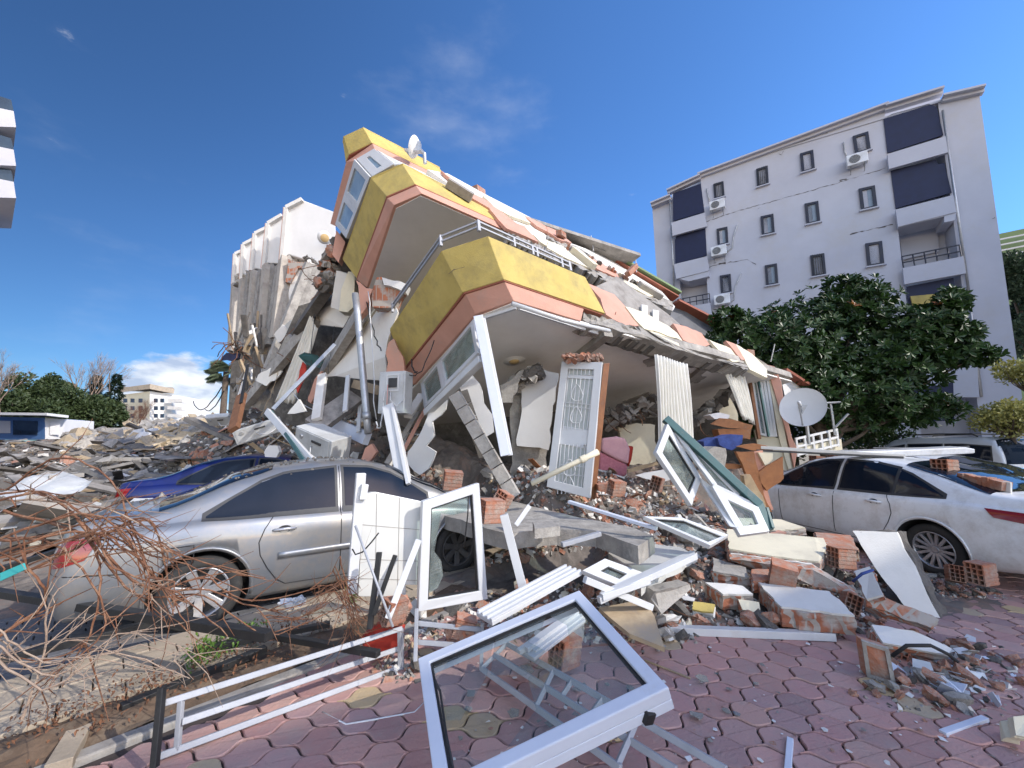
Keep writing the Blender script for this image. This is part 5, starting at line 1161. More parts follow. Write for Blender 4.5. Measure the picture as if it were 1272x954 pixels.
            if P.get('mould'):
                (xa, xb, z) = P['mould']; ray_patch(bv, [(xa, z+.028), (xb, z+.028)], [(xa, z-.028), (xb, z-.028)], 24, 2, md, .014).build('side_moulding', paint, t, smooth=True, solid=.012)
            # arch lips
            for x in (0, P['wb']):
                q = []
                for k in range(25):
                    a = pi*(-.06)+pi*1.12*k/24; loc, nr, _, _ = bv.ray_cast(V((x+.385*cos(a), s_*3, .32+.385*sin(a))), V((0, -s_, 0)))
                    if loc is not None: q.append(loc)
                if len(q) > 3: MB().tube(q, .014, 6).build('wheel_arch_lip', paint, t, smooth=True)
    # windscreen, rear window
    gw = P.get('rear', ((-.36, .68), (.50, .50))); (xa, ya), (xb, yb) = gw
    ray_patch(bv, [(xb, -yb), (xb+.05, 0), (xb, yb)], [(xa, -ya), (xa-.06, 0), (xa, ya)], 16, 8, 'T', .006).build('rear_window', MT['car_glass'], t, smooth=True)
    (xa, ya), (xb, yb) = P.get('front', ((2.48, .70), (1.72, .52)))
    ray_patch(bv, [(xb, -yb), (xb-.03, 0), (xb, yb)], [(xa, -ya), (xa+.08, 0), (xa, ya)], 16, 8, 'T', .006).build('windscreen', MT['car_glass'], t, smooth=True)
    # tail lights wrap the corner
    for s_, md in ((-1, 'R'), (1, 'L')):
        zt_, zb_ = P.get('tailz', (.90, .66)); x0, x1 = P.get('tailx', (-.95, -.68))
        tl = thing_part = ray_patch(bv, [(x1, zt_-.01), (x0+.02, zt_-.03)], [(x1-.08, zb_+.06), (x0, zb_)], 8, 5, md, .008).build('tail_light', MT['tail_red'], t, smooth=True)
        ray_patch(bv, [(s_*.46, zt_-.05), (s_*.66, zt_-.02)], [(s_*.50, zb_+.04), (s_*.66, zb_)], 6, 4, 'B', .008).build('tail_light_lens', MT['tail_clear' if rim != 'alloy_w' else 'tail_red'], tl, smooth=True)
    # wheels
    for x in (0, P['wb']):
        for s_ in (-1, 1):
            Mx = Matrix.Translation((x, s_*(.735 if P is not VAN else .76), .315)) @ Matrix.Rotation(-s_*pi/2, 4, 'X')
            wh = MB().lathe([(.20, .0), (.215, .085), (.25, .10), (.295, .095), (.315, .07), (.315, -.08), (.29, -.1), (.21, -.10), (.20, .0)], 40, Mx).build('wheel', MT['rubber'], t, smooth=True)
            fm = MT['alloy'] if x == 0 and rim == 'alloy' or rim == 'alloy_w' else MT['alloy_dark']  # front rims get the dark alloy: shade put into their colour
            rr = MB().lathe([(.222, .085), (.212, .092), (.200, .08), (.195, -.08), (.205, -.1)], 40, Mx)
            rr.lathe([(0, .062), (.035, .062), (.05, .05), (.055, .02)], 20, Mx)
            for k in range(spokes):
                a = 2*pi*k/spokes+.2
                for dx in ((-.045, .045) if rim == 'alloy_w' else (0,)):
                    w0, w1 = (.016, .018) if rim == 'alloy_w' else (.030, .040)
                    vs = []
                    for (r0, ww, z0) in ((.035, w0, .055), (.205, w1, .078)):
                        for q1, q2 in ((-1, 0), (1, 0), (1, -.03), (-1, -.03)):
                            ly = (dx*(r0/.205)+ww*q1); vs.append(Mx @ V((r0*cos(a)-ly*sin(a), r0*sin(a)+ly*cos(a), z0+q2)))
                    rr.add(vs, [(0, 1, 2, 3), (7, 6, 5, 4), (0, 4, 5, 1), (1, 5, 6, 2), (2, 6, 7, 3), (3, 7, 4, 0)])
            rr.build('rim', fm, wh, bevel=.004)
            MB().lathe([(0, .0), (.2, .0)], 30, Mx).build('brake_disc', MT['dark_plastic'], wh)
    # bumper seam and number plate
    ray_patch(bv, [(-.24, .66), (.24, .66)], [(-.24, .55), (.24, .55)], 4, 2, 'B', .012).build('number_plate', MT['plaster_clean'], t)
    ray_patch(bv, [(-.72, .47), (0, .47), (.72, .47)], [(-.72, .455), (0, .455), (.72, .455)], 20, 1, 'B', .004).build('bumper_seam', MT['dark_plastic'], t)
    return t, bv
sedan_glass = [('rear_side_window', [(-.02, .97), (.16, 1.10), (.40, 1.24), (.62, 1.32), (1.10, 1.365)], [(-.02, .955), (.2, .945), (.5, .94), (.8, .935), (1.10, .93)]),
               ('front_side_window', [(1.20, 1.368), (1.5, 1.35), (1.75, 1.27), (2.0, 1.13), (2.18, 1.0)], [(1.20, .925), (1.5, .92), (1.75, .915), (2.0, .91), (2.18, .905)])]
SED['seams'] = [[(1.15, 1.38), (1.15, .9), (1.16, .30)], [(.52, .93), (.45, .82), (.41, .70), (.43, .58), (.50, .45), (.58, .34), (.66, .28), (1.16, .265), (2.0, .27)], [(-.28, .74), (-.08, .745), (-.07, .60), (-.27, .60), (-.28, .74)], [(2.2, .9), (2.12, .7), (2.08, .28)], [(-.98, .62), (-.5, .58), (-.39, .45)]]
SED['handles'] = [(.62, .80), (1.42, .79)]; SED['mould'] = (.58, 2.05, .56)
WHT = dict(SED); WHT['seams'] = [[(1.16, .9), (1.18, .30)], [(.44, .94), (.38, .82), (.37, .70), (.42, .57), (.50, .44), (.6, .32)], [(2.15, .88), (2.12, .3)], [(.6, .27), (2.1, .27)]]; WHT['mould'] = None; WHT['wb'] = 2.7; WHT['handles'] = [(.58, .83), (1.46, .81)]
WHT['top'] = [(-1.16, .78), (-1.13, .93), (-1.05, 1.03), (-.85, 1.06), (-.55, 1.09), (.05, 1.30), (.45, 1.40), (1.0, 1.445), (1.4, 1.44), (1.75, 1.38), (2.25, 1.16), (2.6, 1.0), (2.8, .95), (3.3, .86), (3.5, .74), (3.6, .62), (3.62, .5)]
WHT['sho'] = [(-1.16, .76), (-1.0, .92), (0, .93), (1.2, .91), (2.4, .86), (3.2, .76), (3.62, .55)]
WHT['wid'] = [(-1.16, .62), (-1.12, .74), (-1.0, .84), (-.5, .88), (.4, .885), (2.2, .88), (3.0, .86), (3.4, .78), (3.6, .60), (3.62, .50)]; WHT['bot'] = [(-1.16, .38), (-.9, .26), (-.4, .2), (.4, .17), (2.2, .17), (3.3, .2), (3.62, .3)]
WHT['tailz'] = (.92, .76); WHT['tailx'] = (-1.12, -.55); WHT['rear'] = ((-.55, .70), (.35, .52))
white_glass = [('quarter_window', [(-.16, .99), (.05, 1.12), (.22, 1.21), (.36, 1.27)], [(-.16, .98), (.1, .965), (.25, .96), (.36, .955)]),
               ('rear_side_window', [(.40, 1.285), (.7, 1.35), (1.10, 1.37)], [(.40, .955), (.7, .95), (1.10, .945)]),
               ('front_side_window', [(1.20, 1.37), (1.5, 1.35), (1.75, 1.28), (2.0, 1.14), (2.2, 1.0)], [(1.20, .94), (1.5, .935), (1.75, .925), (2.0, .915), (2.2, .91)])]
c1, bv1 = make_car('parked_car', 'dusty silver saloon with tail to the left, front buried under the fallen slab', SED, MT['paint_silver'], 'alloy', 7, glassx=sedan_glass)
rw = V((.59, -.81, 0))*.80
fwd = V((2.07, 1.51, 0)).normalized(); c1.rotation_euler = (0, 0, math.atan2(fwd.y, fwd.x)); c1.location = G(243, 784)-V((fwd.y, -fwd.x, 0))*.80+V((0, 0, 0))
c2, bv2 = make_car('parked_car', 'white saloon at the right with broken bricks on its roof and boot', WHT, MT['paint_white'], 'alloy_w', 7, glassx=white_glass, style='white')
f2 = V((-.2, .98, 0)).normalized(); c2.rotation_euler = (0, 0, math.atan2(f2.y, f2.x)); c2.location = G(1166, 716)-V((-f2.y, f2.x, 0))*.80
BLU = dict(SED); BLU['seams'] = SED['seams'][:2]; BLU['rear'] = ((-.40, .70), (.55, .50))
c3, bv3 = make_car('parked_car', 'dark blue saloon half buried in rubble behind the silver one', BLU, MT['paint_blue'], 'alloy_dark', 5, glassx=sedan_glass)
c3.rotation_euler = (0, 0, .34); c3.location = (-6.35, 8.0, -.04)
HAT['rear'] = ((-.80, .66), (-.25, .52)); hat_glass = [('rear_side_window', [(-.25, 1.2), (.0, 1.34), (.4, 1.40), (1.0, 1.42)], [(-.25, 1.0), (.0, .98), (.5, .97), (1.0, .96)]), ('front_side_window', [(1.1, 1.42), (1.5, 1.38), (1.8, 1.25), (2.1, 1.02)], [(1.1, .96), (1.5, .95), (1.8, .94), (2.1, .93)])]
HAT['seams'] = [[(1.05, 1.4), (1.05, .3)]]; HAT['handles'] = [(.5, .85), (1.3, .84)]; HAT['mould'] = None
c4, _ = make_car('parked_car', 'white car at the right edge directly behind the white saloon, tail light showing', WHT, MT['paint_white'], 'alloy_w', 7, glassx=white_glass, style='white')
c4.rotation_euler = (0, 0, math.atan2(.98, -.2)); c4.location = (8.6, 7.2, .0)
VAN['rear'] = ((-.72, .66), (-.66, .6)); VAN['seams'] = [[(1.15, 1.7), (1.15, .3)], [(.1, 1.0), (.05, .6), (.15, .3)], [(-.75, 1.0), (1.1, 1.0)]]; VAN['handles'] = [(.9, .95), (1.35, .95)]; VAN['mould'] = None
van_glass = [('rear_side_window', [(-.60, 1.55), (-.1, 1.60), (.25, 1.60)], [(-.60, 1.15), (-.1, 1.12), (.25, 1.11)]), ('middle_side_window', [(.34, 1.60), (.7, 1.60), (1.10, 1.59)], [(.34, 1.11), (.7, 1.10), (1.10, 1.09)]), ('front_side_window', [(1.22, 1.58), (1.6, 1.5), (1.9, 1.34), (2.15, 1.18)], [(1.22, 1.09), (1.6, 1.08), (1.9, 1.07), (2.15, 1.06)])]
VAN['tailz'] = (1.15, .75); VAN['tailx'] = (-.83, -.76)
c5, bv5 = make_car('parked_van', 'silver family van with roof rails parked behind the white cars', VAN, MT['paint_grey'], 'alloy', 5, glassx=van_glass, style='van')
c5['category'] = 'van'
c5.rotation_euler = (0, 0, math.atan2(.98, -.15)); c5.location = (12.2, 10.2, .0)
for s_ in (-1, 1):
    MB().tube([V((-.35, s_*.60, 1.80)), V((-.25, s_*.60, 1.87)), V((.5, s_*.6, 1.885)), V((1.35, s_*.6, 1.86)), V((1.45, s_*.6, 1.79))], .018, 7).build('roof_rail', MT['black_metal'], c5, smooth=True)
ray_patch(bv5, [(-.6, 1.62), (.6, 1.62)], [(-.66, 1.15), (.66, 1.15)], 10, 5, 'B', .006).build('rear_glass', MT['car_glass'], c5)
for x_ in (.1, 1.1): MB().beam(V((x_, -.6, 1.87)), V((x_, .6, 1.87)), .05, .025).build('roof_bar', MT['black_metal'], c5)
# ================================================================== single things around the ruin
def frame_thing(name, label, cat, P, w_=.06, t_=.055, mat='pvc', glass=None, lip=True, group=None, bev=.006):
    """a framed casement: outer ring, inner glazing bead, pane"""
    P = [V(p) for p in P]; nr = (P[1]-P[0]).cross(P[3]-P[0]).normalized()
    t = thing(name, label, cat, sum(P, V((0, 0, 0)))/4, group)
    MB().ring(P, w_, t_, nr).build('frame', MT[mat], t, bevel=bev)
    I = inset(P, w_, nr)
    if lip: MB().ring(inset(P, w_*.97, nr), .012, t_*.5, nr).build('rubber_seal', MT['black_metal'], t)
    return t, P, I, nr
def rect_from(pxs, ds):
    return [C(x, y, d) for (x, y), d in zip(pxs, ds)]
# --- the big white window frame in the foreground
M3 = Matrix((ray(521, 823), -ray(545, 1002), ray(833, 861))).transposed(); k3 = M3.inverted() @ ray(721, 738); kb = 2.45
A, B_, C_ = C(521, 823, k3[0]*kb), C(721, 738, kb), C(833, 861, k3[2]*kb); D_ = A+(C_-B_)

t, P, I, nr = frame_thing('window_frame', 'large white window frame with cracked glass lying in the foreground', 'window frame', [A, B_, C_, D_], .062, .06, 'pvc_blue_shade')
if nr.dot(CAM-A) < 0: nr = -nr
MB().ring([p-nr*.055 for p in P], .035, .05, (P[1]-P[0]).cross(P[3]-P[0]).normalized()).build('frame_flange', MT['pvc_blue_shade'], t, bevel=.004)
def onq(Q, u, v): return Q[0].lerp(Q[1], u).lerp(Q[3].lerp(Q[2], u), v)
for i, pts in enumerate([[(0, 0), (.42, 0), (.30, .35), (.10, .62), (0, .55)], [(.43, 0), (.78, 0), (.70, .14), (.60, .2), (.66, .36), (.50, .5), (.32, .36)], [(.80, 0), (1, 0), (1, .55), (.80, .42), (.86, .2)],
                         [(0, .80), (.08, .84), (.12, .93), (.2, 1), (0, 1)], [(.5, .54), (.66, .38), (.78, .44), (1, .58), (1, 1), (.22, 1), (.47, .8)]]):
    MB().prism([onq(I, u, v) for u, v in pts], nr*.005).build('glass_shard', MT['glass'], t)
MB().box(onq(P, .97, .96)+nr*.04 if False else P[2].lerp(P[3], .12)-nr*.06, (.05, .03, .05), rotm(.3, .2, .5)).build('hinge', MT['black_metal'], t, bevel=.004)
MB().tube([onq(I, .0, .12), onq(I, .03, .35)+nr*.03, onq(I, .02, .7)+nr*.02, onq(I, .02, .98)], .006, 6).build('loose_seal', MT['black_metal'], t, smooth=True)
# --- standing casement with a glass shard
P = rect_from([zk for zk in (ZK(492, 248), ZK(770, 158), ZK(812, 728), ZK(470, 790))], [3.05, 3.35, 3.35, 2.95])
t, P, I, nr = frame_thing('window_frame', 'white upright window sash standing in the debris, glass shattered, car wheel seen through it', 'window frame', P, .075, .05)
for i, pts in enumerate([[(0, 0), (.95, 0), (.86, .16), (.55, .16), (.25, .1), (.0, .14)], [(0, .14), (.25, .1), (.12, .5), (.26, .62), (.30, .78), (.2, .9), (0, .95)]]):
    MB().prism([onq(I, u, v) for u, v in pts], nr*.005).build('glass_shard', MT['glass_dusty'], t)
MB().tube([onq(I, .93, 0), onq(I, .88, .2), onq(I, .80, .40), onq(I, .76, .52)], .006, 6).build('seal_strip', MT['black_metal'], t, smooth=True)
# --- tiled wall panel with plastic edge
q = [ZK(*p) for p in [(205, 215), (245, 205), (270, 205), (490, 250), (468, 662), (412, 662), (415, 720), (178, 720)]]
dd = [2.95, 2.95, 2.96, 3.1, 3.08, 3.04, 3.0, 2.85]; t = thing('tiled_panel', 'white tiled wall panel leaning against the silver saloon', 'wall panel', C(480, 735, 2.9))
Pp = [C(x, y, d) for (x, y), d in zip(q, dd)]; pl = plane3(Pp[0], Pp[4], Pp[7]); Pp = [pl.at(x, y) for x, y in q]
MB().prism(Pp, -pl.n*.05).build('wall_slab', MT['tile'], t, bevel=.004)
mb = MB()
for (a, b) in [((270, 210), (262, 720)), ((383, 230), (372, 720)), ((200, 365), (488, 390)), ((190, 535), (478, 545)), ((195, 300), (490, 325)), ((185, 455), (480, 470)), ((180, 630), (470, 640))]:
    if a[1] in (300, 455): continue
    mb.beam(pl.at(*ZK(*a), .001), pl.at(*ZK(*b), .001), .004, .003, pl.n)
mb.build('tile_joint', MT['kerb'], t)
MB().beam(pl.at(*ZK(192, 110), .02), pl.at(*ZK(145, 705), .02), .07, .05, pl.n).build('plastic_edge', MT['pvc'], t, bevel=.006)
MB().beam(pl.at(*ZK(212, 165), .06), pl.at(*ZK(200, 240), .06), .05, .04, pl.n).build('broken_corner', MT['pvc'], t, bevel=.004)
# bars standing and leaning around it
def stick(name, label, cat, a, b, w_, h_, mat, up=V((0, -1, 0)), rnd=False, group=None, bev=.003, extra=None):
    a, b = V(a), V(b)
    if rnd: o = MB().tube([a, a.lerp(b, .5), b], w_, 10).build(name, MT[mat], smooth=True)
    else: o = MB().beam(a, b, w_, h_, up).build(name, MT[mat], bevel=bev)
    return tag(o, label, cat, group)
stick('iron_bar', 'black upright iron bar in front of the tiled panel, the left of the two', 'bar', C(*ZK(283, 500), 2.75), C(*ZK(235, 880), 2.6), .035, .03, 'black_metal')
stick('iron_bar', 'black slanting iron bar in front of the tiled panel, the right of the two', 'bar', C(*ZK(362, 515), 2.7), C(*ZK(255, 810), 2.6), .03, .02, 'black_metal')
stick('metal_tube', 'thin grey tube leaning across the tiled panel', 'tube', C(*ZK(165, 370), 2.72), C(*ZK(350, 870), 2.5), .008, 0, 'rail_paint', rnd=True)
o = MB().tube([C(*ZK(150, 485), 2.75), C(*ZK(165, 512), 2.73), C(*ZK(200, 500), 2.72), C(*ZK(245, 450), 2.72), C(*ZK(280, 405), 2.74)], .005, 6).build('wire', MT['black_metal'], smooth=True); tag(o, 'thin bent wire crossing the left side of the tiled panel', 'wire')
stick('plastic_strip', 'white plastic strip leaning on the right side of the tiled panel', 'strip', C(*ZK(478, 440), 2.95), C(*ZK(325, 830), 2.65), .045, .02, 'pvc')
stick('plastic_profile', 'white plastic post slanting down right of the upright sash', 'profile', C(*ZK(898, 315), 3.3), C(*ZK(1000, 708), 3.2), .07, .05, 'pvc')
# --- long white board and the small frames at its top
Lb = [C(*ZK(800, 830), 2.75), C(*ZK(1240, 590), 3.35)]
stick('plastic_board', 'long white ribbed plastic board lying sunlit behind the big window frame', 'board', Lb[0], Lb[1], .20, .03, 'pvc', V((0, 0, 1)))
for k in (-.085, -.03, .03, .085):
    MB().beam(Lb[0]+V((k*.6, -k*.8, .022)), Lb[1]+V((k*.6, -k*.8, .022)), .022, .018).build('rib', MT['pvc'], bpy.data.objects['plastic_board'], bevel=.003)
t = thing('plastic_profile', 'white window profile lying under the big cracked frame', 'profile', C(*ZW(650, 330), 2.5))
for k, oo in enumerate((-.05, 0, .05)):
    MB().beam(C(*ZW(560, 385), 2.45)+V((oo, 0, .03-abs(oo)*.3)), C(*ZW(745, 250), 2.75)+V((oo, 0, .03-abs(oo)*.3)), .035, .03).build('profile_rib', MT['pvc'], t, bevel=.003)
MB().beam(C(*ZW(560, 385), 2.45), C(*ZW(745, 250), 2.75), .15, .02).build('profile_base', MT['pvc'], t, bevel=.003)
P = [C(*ZW(758, 88), 3.25), C(*ZW(838, 45), 3.45), C(*ZW(975, 95), 3.5), C(*ZW(905, 150), 3.25)]
t, P, I, nr = frame_thing('window_frame', 'small white sash lying flat at the end of the long white board', 'window frame', P, .07, .05)
MB().prism(I, nr*.005).build('pane', MT['glass_dusty'], t)
for i, (a, b, lb) in enumerate([((770, 115), (1010, 215), 'white bar running from the small sash towards the pavers'), ((820, 190), (1168, 30), 'upper of two white window profiles crossing the broken tile slab'), ((830, 178), (1000, 118), 'short white window profile beside the crossing bars')]):
    stick('plastic_profile', lb, 'profile', C(*ZW(*a), 3.0), C(*ZW(*b), 3.2 if i != 1 else 3.45), .045, .05, 'pvc', V((0, 0, 1)))
stick('plastic_profile', 'lower of two white window profiles crossing the broken tile slab', 'profile', C(*ZW(835, 172), 3.12), C(*ZW(1160, 22), 3.55), .05, .05, 'pvc', V((0, 0, 1)))
# --- railings, left and right
def rail(label, q, posts, z=None):
    t = thing('metal_railing', label, 'railing', q[0][0])
    for a, b in q: MB().beam(a, b, .032, .028, V((0, -1, .3))).build('rail', MT['rail_paint'], t, bevel=.004)
    for a, b in posts: MB().beam(a, b, .026, .024, V((0, -1, .3))).build('upright', MT['rail_paint'], t, bevel=.003)
Z9 = Zf(0, 700, 500/1272)
d0, d1 = 2.05, 2.85
L1a, L1b = C(*Z9(522, 440), d0), C(*Z9(1270, 205), d1); L2a, L2b = C(*Z9(575, 500), d0+.02), C(*Z9(1262, 268), d1); L3a, L3b = C(*Z9(495, 612), d0-.05), C(*Z9(1272, 325), d1)
rail('grey tubular railing lying on the pavers at the left, running up to the tiled panel', [(L1a, L1b), (L2a, L2b), (L3a, L3b)], [(L1a.lerp(L1b, .05), L3a.lerp(L3b, .06)), (L1b, L3b+V((0, 0, -.04))), (L1a.lerp(L1b, .985), L3a.lerp(L3b, .985))])
k_ = [MB().beam(C(*Z9(512, 390), 2.04), C(*Z9(488, 646), 1.92), .03, .03, V((0, -1, .3))).build('railing_post', MT['black_metal'], bevel=.003)]; tag(k_[0], 'dark end post at the near end of the left railing', 'post')
ra = [C(*ZW(165, 272), 2.85), C(*ZW(400, 295), 2.85)]; rb_ = [C(*ZW(168, 340), 2.8), C(*ZW(330, 352), 2.78)]
rail('short white railing end standing between the sash and the big window frame', [tuple(ra), tuple(rb_)], [(ra[0]+V((0, 0, .1)), C(*ZW(162, 410), 2.7)), (C(*ZW(435, 262), 2.82), C(*ZW(432, 298), 2.82)), (C(*ZW(403, 272), 2.82), C(*ZW(398, 440), 2.75))])
q1 = [C(*ZW(490, 345), 2.78), C(*ZW(1280, 800), 1.75)]; q2 = [C(*ZW(445, 385), 2.74), C(*ZW(1100, 800), 1.80)]; q3 = [C(*ZW(400, 435), 2.7), C(*ZW(900, 795), 1.85)]
rail('pale tubular railing running under the big window frame to the bottom of the view', [tuple(q1), tuple(q2), tuple(q3)], [(q1[0], q3[0]), (q1[0].lerp(q1[1], .30), q3[0].lerp(q3[1], .48)), (q1[0].lerp(q1[1], .40), q2[0].lerp(q2[1], .47)), (q1[0].lerp(q1[1], .55), q3[0].lerp(q3[1], .75)), (q1[0].lerp(q1[1], .7), q3[0].lerp(q3[1], .98))])
# --- green edged folding window pair
P = [C(*ZC(745, 345), 4.6), C(*ZC(912, 615), 4.5), C(*ZC(862, 750), 4.3), C(*ZC(688, 487), 4.35)]
t, P, I, nr = frame_thing('window_frame', 'tilted white sash with green hinge side leaning below the long curtain', 'window frame', P, .075, .06)
MB().prism(I, nr*.006).build('pane', MT['glass_dusty'], t)
t = thing('folding_window', 'green edged folding window leaning from the curtain down to the broken blocks', 'window frame', C(*ZC(1000, 700), 4.4))
MB().beam(C(*ZC(740, 318), 4.65), C(*ZC(1205, 745), 4.15), .09, .07, V((0, -1, .3))).build('green_rail', MT['teal'], t, bevel=.006)
MB().beam(C(*ZC(1200, 735), 4.16), C(*ZC(1252, 870), 4.0), .08, .06, V((0, -1, .3))).build('green_rail', MT['teal'], t, bevel=.006)
MB().beam(C(*ZC(1238, 760), 4.13), C(*ZC(1268, 862), 3.99), .03, .06, V((0, -1, .3))).build('green_rail', MT['teal'], t, bevel=.004)
P = [C(*ZC(770, 355), 4.63), C(*ZC(1190, 750), 4.2), C(*ZC(975, 655), 4.3), C(*ZC(860, 480), 4.45)]
MB().prism(P, (0, .012, 0)).build('pane', MT['glass_dusty'], t)
mb = MB(); mb.beam(C(*ZC(790, 385), 4.6), C(*ZC(985, 650), 4.3), .05, .05, V((0, -1, .3))).beam(C(*ZC(890, 480), 4.5), C(*ZC(1100, 700), 4.25), .045, .05, V((0, -1, .3))).beam(C(*ZC(972, 650), 4.3), C(*ZC(1195, 760), 4.15), .06, .06, V((0, -1, .3))); mb.build('white_rail', MT['pvc'], t, bevel=.005)
P2_ = [C(*ZC(965, 655), 4.28), C(*ZC(1195, 760), 4.12), C(*ZC(1250, 880), 3.95), C(*ZC(1105, 900), 3.9)]
nr2 = (P2_[1]-P2_[0]).cross(P2_[3]-P2_[0]).normalized(); MB().ring(P2_, .085, .06, nr2).build('lower_sash', MT['pvc'], t, bevel=.006); MB().prism(inset(P2_, .08, nr2), nr2*.006).build('pane', MT['glass_dusty'], t)
MB().prism([C(*ZC(*p), d) for p, d in [((915, 610), 4.4), ((990, 668), 4.3), ((1110, 860), 3.92), ((1060, 850), 3.95), ((930, 650), 4.38)]], (0, .05, 0)).build('white_stile', MT['pvc'], t, bevel=.004)
# --- flat window pane on the slab edge
P = [C(*ZC(630, 808), 3.7), C(*ZC(820, 815), 3.75), C(*ZC(1050, 900), 3.85), C(*ZC(960, 954), 3.45)]
t, P, I, nr = frame_thing('window_frame', 'pointed window frame with cracked glass lying flat in front of the black gap', 'window frame', P, .035, .05)
MB().prism(I, nr*.006).build('pane', MT['glass_dusty'], t)
stick('plastic_profile', 'long pale blue plastic strip lying on the rubble in front of the white door', 'profile', C(*ZC(265, 728), 4.3), C(*ZC(700, 862), 3.7), .06, .03, 'pvc_blue_shade', V((0, 0, 1)))
stick('plastic_profile', 'short grey plastic strip on the broken slab edge below the sofa', 'profile', C(*ZC(230, 940), 3.6), C(*ZC(420, 885), 3.75), .05, .04, 'rail_paint', V((0, 0, 1)))
stick('plastic_profile', 'small white strip standing on the slab edge left of the white door', 'profile', C(*ZC(2, 845), 4.0), C(*ZC(70, 748), 4.1), .05, .03, 'pvc')
# --- long white plank on the pavers, small bar, short white bits
a, b = G(830, 780, .05), G(1033, 788, .05)
t = thing('window_sill', 'long white plastic sill lying on the pink pavers in front of the broken bricks', 'sill', a)
MB().beam(a, b, .085, .03, V((0, 0, 1))).build('sill_board', MT['pvc'], t, bevel=.004)
MB().beam(a+V((0, -.045, -.005)), b+V((0, -.045, -.005)), .012, .06, V((0, 0, 1))).build('sill_lip', MT['pvc'], t, bevel=.003)
stick('plastic_profile', 'short lilac-white bar alone on the pavers near the right corner', 'profile', G(*ZR(1000, 785), .015), G(*ZR(1143, 735), .015), .035, .025, 'pvc_blue_shade', V((0, 0, 1)))
stick('plastic_profile', 'short white bar on the pavers at the bottom edge', 'profile', G(*ZR(490, 805), .015), G(*ZR(480, 930), .015), .03, .025, 'pvc_blue_shade', V((0, 0, 1)))
# --- white door with grille and its timber edge
Dq = [ZC(232, 38), ZC(432, 42), ZC(372, 712), ZC(158, 655)]
A, B_, D_ = C(*Dq[0], 6.3), C(*Dq[1], 6.0), C(*Dq[3], 5.9); pl = plane3(A, B_, D_); 
t = thing('interior_door', 'white glazed door with iron scroll grille standing upright in the open room', 'door', pl.at(*ZC(260, 690)))
DP = lambda x, y, o=0.: pl.at(*ZC(x, y), o)
MB().ring([DP(232, 38), DP(432, 42), DP(372, 712), DP(158, 655)], .12, .06, (DP(432, 42)-DP(232, 38)).cross(DP(158, 655)-DP(232, 38)).normalized()).build('door_leaf', MT['pvc'], t, bevel=.006)
MB().prism([DP(212, 350), DP(392, 380), DP(385, 470), DP(200, 440)], -pl.n*.04).build('middle_panel', MT['pvc'], t, bevel=.004)
MB().prism([DP(240, 100), DP(418, 108), DP(416, 125), DP(238, 116)], -pl.n*.04).build('door_bar', MT['pvc'], t)
for pts in [[(248, 50), (408, 55), (405, 105), (244, 100)], [(240, 118), (408, 125), (372, 380), (215, 352)], [(205, 440), (365, 470), (340, 700), (190, 660)]]:
    MB().prism([DP(*p, -.03) for p in pts], -pl.n*.006).build('pane', MT['frosted'], t)
g_ = MB()
for k in range(1, 8):
    u = k/8; g_.beam(DP(250+158*u, 52, .01), DP(246+158*u, 104, .01), .012, .012)
    g_.beam(DP(240+168*u, 120, .01), DP(216+157*u, 372, .01), .012, .012)
    g_.beam(DP(206+160*u, 445, .01), DP(190+152*u, 690, .01), .012, .012)
for y in (235, 255, 545, 590): g_.beam(DP(225, y, .015), DP(390-(y > 400)*25, y+15, .015), .014, .012)
for cx, cy in ((305, 190), (300, 300), (268, 560), (262, 640)):
    g_.tube([DP(cx+26*sin(a)*(1+.5*cos(a)), cy+42*cos(a), .02) for a in [k*2*pi/14 for k in range(15)]], .007, 5)
g_.build('scroll_grille', MT['pvc'], t)
MB().beam(DP(343, 447, .03), DP(345, 452, .03), .05, .03).build('handle', MT['galv'], t)
jp = [C(*ZC(437, 45), 5.98), C(*ZC(467, 42), 6.1), C(*ZC(395, 718), 5.75), C(*ZC(360, 712), 5.6)]
tag(MB().prism(jp, (.02, .10, 0)).build('timber_post', MT['wood'], bevel=.008), 'brown timber door post along the right edge of the white door', 'post')
mb = MB(); r = random.Random(5)
for k in range(40): mb.chunk(C(*ZC(235+r.uniform(0, 190), 30-r.uniform(-5, 22)), 6.1+r.uniform(-.1, .2)), (r.uniform(.04, .14), .08, r.uniform(.02, .07)), rotm(r.random(), r.random(), r.random()*3), .15, r)
tag(mb.build('brick_crumbs', MT['brick']), 'red brick crumbs lying along the top of the white door', 'rubble', kind='stuff')
# --- pipe in front of the door
mb = MB(); mb.tube([C(*ZC(80, 640), 4.9), C(*ZC(340, 515), 5.0), C(*ZC(408, 482), 5.05)], [.032, .035, .042], 14); o = mb.build('drain_pipe', MT['cream'], smooth=True); tag(o, 'cream plastic drain pipe lying slantwise across the white door', 'pipe')
MB().lathe([(.046, -.05), (.048, 0), (.044, .03)], 18, Matrix.Translation(C(*ZC(340, 515), 5.0)) @ (C(*ZC(408, 482), 5.05)-C(*ZC(80, 640), 4.9)).to_track_quat('Z', 'Y').to_matrix().to_4x4()).build('pipe_collar', MT['cream'], o, smooth=True)
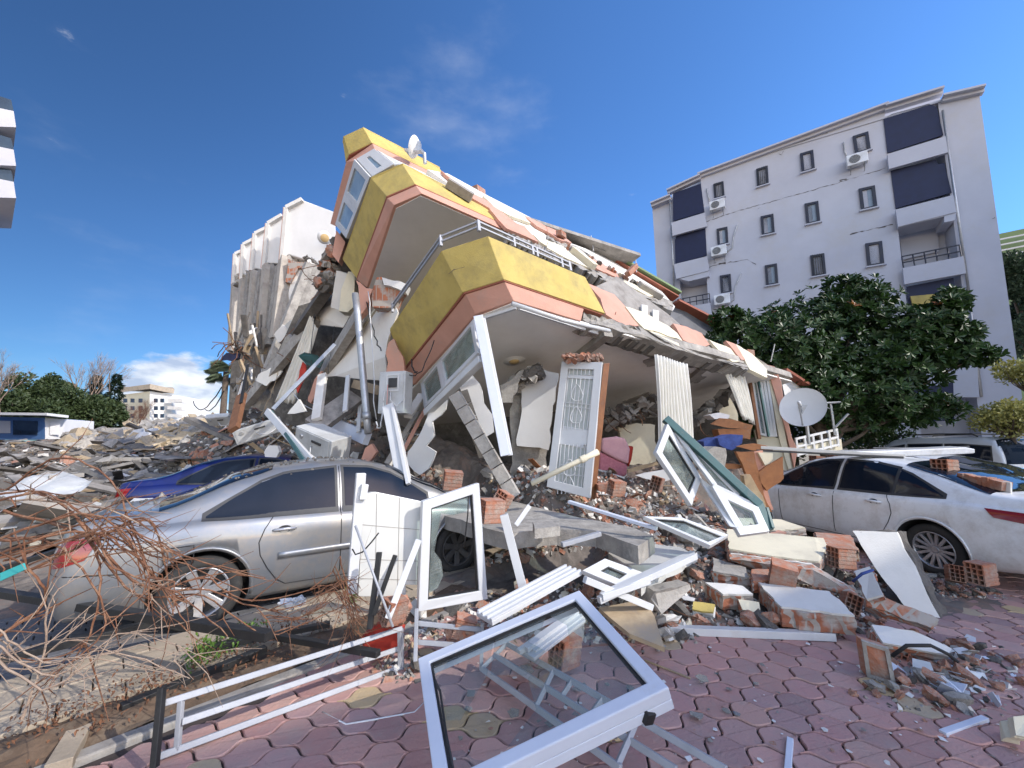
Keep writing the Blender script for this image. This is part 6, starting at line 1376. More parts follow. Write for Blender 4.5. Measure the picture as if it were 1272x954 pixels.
# --- curtains
def curtain(label, top, bot, folds, amp, seed):
    r = random.Random(seed); n = folds*8; rows = 16; mb = MB(); ph = r.uniform(0, 6)
    for j in range(rows+1):
        f = j/rows
        for i in range(n+1):
            u = i/n; a = top[0].lerp(top[1], u); b = bot[0].lerp(bot[1], u); p = a.lerp(b, f)
            p = p+V((.02*sin(7*u+3*f), amp*(.6+.5*f)*sin(u*folds*2*pi+ph+.7*sin(f*3+u*9)), 0)); 
            if j == rows: p.z += .03*sin(u*17)
            mb.v.append(p)
    for j in range(rows):
        for i in range(n): q = j*(n+1)+i; mb.f.append((q, q+1, q+n+2, q+n+1))
    return tag(mb.build('curtain', MT['curtain'], smooth=True, solid=.004), label, 'curtain')
curtain('long pleated white curtain hanging in the middle of the open ground floor', [C(*ZC(690, 0), 6.7), C(*ZC(850, 50), 7.2)], [C(*ZC(712, 480), 6.5), C(*ZC(882, 470), 7.0)], 11, .05, 1)
curtain('short cream curtain drawn sideways near the right end of the ground floor', [C(*ZC(1030, 85), 8.6), C(*ZC(1130, 110), 9.0)], [C(*ZC(1120, 310), 8.6), C(*ZC(1180, 345), 9.0)], 7, .05, 2)
curtain('dusty white curtain hanging down the left flank of the ruin', [C(*Z8(580, 110), 9.9), C(*Z8(610, 190), 9.9)], [C(*Z8(400, 560), 10.2), C(*Z8(500, 560), 10.0)], 5, .06, 3)
tag(wpoly('striped_cloth', zz(Z8, [(540, 355), (556, 372), (548, 440), (515, 510), (505, 480), (525, 400)]), [9.2]*6, .04, MT['fabric_red'], par=None, rg=.02), 'red and white striped cloth hanging in the rubble of the left flank', 'cloth')
# --- sofa draped in pink
t = thing('sofa', 'crimson patterned armchair draped with a pale pink sheet inside the open room', 'armchair', C(*ZC(480, 630), 7.4))
MB().prism([C(*ZC(*p), d) for p, d in [((415, 480), 7.2), ((555, 545), 7.2), ((550, 600), 7.2), ((412, 630), 7.2)]], (.1, .8, 0)).build('seat', MT['fabric_pink'], t, bevel=.04, seg=3)
mb = MB(); mb.prism([C(*ZC(*p), 7.15) for p in [(425, 415), (500, 405), (545, 415), (568, 470), (560, 545), (500, 520), (425, 480)]], (.1, .7, 0)); mb.build('draped_sheet', M('sheet_pink', (.66, .38, .40), (.58, .32, .35), 6, .9, .3, 30), t, bevel=.05, seg=3)
MB().prism([C(*ZC(*p), 7.3) for p in [(548, 450), (585, 455), (575, 520), (560, 560)]], (.1, .5, 0)).build('armrest', MT['fabric_red'], t, bevel=.03)
# --- electricity boxes and white goods
def cabinet(label, px, py, d, w_, h_, dp, rz, ry=0, name='meter_box', hole=True, cat='meter box', mat='grey_box'):
    c = C(px, py, d); t = thing(name, label, cat, c); R = rotm(ry, 0, rz) if not isinstance(ry, tuple) else rotm(*ry)
    MB().box(c, (w_, dp, h_), R).build('casing', MT[mat], t, bevel=.012)
    MB().box(c+R @ V((0, -dp/2-.006, 0)), (w_*.88, .012, h_*.9), R).build('door', MT[mat], t, bevel=.004)
    if hole:
        MB().box(c+R @ V((w_*.05, -dp/2-.016, h_*.22)), (w_*.32, .02, h_*.22), R).build('meter_window', MT['dark_plastic'], t)
        MB().ring([c+R @ V((w_*.05+a*w_*.24, -dp/2-.018, h_*.22+b*h_*.2)) for a, b in ((-1, -1), (1, -1), (1, 1), (-1, 1))], .02, .012).build('window_rim', MT['pvc'], t)
    else:
        MB().lathe([(0, .02), (w_*.04, .02), (w_*.05, 0)], 14, Matrix.Translation(c+R @ V((-w_*.3, -dp/2-.01, h_*.2))) @ R.to_4x4() @ Matrix.Rotation(pi/2, 4, 'X')).build('knob', MT['galv'], t)
        MB().box(c+R @ V((w_*.12, -dp/2-.02, h_*.2)), (w_*.25, .02, h_*.08), R).build('handle', MT['dark_plastic'], t)
    mb = MB(); mb.tube([c+R @ V((0, -dp/2-.03, .0)), c+R @ V((w_*.1, -dp/2-.1, -h_*.2)), c+R @ V((w_*.3, -dp/2-.06, -h_*.35)), c+R @ V((w_*.45, -dp/2-.02, -h_*.2))], .008, 6); mb.build('cable', MT['pvc'], t, smooth=True)
    return t
t = cabinet('tall grey electricity meter box fixed under the salmon corner', *Z8(1000, 510), 6.3, .47, .68, .25, -.25)
MB().box(C(*Z8(958, 518), 6.13), (.045, .012, .32), rotm(0, 0, -1.2)).build('warning_strip', MT['tail_red'], t)
cabinet('white overturned appliance cabinet lying on the rubble above the silver saloon', *Z8(640, 755), 6.4, .82, .42, .4, -.35, (.25, .32, -.35), name='appliance', hole=False, cat='appliance', mat='grey_box')
cabinet('smaller dirty white appliance tipped on the rubble left of the overturned one', *Z8(325, 695), 7.4, .75, .28, .3, .2, (.2, -.35, .2), name='appliance', hole=False, cat='appliance', mat='grey_box')
cabinet('black screened appliance lying on the rubble below the leaning wing', *Z8(130, 640), 9.5, .5, .3, .12, .1, (.9, -.1, .2), name='appliance', hole=False, cat='appliance', mat='grey_box')
t = thing('white_post', 'thick white plastic post slanting down from the meter box', 'post', C(*Z8(1000, 760), 5.4))
MB().beam(C(*Z8(965, 575), 5.8), C(*Z8(1045, 960), 4.9), .17, .10, V((0, -1, 0))).build('post_body', MT['pvc'], t, bevel=.01)
MB().beam(C(*Z8(985, 575), 5.72), C(*Z8(1062, 960), 4.82), .05, .05, V((0, -1, 0))).build('post_rib', MT['pvc'], t, bevel=.006)
for i, (a, b, w_, m_, lb) in enumerate([((365, 600), (585, 850), .1, 'pvc', 'white slanting frame bar resting on the roof of the silver saloon'), ((385, 600), (545, 845), .05, 'teal', 'thin green glass edge beside the white slanting frame bar'),
        ((800, 530), (590, 680), .34, 'old_board', 'wide grey louvred board leaning above the overturned appliance'), ((640, 420), (610, 640), .16, 'plaster_white', 'white door jamb standing in the rubble left of the free downpipe'),
        ((765, 425), (750, 600), .08, 'pvc', 'narrow white strip standing behind the free downpipe'), ((795, 465), (910, 495), .16, 'raw_wood', 'short pale timber jutting out left of the meter box'),
        ((700, 660), (860, 735), .22, 'pvc_blue_shade', 'bundle of white slats lying below the meter box'), ((825, 570), (815, 700), .07, 'pvc', 'short white upright strip below the meter box'),
        ((700, 270), (395, 590), .07, 'galv', 'long grey bent tube crossing the left flank of the ruin'), ((1110, 600), (955, 860), .09, 'concrete', 'grey broken pole leaning beside the thick white post'), ((1145, 590), (985, 900), .07, 'salmon', 'salmon coloured slat leaning beside the thick white post'),
        ((1130, 520), (1060, 625), .14, 'plaster_white', 'short white chunk of frame wedged right of the meter box'), ((1060, 700), (960, 900), .06, 'plaster_white', 'white slat leaning low beside the thick white post'), ((240, 520), (200, 690), .17, 'rust', 'rusty brown post standing in the rubble under the leaning wing'),
        ((270, 370), (235, 560), .05, 'black_metal', 'thin black bar hanging from the leaning wing')]):
    stick('frame_bar' if i < 2 else 'broken_bar', lb, 'bar', C(*Z8(*a), 7.4 if 2 <= i else 6.2), C(*Z8(*b), (6.6 if i not in (0, 1) else 4.9)), w_, w_*.5, m_)
tag(wpoly('umbrella_cloth', zz(Z8, [(518, 325), (550, 308), (610, 322), (640, 350), (625, 385), (560, 370)]), [9.0, 9.0, 8.8, 8.8, 8.9, 9.1], .05, MT['teal'], par=None), 'dull teal panel caught in the rubble of the left flank', 'panel')
tag(wpoly('hanging_cloth', zz(Z8, [(320, 420), (380, 385), (440, 400), (420, 430), (360, 475), (310, 450)]), [11]*6, .05, MT['curtain'], par=None, rg=.03), 'cream cloth draped over the broken slabs of the leaning wing', 'cloth')
tag(wpoly('hanging_cloth', zz(Z8, [(130, 350), (165, 310), (230, 315), (225, 335), (180, 350)]), [12.5]*5, .05, MT['navy_shade'], par=None, rg=.03), 'black cloth hanging out at the foot of the leaning wing', 'cloth')
tag(wpoly('plaster_piece', zz(Z8, [(400, 220), (440, 170), (490, 215), (470, 240), (420, 262)]), [11.5]*5, .25, MT['plaster_white'], par=None, rg=.02), 'white plaster lump hanging at the edge of the leaning wing', 'plaster piece')
tag(wpoly('foil_sheet', zz(Z8, [(450, 175), (480, 150), (520, 150), (525, 195), (480, 210)]), [11.4]*5, .05, MT['galv'], par=None, rg=.03), 'crumpled silver foil at the edge of the leaning wing', 'foil')
tag(wpoly('plaster_piece', zz(Z8, [(350, 800), (370, 768), (415, 770), (425, 800), (410, 828), (355, 825)]), [6.8]*6, .08, MT['plaster_clean'], par=None, rg=.01), 'rounded white plaster piece behind the roof of the silver saloon', 'plaster piece')
tag(wpoly('salmon_piece', zz(Z8, [(825, 850), (850, 780), (880, 760), (905, 800), (870, 850)]), [6.0]*5, .10, MT['salmon'], par=None, rg=.02), 'salmon plaster piece lying left of the thick white post', 'plaster piece')
tag(wpoly('plaster_piece', zz(Z8, [(465, 612), (520, 540), (555, 600), (500, 612)]), [8]*4, .08, MT['plaster_clean'], par=None, rg=.01), 'pointed white plaster piece in the rubble of the left flank', 'plaster piece')
# --- dishes
def dish(label, c, dr, R_, arm=True, tripod=True):
    dr = V(dr).normalized(); t = thing('satellite_dish', label, 'satellite dish', c); Mx = Matrix.Translation(c) @ dr.to_track_quat('Z', 'Y').to_matrix().to_4x4() @ Matrix.Scale(1.12, 4, (0, 1, 0))
    pr = [(R_*k/8, .22*R_*(k/8)**2) for k in range(9)]; pr += [(R_*1.01, .23*R_), (R_, .2*R_)]+[(R_*k/8, .22*R_*(k/8)**2-.03) for k in range(7, -1, -1)]
    MB().lathe(pr, 40, Mx).build('reflector', MT['plaster_clean'], t, smooth=True)
    e = c+dr*R_*1.15+V((0, 0, -.1)); low = c-V((0, 0, R_*.9))
    MB().tube([Mx @ V((0, -R_*.95, .2*R_)) if (Mx @ V((0, -R_, 0))).z < c.z else Mx @ V((0, R_*.95, .2*R_)), e], .018, 7).build('feed_arm', MT['galv'], t)
    MB().tube([e, e-dr*.16], .035, 9).build('receiver', MT['pvc'], t, smooth=True)
    MB().tube([c-dr*.05, c-dr*.2+V((0, 0, -.1)), c-dr*.22+V((0, 0, -R_*1.6))], .035, 8).build('mast', MT['galv'], t)
    MB().box(c-dr*.03+V((0, 0, -.0)), (.16, .1, .2)).build('bracket', MT['galv'], t)
dish('large white satellite dish on its mast behind the white saloon', C(998, 508, 8.8), (-.62, -.60, .42), .44)
dish('small white satellite dish on top of the tilted roof parapet', C(516, 183, 7.6), (-.75, .1, .25), .19)
# --- slab edge over the car front, with a hollow under it
def toppoly(pts, z, th, name, mat, label=None, cat=None, rg=.03, seed=0, tilt=(0, 0), par=None, bev=0):
    P = []
    for (x, y) in pts: p = G(x, y, z); p.z += tilt[0]*(p.x-G(*pts[0], z).x)+tilt[1]*(p.y-G(*pts[0], z).y); P.append(p)
    if rg: P = rag(P, .14, rg, random.Random(seed))
    o = MB().prism(P, (0, 0, -th)).build(name, MT[mat], par, bevel=bev)
    return tag(o, label, cat) if label else o
toppoly([ZK(*p) for p in [(520, 285), (600, 250), (700, 215), (900, 240), (1272, 330), (1500, 370), (1640, 420), (1560, 470), (1350, 395), (1160, 388), (1000, 398), (930, 410), (800, 380), (690, 340), (600, 318)]], .74, .16, 'balcony_slab', 'concrete', 'broken curved concrete balcony slab fallen onto the front of the silver saloon', 'slab', .025)
toppoly([ZK(*p) for p in [(1040, 350), (1170, 345), (1175, 372), (1050, 385)]], .85, .09, 'concrete_piece', 'concrete', 'flat grey concrete piece on the edge of the broken balcony slab', 'concrete piece', .01)
# --- furniture and timber in the right room
for i, (Z, pts, d, th, m_, nm, lb) in enumerate([
    (ZC, [(965, 345), (1010, 315), (1060, 320), (1175, 350), (1165, 372), (1060, 365)], 7.6, .04, 'wood', 'cupboard_board', 'brown cupboard top tipped over the heap of clothes'),
    (ZC, [(1000, 370), (1165, 368), (1160, 420), (1010, 405)], 7.9, .25, 'wood', 'cupboard', 'open brown cupboard under the tipped top in the right room'),
    (ZC, [(930, 430), (985, 410), (1000, 460), (935, 465)], 7.2, .3, 'fabric_blue', 'clothes', 'dark blue folded clothes at the left of the heap in the right room'),
    (ZC, [(1000, 415), (1060, 395), (1125, 400), (1120, 440), (1070, 475), (1010, 450)], 7.1, .3, 'fabric_blue', 'clothes', 'blue striped clothes in the middle of the heap in the right room'),
    (ZC, [(960, 300), (1010, 288), (1060, 300), (1050, 325), (985, 320)], 8.2, .3, 'fabric_white', 'clothes', 'crumpled pale bag on top of the brown cupboard'),
    (ZC, [(1095, 455), (1180, 440), (1272, 462), (1272, 478), (1170, 475)], 6.4, .05, 'wood', 'tabletop', 'brown board jutting out right of the clothes heap'),
    (ZC, [(1030, 540), (1080, 540), (1165, 560), (1040, 568)], 6.0, .04, 'wood', 'broken_board', 'thin brown board below the clothes heap'),
    (ZC, [(1090, 480), (1180, 480), (1230, 700), (1272, 780), (1225, 770), (1140, 590)], 5.9, .06, 'wood', 'door_jamb', 'brown timber jamb leaning beside the front wing of the white saloon'),
    (ZE, [(195, 490), (200, 465), (295, 405), (298, 490), (285, 505), (232, 540)], 5.9, .04, 'wood', 'loose_board', 'orange brown cupboard door standing beside the white saloon'),
    (ZE, [(180, 385), (215, 380), (232, 530), (258, 615), (235, 612), (190, 500)], 6.0, .05, 'salmon', 'plaster_strip', 'narrow salmon strip leaning behind the orange brown cupboard door'),
    (ZE, [(140, 480), (165, 475), (215, 560), (230, 605), (205, 610), (150, 540)], 5.8, .1, 'raw_wood', 'timber', 'rough grey timber leaning left of the orange brown cupboard door'),
    (ZC, [(940, 480), (985, 455), (1040, 465), (1045, 500), (1035, 560), (980, 550)], 5.6, .3, 'concrete', 'concrete_piece', 'pale concrete lump behind the green edged folding window'),
    (ZC, [(600, 600), (690, 580), (750, 570), (765, 620), (700, 640)], 6.4, .08, 'plaster_clean', 'plaster_piece', 'flat white plaster slab lying in front of the cream inner wall'),
    (ZC, [(410, 645), (520, 640), (525, 670), (415, 678)], 5.6, .2, 'brick', 'brick_block', 'orange brick block on the rubble at the foot of the white door'),
    (ZC, [(555, 570), (700, 530), (705, 545), (560, 585)], 6.8, .05, 'raw_wood', 'broken_board', 'pale thin board lying on the rubble before the cream inner wall'),
    (ZC, [(1200, 485), (1272, 488), (1272, 520), (1235, 550)], 5.95, .1, 'cream', 'paper_pile', 'cream board wedged behind the orange brown cupboard door')]):
    tag(wpoly(nm, zz(Z, pts), d, th, MT[m_], par=None, rg=.012 if m_ in ('wood', 'salmon', 'raw_wood') else .03, seed=i), lb, nm.replace('_', ' '))
# --- long pale plank and boards over the cars
def pk(label, q, m_, w_, h_, name='plank'):
    return stick(name, label, 'plank', q[0], q[1], w_, h_, m_, V((0, 0, 1)))
pk('long pale plank reaching from the ruin over the roof of the white saloon', [C(*ZE(200, 368), 6.5), C(*ZE(760, 402), 5.9)], 'plaster_white', .22, .05)
pk('thin dark rod lying along the long pale plank', [C(*ZE(190, 380), 6.4), C(*ZE(770, 408), 5.8)], 'dark_plastic', .03, .03, 'rod')
t = thing('bumper', 'loose white car bumper lying over the bonnet behind the white saloon', 'bumper', C(*ZE(800, 400), 6.4))
MB().prism([C(*ZE(*p), 6.5) for p in [(560, 385), (800, 378), (1020, 368), (1055, 375), (1055, 392), (960, 398), (700, 408), (600, 402)]], (.1, .35, .02)).build('bumper_shell', MT['paint_white'], t, bevel=.02, seg=3)
MB().tube([C(*ZE(650, 372), 6.9), C(*ZE(900, 372), 6.8), C(*ZE(1030, 366), 6.7)], .02, 6).build('bumper_trim', MT['dark_plastic'], t)
# --- hollow bricks
def hollow(mb, L=.19, W_=.13, H_=.19, n=(3, 4)):
    nx_, nz = n; tw = .009
    for k in range(nz+1): z = -H_/2+tw/2+(H_-tw)*k/nz; mb.box((0, 0, z), (L, W_, tw))
    for k in range(nx_+1): y = -W_/2+tw/2+(W_-tw)*k/nx_; mb.box((0, y, 0), (L-.004, tw, H_-.002))
    mb.box((0, 0, 0), (L*.35, W_-.004, H_-.004))
    for s_ in (-1, 1):
        for k in range(5): mb.box((0, s_*(W_/2+.0015), -H_/2+H_*(k+.5)/5), (L-.002, .005, H_/5*.62))
    return mb
hb = hollow(MB()).build('hollow_brick', MT['brick'], origin=(0, 0, 0)); hb_me = hb.data; bpy.data.objects.remove(hb)
def brick(p, rot, sc=1.0, label=None, group=None, parent=None, scv=None):
    o = bpy.data.objects.new('hollow_brick', hb_me); SC.collection.objects.link(o); o.location = p; o.rotation_euler = rot; o.scale = scv or (sc, sc, sc)
    return tag(o, label, 'brick', group)
BR = [(ZK(838, 295), 3.85, (.1, .05, .5), 1.15, 'whole hollow brick with white plaster top on the curved balcony slab'), (ZK(890, 245), 4.1, (.5, .2, 1.2), 1.0, 'tilted plastered brick behind the whole one on the curved balcony slab'),
      (ZK(645, 145), 4.5, (.2, .1, .3), 1.1, 'dusty brick on the rubble behind the top of the upright sash'), (ZW(700, 370), 2.75, (.1, .1, .7), 1.0, 'grey hollow brick under the big cracked window frame'),
      (ZW(315, 310), 2.9, (.4, 1.3, .3), .8, 'ribbed orange brick lying behind the short white railing end'), (ZW(85, 225), 2.75, (.2, .1, .9), .8, 'orange hollow brick under the tiled panel'),
      (ZR(1128, 247), 4.0, (0, 0, .25), 1.1, 'whole orange hollow brick on the pavers under the tail of the white saloon'), (ZR(1040, 250), 4.3, (.1, .3, 1.0), .9, 'dirty brick fragment beside the rear wheel of the white saloon'),
      (ZE(430, 425), 7.2, (0, .1, .2), 1.1, 'brick under the long pale plank at the front of the white saloon roof'), (ZE(935, 452), 5.2, (0, .05, .3), 1.3, 'grey brick on the boot of the car behind the white saloon'), (ZE(500, 410), 6.9, (.1, 0, .1), 1.0, 'second brick under the long pale plank')]
BR += [(ZR(465, 250), 3.75, (.3, .2, -.5), 1.1, 'hollow brick lying between the speckled block and the tilted slab, holes towards the viewer'), (ZR(660, 195), 4.2, (0, .1, .1), 1.1, 'orange hollow brick under the right end of the tilted slab'),
       (ZR(690, 350), 3.6, (.4, .3, 1.2), .9, 'dirty hollow brick between the speckled block and the brick beam'), (ZR(860, 540), 3.0, (.2, .5, .6), .8, 'hollow brick in front of the flat cracked slab'), (ZK(700, 870), 2.9, (.2, .3, .2), .8, 'orange hollow brick below the white ribbed board'),
       (ZK(360, 790), 2.9, (.5, .2, .8), .9, 'orange hollow brick at the foot of the tiled panel'), (ZC(500, 660), 5.4, (.2, .1, .4), 1.1, 'orange hollow brick on the rubble before the armchair'), (ZC(700, 640), 5.2, (.3, .1, 1.0), 1.0, 'orange brick in the rubble left of the tilted sash')]
for (px, py), d, rot, sc, lb in BR:
    brick(C(px, py, d), rot, sc, lb)
# --- masonry blocks with white plaster faces in the right foreground
def block(label, top, th, ztop, name='masonry_block', face='plaster_white', core='brickwork', holes=None, seed=0, fth=.018):
    """top: pixels with heights, the plastered face; the broken brick core hangs below it"""
    P = [G(x, y, z) for (x, y, z) in top]; nr = V((0, 0, 0))
    for i in range(1, len(P)-1): nr += (P[i]-P[0]).cross(P[i+1]-P[0])
    nr.normalize(); nr = -nr if nr.z < 0 else nr; r = random.Random(seed)
    Pr = rag(P, .07, .012, r); c = sum(P, V((0, 0, 0)))/len(P)
    t = thing(name, label, 'masonry block', c-V((0, 0, th)))
    MB().prism([p+nr*0 for p in Pr], -nr*fth).build('plaster_face', MT[face], t)
    Q = rag([c+(p-c)*1.02 for p in P], .06, .016, r); n = len(Q); rows = 4; mb = MB()
    for k in range(rows+1):
        for p in Q: mb.v.append(p-nr*(fth+.002+(th-fth)*k/rows)+V((r.uniform(-1, 1), r.uniform(-1, 1), 0))*.010)
    for k in range(rows):
        for i in range(n): mb.f.append((k*n+i, k*n+(i+1) % n, (k+1)*n+(i+1) % n, (k+1)*n+i))
    mb.f.append(tuple(range(n))); mb.f.append(tuple(rows*n+i for i in range(n-1, -1, -1)))
    mb.build('brick_core', MT[core], t)
    return t, nr
R = lambda x, y, z: (*ZR(x, y), z)
block('large plastered masonry slab tilted towards the camera, behind the other broken blocks', [R(278, 100, .55), R(600, 130, .50), R(618, 160, .45), R(585, 208, .42), R(430, 190, .44), R(285, 165, .47)], .14, 0, seed=1, face='cream')
block('broad white lower face of the large tilted slab, cracked brick above it', [R(290, 180, .44), R(560, 215, .40), R(700, 300, .22), R(640, 290, .22), R(330, 205, .34)], .12, 0, seed=2)
pts_ = [((698, 106), 4.35), ((846, 110), 4.35), ((868, 165), 4.3), ((905, 225), 4.2), ((945, 318), 4.0), ((990, 395), 3.85), ((1026, 480), 3.7), ((985, 484), 3.55), ((890, 380), 3.52), ((795, 260), 3.75)]
plb = plane3(C(*ZR(700, 105), 4.35), C(*ZR(1008, 470), 3.55), C(*ZR(838, 118), 4.22)); Pb = [plb.at(*ZR(*q)) for q, d in pts_]; t = thing('masonry_block', 'tall white plastered slab on its edge beside the white saloon wheel, grey side right', 'masonry block', Pb[7])
MB().prism(rag(Pb, .08, .006, random.Random(3)), (.02, .006, 0)).build('plaster_face', MT['plaster_white'], t)
Pc = rag([p+V((.023, .007, 0)) for p in Pb], .06, .018, random.Random(4)); mb = MB(); n_ = len(Pc); r_b = random.Random(6)
for k in range(5):
    for p in Pc: mb.v.append(p+V((.17, .10, -.01))*(k/4)+V((r_b.uniform(-1, 1), r_b.uniform(-1, 1), r_b.uniform(-1, 1)))*.012)
for k in range(4):
    for i in range(n_): mb.f.append((k*n_+i, k*n_+(i+1) % n_, (k+1)*n_+(i+1) % n_, (k+1)*n_+i))
mb.f.append(tuple(range(n_))); mb.f.append(tuple(4*n_+i for i in range(n_-1, -1, -1))); mb.build('concrete_core', MT['dark_concrete'], t)
block('rectangular block with white speckled top in the middle of the broken bricks', [R(382, 278, .30), R(620, 308, .30), R(705, 388, .24), R(460, 360, .24)], .17, 0, seed=4)
block('small plastered block left of the speckled one', [R(205, 278, .28), R(330, 290, .28), R(365, 318, .24), R(265, 318, .24)], .16, 0, seed=5)
block('flat cracked white slab lying low in front of the upright slab', [R(762, 420, .20), R(900, 440, .20), R(1030, 500, .12), R(1020, 520, .10), R(880, 495, .12), R(800, 480, .14)], .12, 0, seed=6)
block('grey plastered block lying left behind the speckled one', [R(230, 195, .36), R(340, 228, .34), R(352, 262, .3), R(230, 240, .32)], .13, 0, seed=7, face='concrete')
block('short brick block with orange holes right of the grey plastered one', [R(360, 235, .36), R(440, 235, .36), R(446, 272, .31), R(365, 275, .31)], .12, 0, seed=8, face='brick')
block('orange hollow brick block behind the tilted slab', [R(570, 110, .5), R(690, 120, .5), R(720, 170, .42), R(640, 182, .42), R(590, 150, .46)], .13, 0, seed=9, face='brick')
block('long orange and grey brick beam lying under the upright slab', [R(745, 320, .32), R(780, 318, .34), R(985, 400, .24), R(960, 430, .18), R(745, 355, .25)], .12, 0, seed=10, face='brickwork')
block('white plaster piece wedged between the tilted slab and the upright slab', [R(705, 240, .45), R(755, 225, .5), R(800, 320, .36), R(745, 335, .3)], .05, 0, seed=11)
block('small brick block with yellowish side left of the white sill', [R(315, 335, .2), R(385, 345, .2), R(392, 385, .12), R(330, 370, .14)], .1, 0, seed=12, face='cream')
block('pale block with yellow top beside the white sill', [R(165, 342, .14), R(238, 352, .14), R(232, 378, .10), R(162, 368, .10)], .08, 0, seed=13, face='yellow', core='plaster_white')
block('light grey block at the top of the crossing profiles, rough edges', [R(40, 310, .40), R(150, 285, .40), R(158, 300, .36), R(60, 385, .22), R(15, 350, .28)], .14, 0, seed=14, face='concrete', core='concrete')
block('round topped white block under the front of the white saloon', [R(270, 60, .55), R(460, 68, .55), R(540, 95, .5), R(440, 105, .48), R(290, 90, .5)], .1, 0, seed=15, face='cream')
tag(toppoly([ZR(-120, 180), ZR(-20, 145), ZR(120, 160), ZR(178, 190), ZR(60, 255), ZR(-10, 300)], .42, .06, 'tiled_slab', 'tile', rg=.02, seed=3), 'pale tiled slab under the crossing white profiles', 'slab')
tag(toppoly([ZW(820, 215), ZW(985, 190), ZW(1020, 240), ZW(1055, 330), ZW(930, 290)], .30, .03, 'brown_panel', 'raw_wood', rg=.01, seed=4, tilt=(0, .1)), 'tan chipboard panel lying below the crossing white profiles', 'panel')
P = [G(*ZR(727, 470), .26), G(*ZR(818, 498), .24), G(*ZR(843, 625), .01), G(*ZR(745, 592), .01)]
t = thing('brick_fragment', 'upright orange brick fragment with grey mortar rim on the pavers', 'brick', P[3]); MB().prism(P, (0, .05, .01)).build('brick_body', MT['brick'], t, bevel=.006); MB().ring(P, .022, .03).build('mortar_rim', MT['concrete'], t)
o = MB().tube([G(*ZR(830, 525), .12), G(*ZR(880, 490), .22), G(*ZR(960, 490), .24), G(*ZR(1020, 520), .16), G(*ZR(1050, 545), .05)], .012, 8).build('cable', MT['rubber'], smooth=True); tag(o, 'thick black cable looped over the flat cracked white slab', 'cable')
o = MB().tube([G(*ZR(700, 275), .4), G(*ZR(730, 250), .5), G(*ZR(765, 238), .5)], .012, 8).build('cable', MT['fabric_blue'], smooth=True); tag(o, 'short dark blue cable between the tilted slab and the upright slab', 'cable')
block('beige block at the right edge of the pavers', [R(1236, 728, .16), R(1290, 722, .16), R(1300, 800, .1), R(1245, 790, .1)], .10, 0, seed=17, face='cream', core='cream')
# brick debris on the white saloon
for i, (a, b, w_, m_, lb) in enumerate([((680, 428), (845, 462), .26, 'brickwork', 'row of bricks lying on the roof edge of the white saloon'), ((848, 458), (1080, 540), .24, 'brickwork', 'long slab of plastered bricks sliding down the rear window of the white saloon'),
                                       ((560, 415), (622, 420), .2, 'concrete', 'flat grey block on the roof of the white saloon'), ((1000, 485), (1180, 520), .12, 'brick', 'broken bricks scattered on the boot of the white saloon')]):
    dz_ = lambda q: 5.75/((q[0]-636)/480); a3, b3 = C(*ZE(*a), dz_(ZE(*a))), C(*ZE(*b), dz_(ZE(*b))); r = random.Random(i); mb = MB(); n = 7
    for k in range(n):
        p, q = a3.lerp(b3, k/n), a3.lerp(b3, (k+.97)/n); mb.beam(p+V((0, 0, r.uniform(-.01, .01))), q+V((0, 0, r.uniform(-.012, .012))), w_*r.uniform(.8, 1.1), .11*r.uniform(.8, 1.1))
    t = thing('masonry_block', lb, 'masonry block', a3); mb.build('brick_core', MT[m_], t)
    MB().beam(a3+V((0, -w_*.3, -.02)), b3+V((0, -w_*.3, -.02)), .02, .12).build('plaster_face', MT['plaster_white'], t)
# --- black beams, vines, shoe at the left
for i, (a, b, w_, lb) in enumerate([((-10, 735), (335, 790), .07, 'upper long black beam lying across in front of the silver saloon rear wheel'), ((-10, 822), (240, 762), .06, 'lower long black beam crossing the street at the left edge'), ((-10, 710), (160, 656), .05, 'black bar reaching the tail light of the silver saloon'),
                                    ((330, 788), (470, 812), .05, 'short black beam continuing towards the left railing'), ((240, 808), (410, 775), .05, 'black beam lying on the soil strip'), ((150, 880), (330, 806), .06, 'dark rotten beam along the kerb')]):
    h = [.42, .28, .75, .25, .14, .1][i]; stick('black_beam', lb, 'beam', G(*a, h*.8), G(*b, h), w_, w_*.8, 'black_metal', V((0, 0, 1)))
stick('concrete_post', 'short pale concrete post lying at the bottom left on the soil', 'post', G(72, 954, .05), G(112, 885, .05), .10, .06, 'beige_paver', V((0, 0, 1)))
t = thing('crumpled_paper', 'crumpled white plastic piece lying below the rear door of the silver saloon', 'litter', G(362, 750, .3)); r = random.Random(3)
MB().chunk(G(358, 750, .32), (.12, .07, .05), rotm(.2, .3, .3), .2, r, 3).build('litter_piece', MT['pvc'], t); MB().chunk(G(371, 747, .33), (.09, .06, .06), rotm(.5, .1, 1), .25, r, 3).build('litter_piece', MT['pvc'], t)
